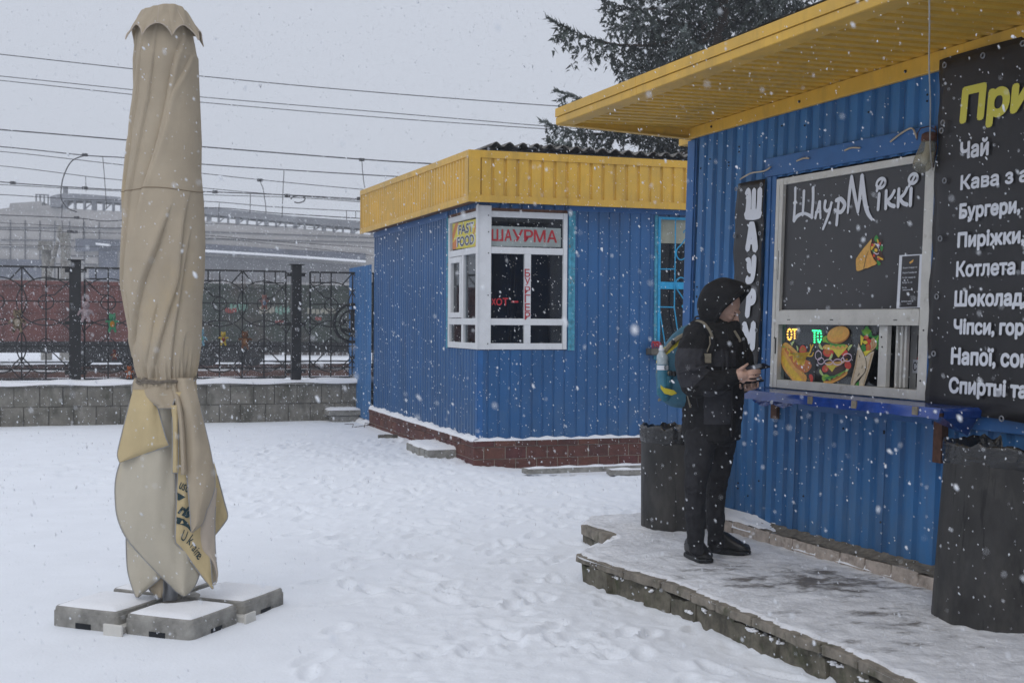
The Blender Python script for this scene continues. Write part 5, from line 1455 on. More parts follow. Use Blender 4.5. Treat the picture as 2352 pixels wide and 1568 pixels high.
# hanging panels below the cord
def sheet(name, m, Lp, Rp, off, parent=None, bulge=.03, wav=0., pipe=True, n=48, k=26, back=1):
    """Cloth panel: left and right outlines in photo pixels at the parasol's distance, OFF metres in front of the pole, bowed round it."""
    parent = parent or par
    y0, y1 = Lp[0][0], Lp[-1][0]
    def S(p):
        Pn = np.array([q for q in spline(p, 6)]); o = np.argsort(Pn[:, 0]); return Pn[o]
    Ls, Rs_ = S(Lp), S(Rp)
    f = lambda y: (np.interp(y, Ls[:, 0], Ls[:, 1]), np.interp(y, Rs_[:, 0], Rs_[:, 1]))
    def P(y, s):
        l, r = f(y)
        x = l + (r - l) * s
        p = QX(x, y)
        u = (x - 391) / 418.
        o_ = off
        if y0 < 900: q_ = min(1, max(0, (y - 868) / 75)); o_ = off + (.095 - off) * (1 - q_ * q_ * (3 - 2 * q_))
        xx, yy_ = np.array(x * .045 + len(name) * 3.3), np.array(y * .011)
        d = o_ + bulge * math.sin(math.pi * s) - .55 * max(0, abs(u) - .05) ** 1.3 + wav * math.sin(s * 7 + y * .02)
        d += .016 * float(fbm(xx, yy_, 77)) + .010 * float(fbm(xx * 2.7 + yy_, yy_ * 2, 78)) + .004 * math.sin(x * .16 + y * .013 + len(name))
        # slide the point along its own line of sight so the outline keeps its place
        Yt = PC[1] - d * back
        return CAM + (p - CAM) * (Yt / PY) if back > 0 else np.array([p[0], PC[1] + d, p[2]])
    G = [[P(y, s) for s in np.linspace(0, 1, k)] for y in np.linspace(y0, y1, n)]
    mb = MB(); mb.grid(G)
    o = mb.build(name, m, parent, smooth=True, angle=70, thick=.0035, fix=False)
    if pipe:
        mb = MB()
        edge_ = [G[i][0] for i in range(n // 6, n)] + [G[i][-1] for i in range(n - 1, n // 6, -1)]
        mb.tube([np.array(p) + np.array([0, -.002, 0]) for p in edge_], .0036, 5); mb.build('piping', m_pipe, o)
    return o, P, f
sheet('back_panel', m_lining, [(1180, 292), (1240, 290), (1305, 293), (1345, 303), (1370, 313)], [(1180, 420), (1260, 405), (1310, 385), (1345, 347), (1371, 317)], .105)
sheet('inner_panel', m_canvas, [(1250, 335), (1330, 338), (1355, 345), (1372, 362)], [(1250, 378), (1330, 376), (1355, 376), (1372, 372)], .06, bulge=.02)
sheet('front_panel', m_lining, [(905, 330), (1000, 300), (1062, 276), (1100, 266), (1140, 264.5), (1187, 269.5), (1229, 287), (1262, 312), (1305, 352), (1340, 388), (1360, 408), (1367, 420)],
      [(905, 396), (1000, 398), (1062, 400), (1100, 403), (1140, 405), (1187, 408), (1229, 415), (1262, 440), (1305, 458), (1325, 456), (1350, 444), (1367, 427)], .135, bulge=.05)
# seam lines on the front panel
fl, FPf, FPb = sheet('left_flap', m_yell, [(895, 306), (940, 294), (1000, 279), (1035, 271), (1048, 270.5), (1061, 275)], [(895, 352), (940, 364), (1000, 380), (1020, 388), (1024, 384), (1061, 277)], .185, bulge=.035)
sheet('gathered_skirt', m_canvas, [(868, 309), (890, 303), (902, 306), (915, 325), (930, 358), (937, 362)], [(868, 412), (890, 408), (915, 402), (935, 396), (955, 397), (958, 395)], .20, bulge=.03, wav=.006)
sheet('folded_strip', m_yell, [(930, 392), (960, 396), (1020, 397), (1085, 396)], [(930, 412), (960, 410), (1020, 410), (1085, 409)], .205, bulge=.012)
sheet('right_back_panel', m_yell, [(1060, 470), (1131, 480), (1200, 484), (1229, 490)], [(1060, 491), (1107, 503.6), (1150, 515), (1183, 523), (1200, 516), (1229, 493)], .07, bulge=.01)
sheet('grey_inner_panel', m_greycl, [(1120, 486), (1173, 462), (1215, 441), (1232, 438), (1258, 453), (1290, 487), (1330, 499), (1342, 490)], [(1120, 498), (1180, 494), (1240, 494), (1290, 497), (1320, 500), (1342, 494)], .155, bulge=.02)
sheet('brown_inner_panel', m_canvas, [(1230, 440), (1280, 452), (1310, 460), (1330, 470), (1341, 480)], [(1230, 470), (1280, 492), (1310, 499), (1330, 497), (1341, 484)], .10, bulge=.02)
pd, PDf, PDb = sheet('lettered_panel', m_yell, [(900, 404), (1000, 407), (1080, 408), (1140, 406), (1200, 404), (1241, 403), (1252, 411), (1275, 430), (1300, 447), (1330, 470), (1351, 488)], [(900, 438), (1000, 444), (1080, 450), (1140, 456), (1200, 466), (1240, 474), (1270, 481), (1300, 485), (1330, 487), (1351, 490)], .165, bulge=.012)
sheet('right_panel', m_canvas, [(868, 398), (920, 410), (1000, 421), (1060, 427), (1120, 432), (1180, 437), (1222, 440)], [(868, 443), (904, 452.5), (976, 470), (1041, 485), (1110, 494), (1150, 484), (1173, 474), (1200, 466), (1213, 452), (1222, 441)], .19, bulge=.05)
sheet('drape_fold', m_canvas, [(872, 388), (950, 409), (1040, 415), (1090, 416)], [(872, 402), (950, 420), (1040, 427), (1090, 430)], .215, bulge=.02, pipe=False)
# the far side of the skirt, seen only from elsewhere
for q in range(2):
    x0 = 300 + q * 55
    sheet('rear_panel', m_lining, [(900, 320 + q * 20), (1060, x0), (1200, x0 - 8), (1300, x0 + 20), (1360, x0 + 50)], [(900, 380 + q * 20), (1060, x0 + 85), (1200, x0 + 95), (1300, x0 + 80), (1360, x0 + 56)], .10 + .02 * q, back=-1)
# lettering on the panel that hangs open
mb = MB()
def onD(x, y):
    l, r = PDb(y); s = min(1, max(0, (x - l) / (r - l))); return PDf(y, s) + (CAM - PDf(y, s)) * .0012
def glyph_px(body, x, y, w_, h, rot, bold, shear=0):
    V, F, asp = glyphs(body, bold, shear)
    c, s_ = math.cos(rot), math.sin(rot)
    pts = []
    for u, v in V:
        X_, Y_ = u * w_, -v * h
        pts.append(onD(x + X_ * c - Y_ * s_, y + X_ * s_ + Y_ * c))
    mb.add(pts, F)
sq = lambda zx, zy: (114.8 + zx * .3295, 975.8 + zy * .3295)
x, y = sq(893, 440); glyph_px('usc', x, y, 23, 16, .45, .01)
mb.add([onD(*sq(*p)) for p in ((888, 470), (905, 478), (945, 502), (900, 525), (889, 522))], [(0, 1, 2, 3, 4)])
x, y = sq(886, 612); glyph_px('rls', x, y, 30, 26, .50, .05, .2)
sw = [sq(*p) for p in ((883, 640), (905, 645), (935, 655), (960, 680), (978, 710), (982, 745), (960, 715), (935, 700), (905, 690), (882, 688))]
mb.add([onD(*p) for p in sw], [tuple(range(len(sw)))])
for ch, (zx, zy), rt, w_, h in zip('Ukraine', ((908, 800), (950, 822), (975, 850), (983, 868), (1000, 890), (1004, 905), (1016, 928)), (.35, .6, .75, .8, .8, .8, .55), (11, 10, 5, 7, 2.2, 7, 8), (25, 25, 14, 14, 18, 14, 15)):
    x, y = sq(zx, zy); glyph_px(ch, x, y, w_, h, rt, .005)
mb.build('lettering', m_ink, pd, fix=False)

# base: steel cross and four concrete slabs
ba = np.array([.93, -.365, 0]); ba /= np.linalg.norm(ba); bb = np.array([-ba[1], ba[0], 0])
BC = np.array([PC[0], PC[1], 0]) - ba * .035 + bb * .07
BF = Fr(BC, ba, bb)
mb = MB()
mb.box(BF, -.50, .50, -.02, .03, -.028, .028); mb.box(BF, -.028, .028, -.02, .028, -.50, .50); mb.box(BF, -.11, .11, .03, .045, -.13, .05)
mb.box(BF, -.06, .06, -.03, .05, -.515, -.50); mb.box(BF, .50, .515, -.03, .05, -.05, .05); mb.build('base_frame', m_dirtyw, par, bevel=.004)
mb = MB(); P = PC; mb.tube([(P[0], P[1], .045), (P[0], P[1], .30)], .040, 20); mb.build('socket', m_steel, par, smooth=True)
labs = {(-1, -1): 'left front concrete base slab of the parasol with a thick snow layer', (1, -1): 'nearest concrete base slab at the front with a bare wet corner', (1, 1): 'right concrete base slab of the parasol under even snow', (-1, 1): 'rear concrete base slab mostly hidden behind the parasol pole'}
for (sx, sy), lab in labs.items():
    s0 = .022; L1 = .455
    a0, a1 = (s0, L1) if sx > 0 else (-L1, -s0); c0, c1 = (s0, L1) if sy > 0 else (-L1, -s0)
    ca, cc = (a0 + a1) / 2, (c0 + c1) / 2; hw = (L1 - s0) / 2
    t = thing('concrete_slab', lab, 'concrete slab', BF(ca, 0, cc), 'concrete base slabs of the parasol')
    def rr(h, e, z, rad=.04, n=7):
        o = []
        for qx, qy, st_ in ((1, 1, 0), (-1, 1, 90), (-1, -1, 180), (1, -1, 270)):
            for j in range(n + 1):
                an = R(st_ + 90 * j / n); o.append(BF(ca + qx * (h - rad) + rad * math.cos(an) * 1., z, cc + qy * (h - rad) + rad * math.sin(an)))
        return o
    mb = MB(); zt_ = .096
    mb.rings([rr(hw, 0, -.05), rr(hw, 0, .070), rr(hw - .004, 0, .072), rr(hw - .006, 0, .090), rr(hw - .012, 0, zt_)])
    mb.build('block', m_conc, t, smooth=True, angle=30)
    mb = MB()
    for sgn in (-1, 1):
        pf = Fr(BF(ca, 0, cc), ba, bb)
        mb.box(pf, -.05, .05, -.01, .020, -hw - .003 if sgn < 0 else hw - .02, -hw + .02 if sgn < 0 else hw + .003); mb.box(pf, -hw - .003 if sgn < 0 else hw - .02, -hw + .02 if sgn < 0 else hw + .003, -.01, .02, -.05, .05)
    mb.build('grip_slot', m_dark, t)
    n = 44; G = []
    for i in range(n + 1):
        row = []
        for j in range(n + 1):
            u, v = 2 * i / n - 1, 2 * j / n - 1
            # square -> rounded square
            q = .945; x_, y_ = u * q * math.sqrt(1 - .07 * v * v), v * q * math.sqrt(1 - .07 * u * u)
            ed_ = max(abs(u), abs(v))
            h = .019 * (1 - max(0, (ed_ - .62) / .38) ** 2.0) + .004 * float(fbm(np.array(u * 3.), np.array(v * 3.), 80 + sx + 3 * sy))
            if (sx, sy) == (1, -1):
                melt = float(np.clip((math.hypot(u + 1.0, v - 1.0) - .75 + .25 * float(fbm(np.array(u * 2.), np.array(v * 2.), 90))) / .18, 0, 1)); h = h * melt - .004 * (1 - melt)
            if (sx, sy) == (1, 1): melt = float(np.clip((math.hypot(u + 1.0, v + 1.0) - .45) / .15, 0, 1)); h = h * melt - .004 * (1 - melt)
            row.append(BF(ca + x_ * hw, zt_ - .002 + h - (.006 if ed_ > .999 else 0), cc + y_ * hw))
        G.append(row)
    mb = MB(); mb.grid(G); mb.build('snow_layer', m_snowcap, t, smooth=True, angle=80, fix=False)
    if (sx, sy) == (1, -1):
        mb = MB(); mb.flat(Fr(BF(ca, 0, cc), ba, np.array([0, 0, 1.]), v=bb), [(-hw * .93, hw * .2), (-hw * .1, hw * .93), (-hw * .9, hw * .93)], zt_ + .0006); mb.build('wet_patch', m_concw, t, fix=False)

# ================================================================ rubbish bins
def bin_(label, cx, cy_, r0, r1, h, z0, seed, lean=(0, 0)):
    t = thing('rubbish_bin', label, 'bin', (cx, cy_, z0), 'black rubber rubbish bins')
    rb2 = random.Random(seed); n = 72
    def ring(r, z, j=0., ph=0):
        return [(cx + lean[0] * z / h + (r + j * math.sin(3 * a + ph) + j * .6 * math.sin(7 * a + 2 * ph)) * math.cos(a), cy_ + lean[1] * z / h + (r + j * math.sin(3 * a + ph)) * math.sin(a), z0 + z) for a in np.linspace(0, 2 * math.pi, n, endpoint=False)]
    mb = MB(); rs = []
    for k in range(15):
        q = k / 14; rs.append(ring(r0 + (r1 - r0) * q, -.04 + (h + .02) * q, .004, seed))
    rs += [ring(r1 - .012, h - .02, .004, seed), ring(r1 - .03, h * .3, .003)]
    mb.rings(rs, 0, True, False)
    mb.tube([rs[k][14] for k in range(15)], .004, 5)
    mb.build('body', m_bin, t, smooth=True, angle=40, fix=False)
    # plastic bag folded over the rim
    nb = 180
    def bring(r, z, j, zj):
        o = []
        for k in range(nb):
            a = 2 * math.pi * k / nb
            f = float(fbm(np.array(a * 6.), np.array(z * 9 + seed), seed)) ; f2 = float(fbm(np.array(a * 17.), np.array(z * 22 + seed), seed + 4))
            rr_ = r + j * 2 * f + j * f2 * 1.6
            o.append((cx + lean[0] + rr_ * math.cos(a), cy_ + lean[1] + rr_ * math.sin(a), z0 + h + z + zj * 2 * f))
        return o
    mb = MB()
    prof = [(r1 + .004, -.095, .003, .014), (r1 + .008, -.084, .005, .012), (r1 + .006, -.07, .006, .01), (r1 + .010, -.058, .007, .01), (r1 + .005, -.046, .006, .006), (r1 + .009, -.032, .007, .006), (r1 + .005, -.02, .005, .006), (r1 + .008, -.006, .005, .010), (r1 + .002, .012, .005, .03), (r1 - .012, .016, .006, .03), (r1 - .022, -.01, .008, .02), (r1 - .03, -.06, .010, .01), (r1 - .045, -.2, .02, .01), (r1 * .4, -.3, .02, .01)]
    mb.rings([bring(*p) for p in prof], 0, True, False)
    mb.build('bag_liner', m_bag, t, smooth=True, angle=80, fix=False)
    return t
p0 = ongr(1475, 1205, ZP)
sc_ = FP / 9.25
bin_('black bin behind the person with a bag folded over its rim', 1.21, 9.32, .245, .25, .735, ZP + .005, 3)
bin_('largest black bin at the picture edge with dark paint drips under the banner', 2.56, 6.50, .372, .335, .895, ZP + .005, 9, (.025, 0))

# ================================================================ person
PT = ongr(1640, 1290, ZP)
per_ = thing('person', 'person in a black hooded winter coat, dark trousers and trainers looking down at two phones', 'person', (1.31, 7.98, ZP))
Fd = np.array([.94, -.34, 0]); Fd /= np.linalg.norm(Fd); Sd = np.array([-Fd[1], Fd[0], 0]); Uz = np.array([0, 0, 1.])
PX = lambda x, y, Y=8.0: at(x, y, Y)
px2m = lambda Y=8.0: Y / FP
def erings(mb, rows_, ax1=Fd, ax2=Sd, n=26, mi=0, sq_=2.2):
    rs = []
    for c, r1, r2 in rows_:
        ring = []
        for k in range(n):
            a = 2 * math.pi * k / n; ca, sa = math.cos(a), math.sin(a)
            ring.append(c + ax1 * r1 * math.copysign(abs(ca) ** (2 / sq_), ca) + ax2 * r2 * math.copysign(abs(sa) ** (2 / sq_), sa))
        rs.append(ring)
    mb.rings(rs, mi)
def limb(mb, pts, rad, n=14, sm=6):
    P = spline([np.append(p, r) for p, r in zip(pts, rad)], sm)
    mb.tube([p[:3] for p in P], [p[3] for p in P], n)
    mb.ball(P[0][:3], P[0][3], 12); mb.ball(P[-1][:3], P[-1][3], 12)

# --- body (one continuous skin): head, neck, trunk, arms with hands, legs
HC = PX(1662, 709, 7.985)
fd = Fd * .84 - Uz * .54; fd /= np.linalg.norm(fd); ud = Uz * .84 + Fd * .54; ud /= np.linalg.norm(ud)
hp = lambda f, s, u: HC + fd * f + Sd * s + ud * u
B = MB()
B.ball(HC + ud * .015 - fd * .01, (.098, .078, .118), 24, ax=(fd, Sd, ud))          # skull
B.ball(hp(.045, 0, -.055), (.058, .058, .070), 18, ax=(fd, Sd, ud))                  # face and jaw
B.ball(hp(.062, 0, -.095), (.030, .036, .028), 12, ax=(fd, Sd, ud))                  # chin
B.ball(hp(.082, 0, .030), (.022, .058, .016), 12, ax=(fd, Sd, ud))                   # brow ridge
for s_ in (-1, 1):
    B.ball(hp(.066, .040 * s_, -.022), (.026, .024, .022), 10, ax=(fd, Sd, ud))      # cheekbones
    B.ball(hp(.074, .030 * s_, .006), (.017, .017, .012), 10, ax=(fd, Sd, ud))       # eyelids
    B.ball(hp(-.005, .080 * s_, -.012), (.022, .010, .032), 10, ax=(fd, Sd, ud))     # ears
B.tube([hp(.086, 0, .022), hp(.100, 0, .0), hp(.116, 0, -.026)], [.010, .012, .016], 10); B.ball(hp(.112, 0, -.030), .0155, 10)
for s_ in (-1, 1): B.ball(hp(.102, .012 * s_, -.034), .0105, 8)
B.ball(hp(.093, 0, -.062), (.012, .026, .008), 10, ax=(fd, Sd, ud)); B.ball(hp(.090, 0, -.073), (.012, .022, .008), 10, ax=(fd, Sd, ud))
NB = PX(1645, 775, 8.02)
limb(B, [HC - ud * .06 - fd * .02, NB], [.058, .065])
erings(B, [(PX(1634, 1000, 8.0), .11, .14), (PX(1638, 900, 8.0), .11, .15), (PX(1645, 800, 8.0), .12, .19), (PX(1646, 765, 8.0), .08, .15)])
shN, elN, wrN = PX(1598, 775, 7.80), PX(1597, 885, 7.70), PX(1684, 864, 7.70)
shF, elF, wrF = PX(1685, 775, 8.20), PX(1712, 870, 8.20), PX(1690, 884, 7.99)
limb(B, [shN, elN], [.06, .045]); limb(B, [elN, wrN], [.042, .029]); limb(B, [shF, elF], [.06, .045]); limb(B, [elF, wrF], [.042, .03])
hipN, knN, anN = PX(1608, 1000, 7.87), PX(1597, 1125, 7.84), PX(1597, 1232, 7.88)
hipF, knF, anF = PX(1655, 1000, 8.08), PX(1646, 1125, 8.10), PX(1645, 1225, 8.12)
for a_, b_, c_ in ((hipN, knN, anN), (hipF, knF, anF)): limb(B, [a_, b_, c_], [.068, .042, .034])
def hand(P0, pts, thumb, palm, r=.0088):
    """Palm as a tapering slab from wrist P0; four bent fingers, each its own chain; thumb from the side of the palm."""
    B.tube(palm[0], palm[1], 12)
    for p_ in pts: limb(B, p_, [r, r * .95, r * .88, r * .72], 8, 3)
    limb(B, thumb, [.013, .0115, .010, .008], 8, 3)
H = lambda x, y, Y: PX(x, y, Y)
# near hand: back of the hand towards the camera, thumb up over the phone, fingers under it
hand(wrN, [
    [H(1716, 853, 7.69), H(1728, 850.5, 7.675), H(1739, 850, 7.69), H(1746, 850, 7.73)],
    [H(1715, 859, 7.685), H(1727, 857.5, 7.665), H(1739, 857, 7.68), H(1746, 856.5, 7.72)],
    [H(1713, 866, 7.69), H(1724, 865.5, 7.67), H(1735, 865, 7.68), H(1743, 863, 7.72)],
    [H(1710, 872, 7.70), H(1720, 873, 7.685), H(1729, 873.5, 7.69), H(1737, 872, 7.72)]],
    [H(1694, 854, 7.69), H(1703, 846, 7.665), H(1711, 841, 7.665), H(1717, 836, 7.68)],
    ([H(1680, 866, 7.70), H(1690, 863, 7.69), H(1703, 861, 7.685), H(1715, 861, 7.69)], [.027, .031, .034, .026]))
for q in ((1696, 852, 7.70), (1699, 872, 7.70), (1710, 852, 7.70), (1707, 874, 7.705)): B.ball(H(*q), .016, 10)
# far hand: palm up under the second phone, fingers curling up round its near edge
hand(wrF, [
    [H(1703, 888, 7.93), H(1702, 891, 7.88), H(1700, 888, 7.845), H(1700, 882, 7.84)],
    [H(1714, 890, 7.93), H(1714, 893, 7.87), H(1712, 890, 7.835), H(1712, 883, 7.83)],
    [H(1726, 889, 7.93), H(1727, 891, 7.87), H(1726, 888, 7.835), H(1726, 881, 7.83)],
    [H(1738, 886, 7.93), H(1740, 888, 7.88), H(1741, 884, 7.84), H(1741, 878, 7.835)]],
    [H(1722, 884, 8.0), H(1734, 878, 8.01), H(1742, 872, 7.99), H(1748, 868, 7.97)],
    ([H(1686, 885, 8.0), H(1700, 887, 7.97), H(1716, 887, 7.95), H(1738, 884, 7.945)], [.026, .030, .032, .022]))
body = remeshed(B, 'body', m_skin, per_, .0042, 3)
# eyes, brows
mb = MB()
for s_ in (-1, 1): mb.ball(hp(.0845, .030 * s_, .003), (.007, .014, .0045), 8, ax=(fd, Sd, ud))
mb.build('eyes', m_eye, per_, smooth=True)
mb = MB()
for s_ in (-1, 1): mb.tube([hp(.090, .012 * s_, .020), hp(.094, .030 * s_, .028), hp(.080, .052 * s_, .022)], [.004, .006, .004], 6)
mb.build('brows', m_brow, per_)

# --- jacket with sleeves and collar
J = MB()
trunk = [(1009, 1634, 64), (985, 1634, 68), (945, 1637, 70), (900, 1640, 69), (850, 1644, 67), (805, 1648, 65), (775, 1649, 61), (755, 1648, 50), (738, 1648, 38)]
erings(J, [(PX(xc, y, 8.0), hw * px2m() * .98, w2) for (y, xc, hw), w2 in zip(trunk, (.225, .228, .225, .222, .228, .235, .225, .18, .12))])
limb(J, [PX(1602, 772, 7.83), PX(1586, 830, 7.74), PX(1597, 882, 7.70)], [.092, .098, .088])
limb(J, [PX(1594, 868, 7.70), PX(1632, 882, 7.67), PX(1668, 871, 7.685), PX(1684, 865, 7.70)], [.085, .078, .062, .050])
limb(J, [PX(1680, 775, 8.17), PX(1702, 825, 8.21), PX(1712, 866, 8.2)], [.085, .080, .070]); limb(J, [PX(1712, 864, 8.2), PX(1706, 882, 8.1), PX(1690, 885, 8.02)], [.068, .06, .045])
for y, e in ((786, .0), (830, .0)): pass
# standing collar up over the mouth
erings(J, [(PX(1650, 790, 8.0), .125, .14), (PX(1660, 765, 7.99), .118, .115), (PX(1668, 748, 7.985), .098, .092), (PX(1671, 737, 7.985), .080, .080)], fd * .9 + ud * .1)
J.ball(PX(1668, 762, 7.955), (.10, .09, .06), 14, ax=(Fd, Sd, Uz)); J.ball(PX(1686, 749, 7.94), (.045, .05, .04), 12, ax=(Fd, Sd, Uz))
# folds at elbow and sleeves
for y, x, r in ((852, 1580, .012), (868, 1610, .013), (846, 1606, .011), (892, 1590, .012), (884, 1640, .010)):
    J.tube([PX(x - 22, y + 6, 7.62), PX(x, y, 7.60), PX(x + 20, y - 8, 7.62)], [.006, r, .005], 8)
def jpick(p):
    v = p - CAM; d = v @ _fw; x = 1176 + FP * (v @ _r2) / d; y = 784 - FP * (v @ _u2) / d
    if p[1] < 7.79 and x < 1636 and 799 + (x - 1560) * .03 < y < 889 - max(0, x - 1592) * 1.0: return 1          # grey sleeve panel
    if p[1] < 7.99 and x > 1636 and 806 < y < 842 and x < 1690: return 1                                           # chest panel
    if p[1] < 8.0 and x > 1616 and 898 < y < 974 and x < 1683: return 1                                             # skirt panel
    return 0
jk = remeshed(J, 'jacket', [m_jacket, m_jgrey], per_, .0065, 4, .022, .07, jpick)
mb = MB()
mb.tube([PX(1672, 752, 7.83), PX(1676, 800, 7.765), PX(1681, 850, 7.76), PX(1682, 930, 7.76), PX(1680, 1005, 7.77)], .006, 6)
mb.build('zip_flap', m_jacket, jk)
mb = MB()
for x, y0, y1 in ((1668, 806, 860), (1658, 802, 858)): mb.tube([PX(x, y0, 7.765), PX(x + 2, (y0 + y1) / 2, 7.755), PX(x + 3, y1, 7.765)], .008, 6)
mb.tube([PX(1590, 880, 7.595), PX(1598, 905, 7.72), PX(1604, 935, 7.76)], .0035, 5)
mb.build('pull_cord', m_jgrey, jk)
mb = MB(); mb.tube([PX(1576.5, 899, 7.66), PX(1580, 913, 7.75), PX(1586, 935, 7.76)], [.004, .004, .006], 6); mb.build('drawstring', m_strap, jk)
# hood: shell with an opening facing forward and down
hc = PX(1662, 700, 7.985); od = Fd * .74 - Uz * .58 - Sd * .36; od /= np.linalg.norm(od)
ax = np.array([Fd * .93 - Uz * .36, Sd, Uz * .93 + Fd * .36]); rad = np.array([.160, .138, .166])
nu, nv = 64, 44
h1 = np.cross(od, Sd); h1 /= np.linalg.norm(h1)
rs = []
for j in range(nv):
    t = math.pi - (math.pi - R(75)) * j / (nv - 1)
    ring = []
    for i in range(nu):
        p_ = 2 * math.pi * i / nu
        tt = t if j < nv - 12 else t
        d = od * math.cos(tt) + (h1 * math.cos(p_) + Sd * math.sin(p_)) * math.sin(tt)
        q = ax @ d; k_ = 1 / math.sqrt(((q / rad) ** 2).sum())
        up_side = max(0, -math.cos(p_)) if h1[2] < 0 else max(0, math.cos(p_))
        frac = j / (nv - 1)
        r_ = k_ * (1 + .05 * frac ** 3 * up_side) + .006 * math.sin(5 * p_ + 8 * frac) * frac + .005 * float(fbm(np.array(p_ * 2.), np.array(frac * 6), 33))
        pt = hc + d * r_ + (Fd * .016 - Uz * .002) * up_side * frac ** 3
        if pt[2] < hc[2] - .05: pt = pt + Uz * -.018 * min(1, (hc[2] - .05 - pt[2]) / .06)
        ring.append(pt)
    rs.append(ring)
mb = MB(); mb.rings(rs, 0, True, False)
# turned-in lining
inn = [[hc + (np.array(p_) - hc) * f + (-od) * g_ for p_ in rs[-1]] for f, g_ in ((.97, .004), (.90, .02), (.86, .06))]
mb.rings([rs[-1]] + inn, 0, True, False)
hood = mb.build('hood', m_jacket, per_, smooth=True, angle=80, thick=.012, fix=False)
mb = MB(); mb.tube([np.array(p_) for p_ in rs[-1]], [.013 + .005 * max(0, math.cos(2 * math.pi * i / nu)) for i in range(nu)], 10, closed=True); mb.build('hood_brim', m_jacket, hood, smooth=True)
mb = MB(); mb.tube([hc + (np.array(p_) - hc) * 1.012 for p_ in rs[-9]], .004, 6, closed=True); mb.tube([np.array(rs[j][nu // 4]) + Sd * .001 for j in range(4, nv - 2)], .003, 5); mb.build('hood_seam', m_jacket, hood)

# --- trousers
Tm = MB()
erings(Tm, [(PX(1634, 985, 8.0), .155, .20), (PX(1632, 1020, 8.0), .145, .19)])
limb(Tm, [PX(1609, 1005, 7.88), PX(1604, 1065, 7.86), PX(1597, 1125, 7.835), PX(1597, 1185, 7.855), PX(1598, 1240, 7.875), PX(1601, 1258, 7.88)], [.104, .086, .066, .064, .053, .052])
limb(Tm, [PX(1656, 1005, 8.07), PX(1652, 1065, 8.09), PX(1645, 1125, 8.10), PX(1643, 1185, 8.11), PX(1644, 1235, 8.12), PX(1645, 1250, 8.12)], [.104, .082, .063, .060, .052, .052])
for x, y, Y, l in ((1594, 1118, 7.77, 22), (1600, 1128, 7.77, 24), (1595, 1138, 7.79, 20), (1597, 1243, 7.82, 18), (1598, 1252, 7.83, 18), (1645, 1120, 8.03, 18), (1644, 1133, 8.04, 18), (1645, 1240, 8.06, 16)):
    Tm.tube([PX(x - l, y + 3, Y + .02), PX(x, y, Y), PX(x + l, y - 3, Y + .02)], [.004, .009, .004], 8)
remeshed(Tm, 'trousers', m_trous, per_, .0075, 3, .022, .055)

# --- trainers
def shoe(heel, toe, w_=.045):
    d = toe - heel; d[2] = 0; l = np.linalg.norm(d); d /= l; s_ = np.array([-d[1], d[0], 0])
    z0 = ZP + .026
    st_ = [(0, .034, .090, .0), (.03, .046, .118, 0), (.08, .051, .132, 0), (.12, .052, .122, 0), (.17, .053, .094, 0), (.22, .054, .070, 0), (.26, .048, .056, .002), (l - .012, .030, .042, .006), (l, .010, .024, .01)]
    U_ = MB(); So = MB()
    def ring(f, hw, h, zl, k=16):
        o = []
        for i in range(k):
            a = 2 * math.pi * i / k; c_, s2 = math.cos(a), math.sin(a)
            o.append(heel + d * f + s_ * hw * math.copysign(abs(c_) ** .7, c_) + Uz * (z0 - heel[2] + .010 + zl + (h - .010) * (.5 + .5 * math.copysign(abs(s2) ** .8, s2))))
        return o
    U_.rings([ring(*q) for q in st_])
    up = U_.build('shoe', m_shoe, per_, smooth=True, angle=50)
    rs = []
    for z, e in ((0, -.002), (.010, .003), (.026, .002), (.030, -.003)):
        ring_ = []
        P1 = [(f, hw + e) for f, hw, _, _ in st_]
        ring_ = [heel + d * (f + (e if f > .1 else -e)) + s_ * hw + Uz * (z0 - heel[2] - .014 + z + (.012 * max(0, (f - .2) / .09) ** 2 if z < .012 else .006 * max(0, (f - .2) / .09) ** 2)) for f, hw in P1]
        ring_ += [heel + d * (f + (e if f > .1 else -e)) - s_ * hw + Uz * (z0 - heel[2] - .014 + z + (.012 * max(0, (f - .2) / .09) ** 2 if z < .012 else .006 * max(0, (f - .2) / .09) ** 2)) for f, hw in P1[::-1]]
        rs.append(ring_)
    So.rings(rs); So.build('sole', m_black, up, bevel=.003)
    mb = MB()
    for k in range(5):
        f = .125 + .022 * k; h = np.interp(f, [q[0] for q in st_], [q[2] for q in st_])
        mb.tube([heel + d * (f - .006) + s_ * .024 + Uz * (z0 - heel[2] + h - .016), heel + d * f + Uz * (z0 - heel[2] + h + .002), heel + d * (f + .006) - s_ * .024 + Uz * (z0 - heel[2] + h - .016)], .0035, 5)
    mb.tube([heel + d * .03 + s_ * .041 + Uz * .075, heel + d * .10 + s_ * .045 + Uz * .05, heel + d * .2 + s_ * .046 + Uz * .045], .003, 5); mb.tube([heel + d * .03 - s_ * .041 + Uz * .075, heel + d * .10 - s_ * .045 + Uz * .05, heel + d * .2 - s_ * .046 + Uz * .045], .003, 5)
    mb.tube(spline([heel + d * .02 + s_ * .034 + Uz * .095, heel + d * .0 + Uz * .088, heel + d * .02 - s_ * .034 + Uz * .095, heel + d * .09 - s_ * .036 + Uz * .118, heel + d * .12 + Uz * .12, heel + d * .09 + s_ * .036 + Uz * .118], 4, True), .010, 6, closed=True)
    mb.build('laces', m_black, up)
h_ = ongr(1582, 1281, ZP); t_ = ongr(1637, 1305, ZP); d_ = (t_ - h_) / np.linalg.norm(t_ - h_); shoe(h_, h_ + d_ * .285)
h_ = ongr(1629, 1270, ZP); t_ = ongr(1728, 1281, ZP); d_ = (t_ - h_) / np.linalg.norm(t_ - h_); shoe(h_, h_ + d_ * .285)

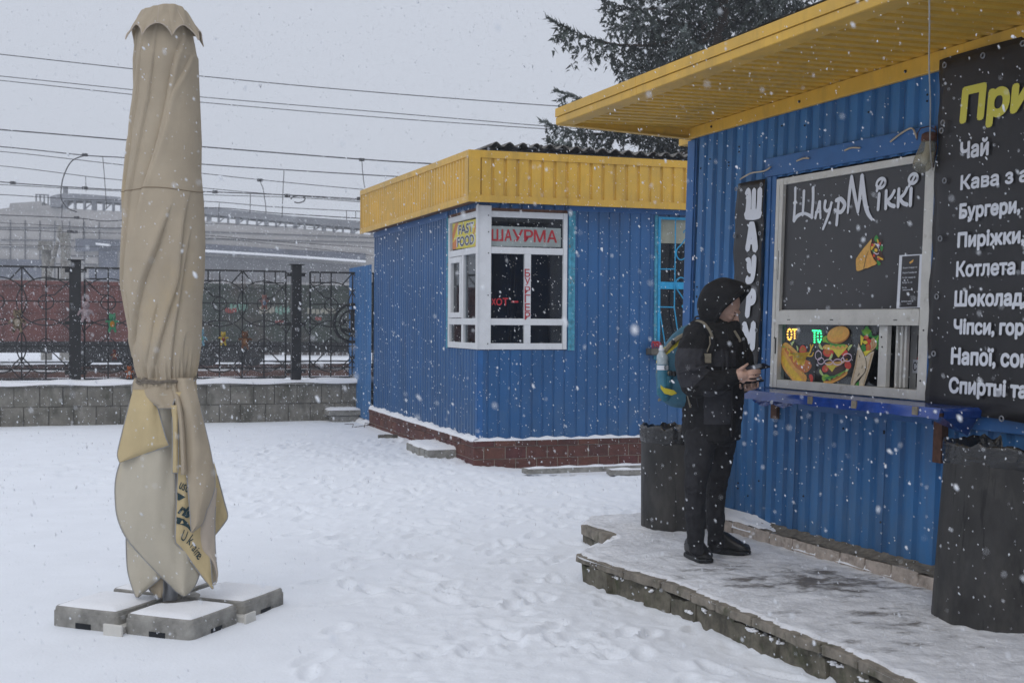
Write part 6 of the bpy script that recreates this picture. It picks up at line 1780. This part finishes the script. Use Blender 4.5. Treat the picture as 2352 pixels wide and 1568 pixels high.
# --- what the person carries
def slab_(name, label, P, ax1, ax2, l, w_, th_):
    t = thing(name, label, 'phone', P, 'phones in the person\'s hands')
    n = np.cross(ax1, ax2); n /= np.linalg.norm(n)
    fr = Fr(P, ax1, n, v=ax2); mb = MB(); mb.box(fr, -l / 2, l / 2, -w_ / 2, w_ / 2, -th_ / 2, th_ / 2); o = mb.build('case', m_phone, t, bevel=.003)
    mb = MB(); mb.box(fr, -l / 2 + .006, l / 2 - .006, -w_ / 2 + .004, w_ / 2 - .004, th_ / 2, th_ / 2 + .0006); mb.build('screen', mat('phone_screen', (.012, .015, .03), rough=.08, spec=.7), t)
    return t
A1 = PX(1764, 838.5, 7.78) - PX(1708, 851, 7.72); A1 /= np.linalg.norm(A1); A2 = np.array([-.15, .93, .25]); A2 -= A1 * (A2 @ A1); A2 /= np.linalg.norm(A2)
slab_('phone', 'black phone tilted up towards the face above the thumb', PX(1737, 844, 7.755), A1, A2, .155, .075, .012)
A1 = PX(1752, 871, 7.9) - PX(1690, 880, 7.86); A1 /= np.linalg.norm(A1); A2 = np.array([.1, .97, .1]); A2 -= A1 * (A2 @ A1); A2 /= np.linalg.norm(A2)
slab_('phone', 'second black phone lying flat on the lower palm', PX(1721, 876, 7.90), A1, A2, .165, .08, .014)

# --- backpack and bottle
bp = thing('backpack', 'teal and yellow hiking backpack with beige straps on the person\'s back', 'backpack', PX(1565, 935, 8.06))
K1 = MB()
rows_ = [(742, 1601, 14, .05), (752, 1591, 26, .10), (770, 1580, 36, .14), (795, 1570, 43, .16), (830, 1562, 52, .17), (860, 1560, 52, .17), (895, 1562, 49, .165), (918, 1566, 44, .15), (930, 1572, 34, .12), (936, 1574, 20, .06)]
erings(K1, [(PX(xc, y, 8.06), hw * px2m(), w2) for y, xc, hw, w2 in rows_], sq_=2.8)
remeshed(K1, 'pack_body', [m_pack, m_packy], bp, .008, 4, .010, .08, lambda p: 1 if (p[1] < 8.05 and (lambda v: (lambda x, y: (795 - .62 * (x - 1529) < y < 816 - .80 * (x - 1529) and x < 1562 and y > 772))(1176 + FP * (v @ _r2) / (v @ _fw), 784 - FP * (v @ _u2) / (v @ _fw)))(p - CAM)) else 0)
mb = MB()
mb.tube([PX(1527, 808, 7.95), PX(1540, 790, 7.92), PX(1558, 776, 7.91), PX(1575, 766, 7.92)], [.016, .016, .015, .012], 6)
mb.tube([PX(1511, 853, 7.965), PX(1530, 856, 7.892), PX(1552, 858, 7.885)], .014, 6); mb.tube([PX(1516, 872, 7.95), PX(1516, 846, 7.95)], .005, 5)
mb.tube([PX(1524, 912, 7.97), PX(1514, 918, 7.98), PX(1512, 921, 7.98)], [.008, .010, .006], 6)
mb.build('side_straps', m_strap, bp, smooth=True)
mb = MB()
for q in ((1546, 786, 7.900), (1541, 857, 7.872), (1549, 858, 7.868)): mb.ball(PX(*q), (.014, .008, .018), 8)
mb.tube(spline([PX(1597, 742, 8.0), PX(1597, 729, 8.0), PX(1605, 727, 8.0), PX(1613, 733, 8.0)], 5), .006, 6)
mb.build('buckles', m_black, bp)
mb = MB()
sp = spline([PX(1591, 744, 7.86), PX(1604, 739, 7.80), PX(1617, 744, 7.765), PX(1629, 758, 7.742), (PX(1636, 775, 7.735)), PX(1637, 795, 7.735), PX(1631, 812, 7.74), PX(1625, 828, 7.735)], 6)
mb.tube(sp, .020, 8)
mb.build('shoulder_strap', m_jacket, bp, smooth=True)
mb = MB()
mb.tube([p_ + np.array([-.004, -.016, .004]) for p_ in sp[4:26]], .009, 6); mb.tube([PX(1630, 772, 7.705), PX(1631, 790, 7.70), PX(1624, 808, 7.705)], .004, 5)
mb.box(Fr(PX(1625, 820, 7.70), Sd * 0 + np.array([1., 0, 0]), np.array([0, -1., 0])), -.022, .022, -.035, .022, -.01, .006)
mb.tube([PX(1686, 760, 7.86), PX(1694, 772, 7.85), PX(1700, 784, 7.86)], .010, 6)
mb.build('strap_trim', m_strap, bp, smooth=True)
mb = MB()
erings(mb, [(PX(1531, 920, 7.99), .02, .06), (PX(1529, 905, 7.975), .052, .085), (PX(1530, 880, 7.965), .055, .09), (PX(1532, 862, 7.965), .056, .09)], sq_=2.6)
mb.build('bottle_pocket', mat('mesh_pocket', (.03, .15, .22), rough=.8, var=.25, scale=60), bp, smooth=True)
mb = MB(); mb.prism(Fr(PX(1535, 900, 7.872), np.array([1., 0, 0]), np.array([0, -1., 0])), [(-.050, .045), (-.028, .027), (.035, .012), (.055, -.008), (.02, -.022), (-.025, -.010), (-.048, .02)], 0, .012); mb.build('yellow_patch', m_packy, bp, bevel=.004)
bt = thing('water_bottle', 'clear half full sports drink bottle with white cap in the backpack pocket', 'bottle', PX(1521, 890, 7.90))
def bl(mb, prof, n=20):
    rs = []
    for x, y, r in prof:
        c = PX(x, y, 7.90); rr_ = r * 7.9 / FP; rs.append([c + np.array([rr_ * math.cos(2 * math.pi * k / n), rr_ * math.sin(2 * math.pi * k / n), 0]) for k in range(n)])
    mb.rings(rs)
mb = MB(); bl(mb, [(1519.5, 803, 6), (1520, 809, 7), (1521, 815, 12), (1521.5, 822, 13.8), (1521.5, 830, 12.6), (1522, 834, 13.6), (1522, 838, 13)]); mb.build('upper_body', m_botw, bt, smooth=True)
mb = MB(); bl(mb, [(1519, 792.5, 3.5), (1519, 796, 4.2), (1519.3, 799, 4.4), (1519.4, 800, 6.4), (1519.6, 804.5, 6.6)]); mb.build('cap', m_letter, bt, smooth=True)
mb = MB(); bl(mb, [(1522, 838, 13.3), (1522, 849, 13.5)]); lb = mb.build('label_band', m_letter, bt, smooth=True)
mb = MB(); bl(mb, [(1522, 836.4, 13.8), (1522, 838.2, 13.8)]); mb.build('blue_band', m_botl, bt, smooth=True)
mb = MB(); fr = Fr(PX(1526, 848, 7.862), np.array([1., 0, 0]), np.array([0, -1., 0])); text(mb, fr, 'E', 0, 0, .014, .022, .0, .03); mb.build('lettering', m_ink, lb, fix=False)
mb = MB(); bl(mb, [(1522, 849, 13), (1522, 888, 12.5), (1522, 891, 10)]); mb.build('lower_body', m_botl, bt, smooth=True)

# ================================================================ trains on the tracks beyond the wall
TY = 53.
T0 = at(440, 800, TY); T0[2] = -.44
TF = Fr(T0, E1, -E2)
# ballast, rails, far snow
mb = MB(); n1, n2 = 60, 24
G = [[TF(a, .018 + .05 * float(fbm(np.array(a * 2.), np.array(c * 2.), 6)) + .0, c) for a in np.linspace(-45, 45, n1)] for c in np.linspace(-8.0, 21, n2)]
mb.grid(G); o = mb.build('gravel', m_ballast, smooth=True, fix=False); o['kind'] = 'stuff'
for c in (.76, -.76, 6.5, 8.0):
    mb = MB(); mb.box(TF, -45, 45, .03, .18, c - .035, c + .035); o = mb.build('rail', m_rust); tag(o, 'rusty steel rail laid along dark ballast behind the fence', 'rail', 'rails of the railway tracks'); o['label'] = 'rusty steel rail laid along dark ballast behind the fence'
mb = MB()
G = [[TF(a, .10 + .05 * float(fbm(np.array(a * .7), np.array(c * .7), 16)), c) for a in np.linspace(-60, 60, 60)] for c in np.linspace(-30, -7.6, 16)]
mb.grid(G); o = mb.build('far_snow', m_snow, smooth=True, fix=False); o['kind'] = 'structure'
def wagon(label, a0, a1, m, ribs, name='freight_wagon', marks=None):
    t = thing(name, label, 'wagon', TF((a0 + a1) / 2, .2, 0), 'freight wagons on the track')
    mb = MB()
    mb.box(TF, a0, a1, 1.20, 3.50, -1.5, 1.5)
    for k in range(ribs + 1):
        a = a0 + .1 + (a1 - a0 - .2) * k / ribs; mb.box(TF, a - .06, a + .06, 1.22, 3.46, 1.501, 1.58)
    mb.box(TF, a0, a1, 3.40, 3.56, 1.50, 1.62); mb.box(TF, a0, a1, 1.18, 1.34, 1.50, 1.60); mb.box(TF, a0, a1, 2.3, 2.36, 1.501, 1.545)
    mb.build('body', m, t, bevel=.01)
    mb = MB(); mb.box(TF, a0 - .3, a1 + .3, .98, 1.17, -.35, .35); mb.box(TF, a0 + 2.6, a1 - 2.6, .72, 1.17, .9, 1.1); mb.box(TF, a0, a1, 1.05, 1.17, 1.2, 1.45); mb.build('underframe', m_under, t)
    for a in (a0 + 1.9, a1 - 1.9):
        mb = MB(); mb.box(TF, a - 1.35, a + 1.35, .50, .92, .9, 1.12); mb.box(TF, a - .5, a + .5, .34, 1.0, .92, 1.16); mb.box(TF, a - 1.35, a + 1.35, .45, .9, -1.1, -.9); bg_ = mb.build('bogie', m_under, t, bevel=.03)
        for da in (-.92, .92):
            mb = MB(); 
            for c in (.76, -.76):
                mb.rings([[TF(a + da + r * math.cos(x), .62 + r * math.sin(x), c + q) for x in np.linspace(0, 2 * math.pi, 28, endpoint=False)] for q, r in ((-.07, .49), (.05, .47), (.06, .2), (.09, .18))])
            mb.rings([[TF(a + da + .08 * math.cos(x), .62 + .08 * math.sin(x), c) for x in np.linspace(0, 2 * math.pi, 10, endpoint=False)] for c in (-.8, .8)])
            mb.build('wheelset', m_under, bg_, smooth=True)
    if marks:
        mb = MB(); rr_ = random.Random(3)
        for (x, y, w_, h, mi) in marks:
            a, b = TF.px(x, y, 1.585); s_ = TY / FP
            for k in range(5):
                u = a + w_ * s_ * (k - 2) / 5; mb.prism(TF, [(u, b - h * s_ * rr_.uniform(.2, .5)), (u + w_ * s_ / 6, b - h * s_ * rr_.uniform(.1, .5)), (u + w_ * s_ / 6 * rr_.uniform(.5, 1), b + h * s_ * rr_.uniform(.2, .5)), (u, b + h * s_ * rr_.uniform(.1, .4))], 1.583 + .002 * mi, 1.590 + .004 * mi, mi)
        mb.build('graffiti', [mat('graffiti_mint', (.18, .32, .26), rough=.8), mat('graffiti_pale', (.34, .33, .27), rough=.8), mat('graffiti_red', (.3, .06, .05), rough=.8)], t, fix=False)
aR = TF.px(365, 700, 1.5)[0]
wagon('rusty red open freight wagon behind the fence', aR - 13.2, aR - .1, m_wagr, 9)
aG = TF.px(425, 700, 1.5)[0]
wagon('dark green freight wagon with faded graffiti behind the fence', aG, aG + 13.2, m_wagg, 11, 'freight_wagon', [(545, 705, 40, 22, 0), (528, 712, 26, 14, 2), (610, 712, 36, 20, 1), (650, 712, 44, 22, 0), (726, 714, 50, 18, 1), (760, 714, 20, 16, 1), (730, 731, 14, 12, 2), (640, 738, 20, 8, 2), (490, 690, 26, 70, 0)][:8])

# ================================================================ station building far behind
SY = 112.
S0 = at(440, 640, SY); S0[2] = -.4
SF = Fr(S0, E1 * .0 + np.array([.985, .17, 0]), np.array([.17, -.985, 0]))
st_ = thing('station_building', 'long grey railway station building with glazed upper gallery fading into snowfall', 'building', SF(0, 0, 0))
sx_ = lambda x, y, c=0: SF.px(x, y, c)
mb = MB()
prof = [(-240, 492), (0, 480), (21, 477), (23, 467), (95, 462), (96, 473), (117, 471), (118, 477), (270, 485), (463, 507), (671, 523), (825, 537), (1100, 560), (1100, 720), (-240, 720)]
mb.prism(SF, [sx_(*p) for p in prof], -14, 0)
mb.build('wall', m_stn, st_)
mb = MB()
top = [(117, 452), (135, 447), (150, 445), (200, 447), (270, 453), (463, 475), (671, 497), (825, 508), (1100, 532)]
low = [(1100, 549), (825, 525), (671, 511), (463, 492), (270, 466), (200, 461), (150, 461), (140, 476), (117, 476)]
mb.prism(SF, [sx_(*p) for p in top + low], -2.5, .4); mb.build('gallery_roof', m_stnr, st_)
mb = MB()
for x in list(range(150, 900, 22)):
    yt = np.interp(x, [150, 270, 463, 671, 825, 1100], [459, 464, 490, 509, 523, 547]); yb = np.interp(x, [118, 270, 463, 671, 825, 1100], [478, 486, 508, 524, 538, 561])
    a, b1 = sx_(x, yt); _, b0 = sx_(x, yb); wd = .09 if x % 3 else .2
    mb = MB(); mb.box(SF, a - wd, a + wd, b0, b1, -.4, .1); gp = mb.build('gallery_post', m_stnr, st_)
    if x % 44 < 22: mb = MB(); mb.tube([SF(a, b0, 0), SF(a + .85, b1, 0)], .06, 5); mb.build('brace', m_stnr, gp)
for seg in (((158, 472), (270, 480), (400, 490), (400, 485), (270, 474), (160, 466)), ): pass
def win_(pts, m=m_stnd, name='window_band', c=.02, d=.25):
    mb = MB(); mb.prism(SF, [sx_(*p) for p in pts], c, c + d); return mb.build(name, m, st_)
win_([(303 * .575, 548), (280, 551), (470, 560), (640, 572), (840, 582), (840, 597), (640, 590), (470, 583), (300, 575), (174, 578)][0:10])
win_([(0, 595), (96, 597), (96, 640), (0, 640)]); win_([(228, 568), (270, 570), (270, 622), (228, 622)]); win_([(205, 614), (300, 616), (300, 645), (205, 645)])
m_sl = mat('station_line', (.12, .12, .125), rough=.9)
mb = MB()
for y0, y1, x0, x1 in ((520, 524, -200, 400), (548, 551, -200, 170), (566, 568, 0, 228), (585, 587, 90, 228), (604, 606, 90, 228), (530, 545, 440, 860), (546, 556, 440, 860)):
    a0, b0 = sx_(x0, y0); a1, b1 = sx_(x1, y1); mb.prism(SF, [(a0, b0), (a1, b1), (a1, b1 - .10), (a0, b0 - .10)], .0, .12)
for x in range(-180, 230, 34):
    a, b = sx_(x, 540); mb.box(SF, a - .05, a + .05, 3.6, 10.5, .0, .1)
mb.build('wall_joint', m_sl, st_)
mb = MB()
for pts in ([(466, 575), (640, 586), (800, 597), (838, 600), (838, 604), (640, 590), (466, 580)], [(226, 560), (256, 563), (256, 567), (226, 564)]):
    mb.prism(SF, [sx_(*p) for p in pts], .3, 1.6)
mb.build('ledge_snow', m_snowcap, st_)
win_([(470, 588), (640, 597), (840, 610), (840, 650), (470, 645)], mat('canopy_shade', (.16, .16, .165), rough=.9, var=.2, scale=.6), 'canopy_wall', .02, .1)
mb = MB()
for x0, x1, y0, y1 in ((78, 106, 452, 462), (142, 150, 436, 448)):
    a0, b0 = sx_(x0, y1 + 6); a1, b1 = sx_(x1, y0 - 8)
    for k in range(4): mb.box(SF, a0 + (a1 - a0) * k / 3 - .06, a0 + (a1 - a0) * k / 3 + .06, b0, b1, -1, -.9)
    mb.box(SF, a0, a1, b1 - .12, b1, -1, -.9)
mb.build('roof_rail', m_stnr, st_)
# dark mast and pipe posts between tracks and station
for lab, x, y0, y1, r in (('slim concrete mast rising behind the red wagon', 151, 535, 665, .28), ('broken stub post with rusty bracket behind the red wagon', 107, 560, 665, .26)):
    b = at(x, y1, 60.); tp = at(x, y0, 60.); t = thing('mast', lab, 'mast', (b[0], b[1], -.4)); mb = MB(); mb.tube([(b[0], b[1], -.4), tp], [r, r * .8], 12); mb.build('shaft', m_conc, t, smooth=True)
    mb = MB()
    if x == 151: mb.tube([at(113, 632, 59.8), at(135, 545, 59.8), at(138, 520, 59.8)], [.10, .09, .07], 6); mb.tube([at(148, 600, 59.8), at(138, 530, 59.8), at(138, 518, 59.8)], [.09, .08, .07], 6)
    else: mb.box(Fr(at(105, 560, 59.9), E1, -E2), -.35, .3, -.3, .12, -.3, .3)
    mb.build('arm', m_conc, t)  # grey instead of black iron: haze fading is put into the colour
# bare shrubs in front of the station
for k in range(7):
    x = 470 + 56 * k; b = at(x, 655, 70.); b[2] = -.3
    t = thing('bare_shrub', 'bare grey brown shrubs in a row in front of the station', 'shrub', b, 'bare shrubs before the station')
    mb = MB(); r5 = random.Random(50 + k)
    for j in range(60):
        p0_ = b + np.array([r5.uniform(-.7, .7), r5.uniform(-.3, .3), 0]); hh = r5.uniform(1.6, 4.6); dx = r5.uniform(-.5, .5)
        mb.tube([p0_, p0_ + np.array([dx * .4, 0, hh * .5]), p0_ + np.array([dx, 0, hh])], [.025, .018, .008], 4)
        if j % 2: mb.tube([p0_ + np.array([dx * .4, 0, hh * .5]), p0_ + np.array([dx * .4 + r5.uniform(-.6, .6), 0, hh * .85])], [.014, .006], 4)
    mb.build('branches', m_twig, t)

# ================================================================ overhead wires
def wire(label, pts, Y, r, drops=(), clamps=(), extra=()):
    P = [at(x, y, Y) for x, y in pts]
    t = thing('overhead_wire', label, 'wire', P[0], 'overhead railway wires')
    mb = MB(); mb.tube(spline(P, 6), r, 6); mb.build('cable', m_wire, t)
    if drops:
        for d in drops: mb = MB(); mb.tube(spline([at(x, y, Y - .05) for x, y in d], 4), .012, 5); mb.build('dropper', m_wire, t)
    if clamps:
        mb = MB()
        for x, y in clamps: mb.box(Fr(at(x, y, Y), np.array([1., 0, 0]), np.array([0, -1., 0])), -.08, .08, -.045, .045, -.04, .04)
        mb.build('clamp', m_wire, t)
    for e in extra: mb = MB(); mb.tube(spline([at(x, y, Y - .1) for x, y in e], 6), .02, 5); mb.build('loop', m_wire, t)
wire('highest overhead wire crossing the sky on its own', [(-300, 92), (0, 125), (280, 156), (460, 175), (800, 207), (1250, 242), (1700, 270)], 42, .016)
wire('upper of a close pair of thin wires high in the sky', [(-300, 145), (0, 175), (290, 205), (460, 223), (900, 260), (1290, 293), (1700, 325)], 42, .014)
wire('lower of a close pair of thin wires high in the sky', [(-300, 155), (0, 185), (290, 216), (460, 235), (900, 272), (1300, 300), (1700, 333)], 42, .014)
wire('thick dark catenary wire above the station roof', [(-300, 276), (0, 298), (280, 321), (460, 337), (830, 366), (1020, 378), (1300, 394)], 40, .022, [[(831, 366), (832, 380), (833, 395), (836, 420), (838, 432)]], [(831, 367)])
wire('catenary wire carrying a large hanging loop by the parasol', [(-300, 316), (0, 337), (195, 357), (280, 362), (460, 377), (652, 390), (900, 405), (1200, 420)], 40, .018, [[(236, 361), (238, 382), (241, 420), (245, 480)], [(652, 391), (652, 402), (650, 440), (648, 500)]], [(195, 356)],
     [[(195, 357), (165, 370), (146, 405), (140, 440), (142, 460), (155, 478), (176, 487)]])
wire('thin wire sagging with a kinked dropper beside the parasol', [(-300, 328), (0, 348), (280, 379), (460, 398), (597, 413), (820, 434), (1100, 455)], 40, .013, [[(597, 414), (601, 425), (604, 432), (607, 450), (610, 470), (611, 492)]], [(597, 414)])
wire('wire below the sagging one reaching behind the parasol', [(-300, 358), (0, 381), (197, 405), (280, 414), (458, 431), (600, 444), (860, 463)], 40, .012, [[(197, 405), (197, 415), (198, 440)]])
wire('upper contact wire with dark clamps across the gallery', [(-300, 400), (0, 418), (60, 423), (270, 436), (460, 440), (700, 450), (900, 462)], 40, .018, [[(575, 443), (575, 465), (574, 490)]], [(30, 420), (195, 432), (494, 441), (660, 449), (826, 456)], [[(668, 458), (674, 452), (690, 450), (700, 454), (698, 462), (686, 466), (676, 464)]])
wire('lower contact wire close beneath the clamped one', [(-300, 408), (0, 424), (270, 439), (460, 447), (700, 455), (900, 470)], 40, .012)
wire('wire level with the gallery roof end', [(-300, 432), (0, 447), (210, 459), (460, 462), (640, 476), (860, 487)], 44, .014, [[(504, 464), (503, 480), (502, 500)], [(796, 484), (796, 505)], [(817, 485), (817, 500)]])
wire('wire cutting across the gallery windows', [(-300, 486), (0, 494), (175, 501), (270, 507), (470, 478), (640, 490), (880, 505)], 44, .018, [], [(176, 500)])
wire('wire crossing the station wall under the gallery', [(-300, 505), (0, 512), (270, 524), (460, 514), (640, 520), (880, 530)], 44, .011)
wire('wire with a row of clamps low on the station wall', [(-300, 520), (0, 527), (155, 533), (270, 536), (460, 540), (640, 555), (880, 570)], 44, .013, [[(143, 470), (142, 500), (145, 533)], [(192, 500), (191, 550)]], [(160, 532), (172, 533)])
wire('lowest faint wire running above the fence', [(-300, 556), (0, 562), (270, 566), (460, 548), (640, 562), (880, 590)], 44, .010)

# ================================================================ spruces
def spruce(label, base, H_, Rb, seed, dens=1., z_lo=.12, droop=.28, bare=0., blen=1.):
    r = random.Random(seed); rg = np.random.default_rng(seed)
    t = thing('spruce_tree', label, 'tree', base, 'spruce trees behind the kiosks')
    base = np.array(base, float)
    mb = MB(); mb.tube([base, base + np.array([.1, 0, H_ * .5]), base + np.array([0, 0, H_])], [.26, .17, .03], 12); mb.build('trunk', m_bark, t, smooth=True)
    br = MB(); V = []; Fm = []
    def spray(p, d, l, heavy):
        """A needle-clad shoot: stiff blades set all round a short stem."""
        n = int(heavy * max(6, l / .0155))
        side = np.cross(d, [0, 0, 1.]); side /= np.linalg.norm(side) + 1e-9; up_ = np.cross(side, d)
        f = rg.random(n); a = rg.random(n) * 6.283; ln = .08 + .09 * rg.random(n)
        c = p + np.outer(f * l, d)
        rad_ = np.outer(np.cos(a), side) + np.outer(np.sin(a), up_)
        tip = c + (rad_ * .8 + d * .75) * ln[:, None]
        wv = np.cross(rad_, d) * (.024 + .018 * rg.random(n))[:, None]
        k = sum(len(v) for v in V)
        V.append(np.stack([c - wv, c + wv, tip], 1).reshape(-1, 3))
        return n
    mats_ = []
    z = H_ * z_lo
    while z < H_ * .97:
        q = (z - H_ * z_lo) / (H_ * (1 - z_lo))
        L = Rb * (1 - q) ** .8 * blen + .25
        for k in range(r.randint(5, 7)):
            az = r.uniform(0, 6.283); l = L * r.uniform(.65, 1.12)
            d = np.array([math.cos(az), math.sin(az), 0])
            p0_ = base + np.array([0, 0, z + r.uniform(-.15, .15)])
            pts = [p0_ + d * l * s_ + np.array([0, 0, -droop * l * s_ * (1.25 - .95 * s_ ** 1.5) + .10 * l * max(0, s_ - .7)]) for s_ in np.linspace(0, 1, 9)]
            br.tube(pts, [.035 * (1 - .8 * s_) * (l / 3 + .3) for s_ in np.linspace(0, 1, 9)], 5)
            ms = int(l / .16)
            for j in range(ms):
                s_ = (j + r.random()) / ms
                if s_ < .18 + .3 * bare or r.random() < bare * .5: continue
                i0 = min(7, int(s_ * 8)); f = s_ * 8 - i0; p = pts[i0] * (1 - f) + pts[i0 + 1] * f
                tang = pts[i0 + 1] - pts[i0]; tang /= np.linalg.norm(tang); sd = np.cross(tang, [0, 0, 1.])
                for sg in (-1, 1):
                    tw = tang * .55 + sd * sg * r.uniform(.4, .9) + np.array([0, 0, -.25 - .5 * r.random()]); tw /= np.linalg.norm(tw)
                    tl = (.25 + .45 * r.random()) * (.5 + .6 * (1 - s_)) * min(1.2, l / 2 + .3)
                    mats_.append((spray(p, tw, tl, .5 * dens), r.choice((0, 0, 1, 2))))
                    # hanging side shoots
                    for _ in range(2):
                        pp = p + tw * tl * r.uniform(.3, 1); dn = np.array([r.uniform(-.3, .3), r.uniform(-.3, .3), -1.]); dn /= np.linalg.norm(dn)
                        mats_.append((spray(pp, dn, r.uniform(.12, .38), .42 * dens), r.choice((0, 0, 2, 2, 1))))
                mats_.append((spray(p, tang, .3, .55 * dens), r.choice((0, 1))))
            mats_.append((spray(pts[-1], tang, .3, 1.0 * dens), 1))
        z += r.uniform(.36, .55)
    br.build('branches', m_bark, t)
    Vv = np.concatenate(V) - LOC[t.name]; nF = len(Vv) // 3
    me = bpy.data.meshes.new('foliage'); me.vertices.add(len(Vv)); me.vertices.foreach_set('co', Vv.astype(np.float32).ravel())
    me.loops.add(nF * 3); me.loops.foreach_set('vertex_index', np.arange(nF * 3, dtype=np.int32)); me.polygons.add(nF)
    me.polygons.foreach_set('loop_start', np.arange(0, nF * 3, 3, dtype=np.int32)); me.polygons.foreach_set('loop_total', np.full(nF, 3, dtype=np.int32))
    for m in m_spr: me.materials.append(m)
    me.polygons.foreach_set('material_index', np.repeat([m for _, m in mats_], [n for n, _ in mats_]).astype(np.int32)); me.update()
    o = bpy.data.objects.new('foliage', me); COL.objects.link(o); o.parent = t; LOC[o.name] = LOC[t.name]
    return nF
b1 = at(1640, 700, 27.); b1[2] = 0
print('needles', spruce('big drooping spruce rising behind the far kiosk roof', b1, 15.5, 4.8, 21, 1.0, .14))
b2 = at(1752, 700, 31.); b2[2] = 0
print('needles', spruce('thin sparse spruce with bare lower limbs beside the bigger one', b2, 17, 3.2, 5, .55, .2, .18, .6))

# ================================================================ falling snow and haze
def flakes(N, y0, y1, shape, fan, seed, s0):
    g_ = np.random.default_rng(seed)
    u_ = g_.random(N); Yf = (y0 ** 2.8 + u_ * (y1 ** 2.8 - y0 ** 2.8)) ** (1 / 2.8)
    xr, zr = (g_.random(N) - .5) * 1.0, (g_.random(N) - .5) * .70
    Pf = CAM + np.outer(Yf, _fw) + (Yf * xr)[:, None] * _r2 + (Yf * zr)[:, None] * _u2
    loK = Pf - RO; aK, cK = loK @ RU, loK @ RN
    inK = (aK > -.3) & (cK < .12) & (cK > -2.8) & (Pf[:, 2] < 3.4)
    under = (aK > .1) & (cK > -.1) & (cK < .75) & (Pf[:, 2] < 3.2) & (g_.random(N) < .45)
    lo2 = Pf - W0; u2, v2 = lo2 @ E1, lo2 @ E2
    in2 = (u2 > -.1) & (v2 > -.1) & (v2 < 5.6) & (Pf[:, 2] < 3.7)
    dm = np.hypot(Pf[:, 0] - PC[0], Pf[:, 1] - PC[1]) < .32
    pm = (np.hypot(Pf[:, 0] - 1.3, Pf[:, 1] - 7.95) < .34) & (Pf[:, 2] < 1.95)
    ok = ~(inK | under | in2 | dm | pm) & (Pf[:, 2] > .03) & (Pf[:, 2] < 13)
    Pf = Pf[ok]; Yf = Yf[ok]; n = len(Pf)
    sz = s0 * np.exp(g_.normal(0, .42, n)) * (1 + .030 * Yf)
    ax3 = np.stack([.34 + .22 * g_.normal(size=n), .2 * g_.normal(size=n), -1 + .15 * g_.normal(size=n)], 1); ax3 /= np.linalg.norm(ax3, axis=1)[:, None]
    h_ = g_.normal(size=(n, 3)); a1 = np.cross(ax3, h_); a1 /= np.linalg.norm(a1, axis=1)[:, None]; a2 = np.cross(ax3, a1)
    el = sz * (1.3 + 1.1 * g_.random(n)); r1, r2 = sz * (.7 + .5 * g_.random(n)), sz * (.6 + .4 * g_.random(n))
    jit = 1 + .22 * g_.normal(size=(n, len(shape), 1))
    V = Pf[:, None, :] + jit * (ax3[:, None, :] * (el[:, None] * shape[None, :, 2])[..., None] + a1[:, None, :] * (r1[:, None] * shape[None, :, 0])[..., None] + a2[:, None, :] * (r2[:, None] * shape[None, :, 1])[..., None])
    return V.reshape(-1, 3), (np.arange(n)[:, None, None] * len(shape) + fan[None]).reshape(-1, 3)
octa = np.array([(0, 0, 1), (0, 0, -.9), (1, 0, 0), (-1, 0, 0), (0, 1, 0), (0, -1, 0)], float)
fo_ = np.array([(0, 2, 4), (0, 4, 3), (0, 3, 5), (0, 5, 2), (1, 4, 2), (1, 3, 4), (1, 5, 3), (1, 2, 5)])
# rounder clump for the near ones
sv = [(0, 0, 1)] + [(math.sin(p) * math.cos(a), math.sin(p) * math.sin(a), math.cos(p)) for p in (.8, 1.57, 2.35) for a in np.linspace(0, 2 * math.pi, 7)[:-1]] + [(0, 0, -1)]
sf = [(0, 1 + j, 1 + (j + 1) % 6) for j in range(6)]
for q in (0, 1):
    for j in range(6): a, b = 1 + q * 6 + j, 1 + q * 6 + (j + 1) % 6; sf += [(a, a + 6, b), (b, a + 6, b + 6)]
sf += [(19, 13 + (j + 1) % 6, 13 + j) for j in range(6)]
V1, F1 = flakes(7500, 1.25, 6.5, np.array(sv, float), np.array(sf), 17, .0012)
V2, F2 = flakes(260000, 6.5, 34, octa, fo_, 18, .0019)
Vf = np.concatenate([V1, V2]); Ff = np.concatenate([F1, F2 + len(V1)]); n = len(Vf) // 6
me = bpy.data.meshes.new('falling_snow'); me.vertices.add(len(Vf)); me.vertices.foreach_set('co', Vf.astype(np.float32).ravel())
nF = len(Ff); me.loops.add(nF * 3); me.loops.foreach_set('vertex_index', Ff.astype(np.int32).ravel()); me.polygons.add(nF)
me.polygons.foreach_set('loop_start', np.arange(0, nF * 3, 3, dtype=np.int32)); me.polygons.foreach_set('loop_total', np.full(nF, 3, dtype=np.int32)); me.polygons.foreach_set('use_smooth', np.ones(nF, dtype=bool))
me.materials.append(m_flake); me.update()
o = bpy.data.objects.new('falling_snow', me); COL.objects.link(o); o['kind'] = 'stuff'

HZ = bpy.data.materials.new('haze'); HZ.use_nodes = True
t = HZ.node_tree; t.nodes.clear()
oo = t.nodes.new('ShaderNodeOutputMaterial'); pv = t.nodes.new('ShaderNodeVolumePrincipled')
pv.inputs['Color'].default_value = (.90, .93, .97, 1); pv.inputs['Density'].default_value = .0017; pv.inputs['Anisotropy'].default_value = .2
t.links.new(pv.outputs[0], oo.inputs['Volume'])
mb = MB(); mb.box(Fr((0, 0, 0), (1, 0, 0), (0, -1, 0)), -255, 255, -2.6, 19, -255, 255)
o = mb.build('haze', HZ); o['kind'] = 'stuff'
o.visible_shadow = True
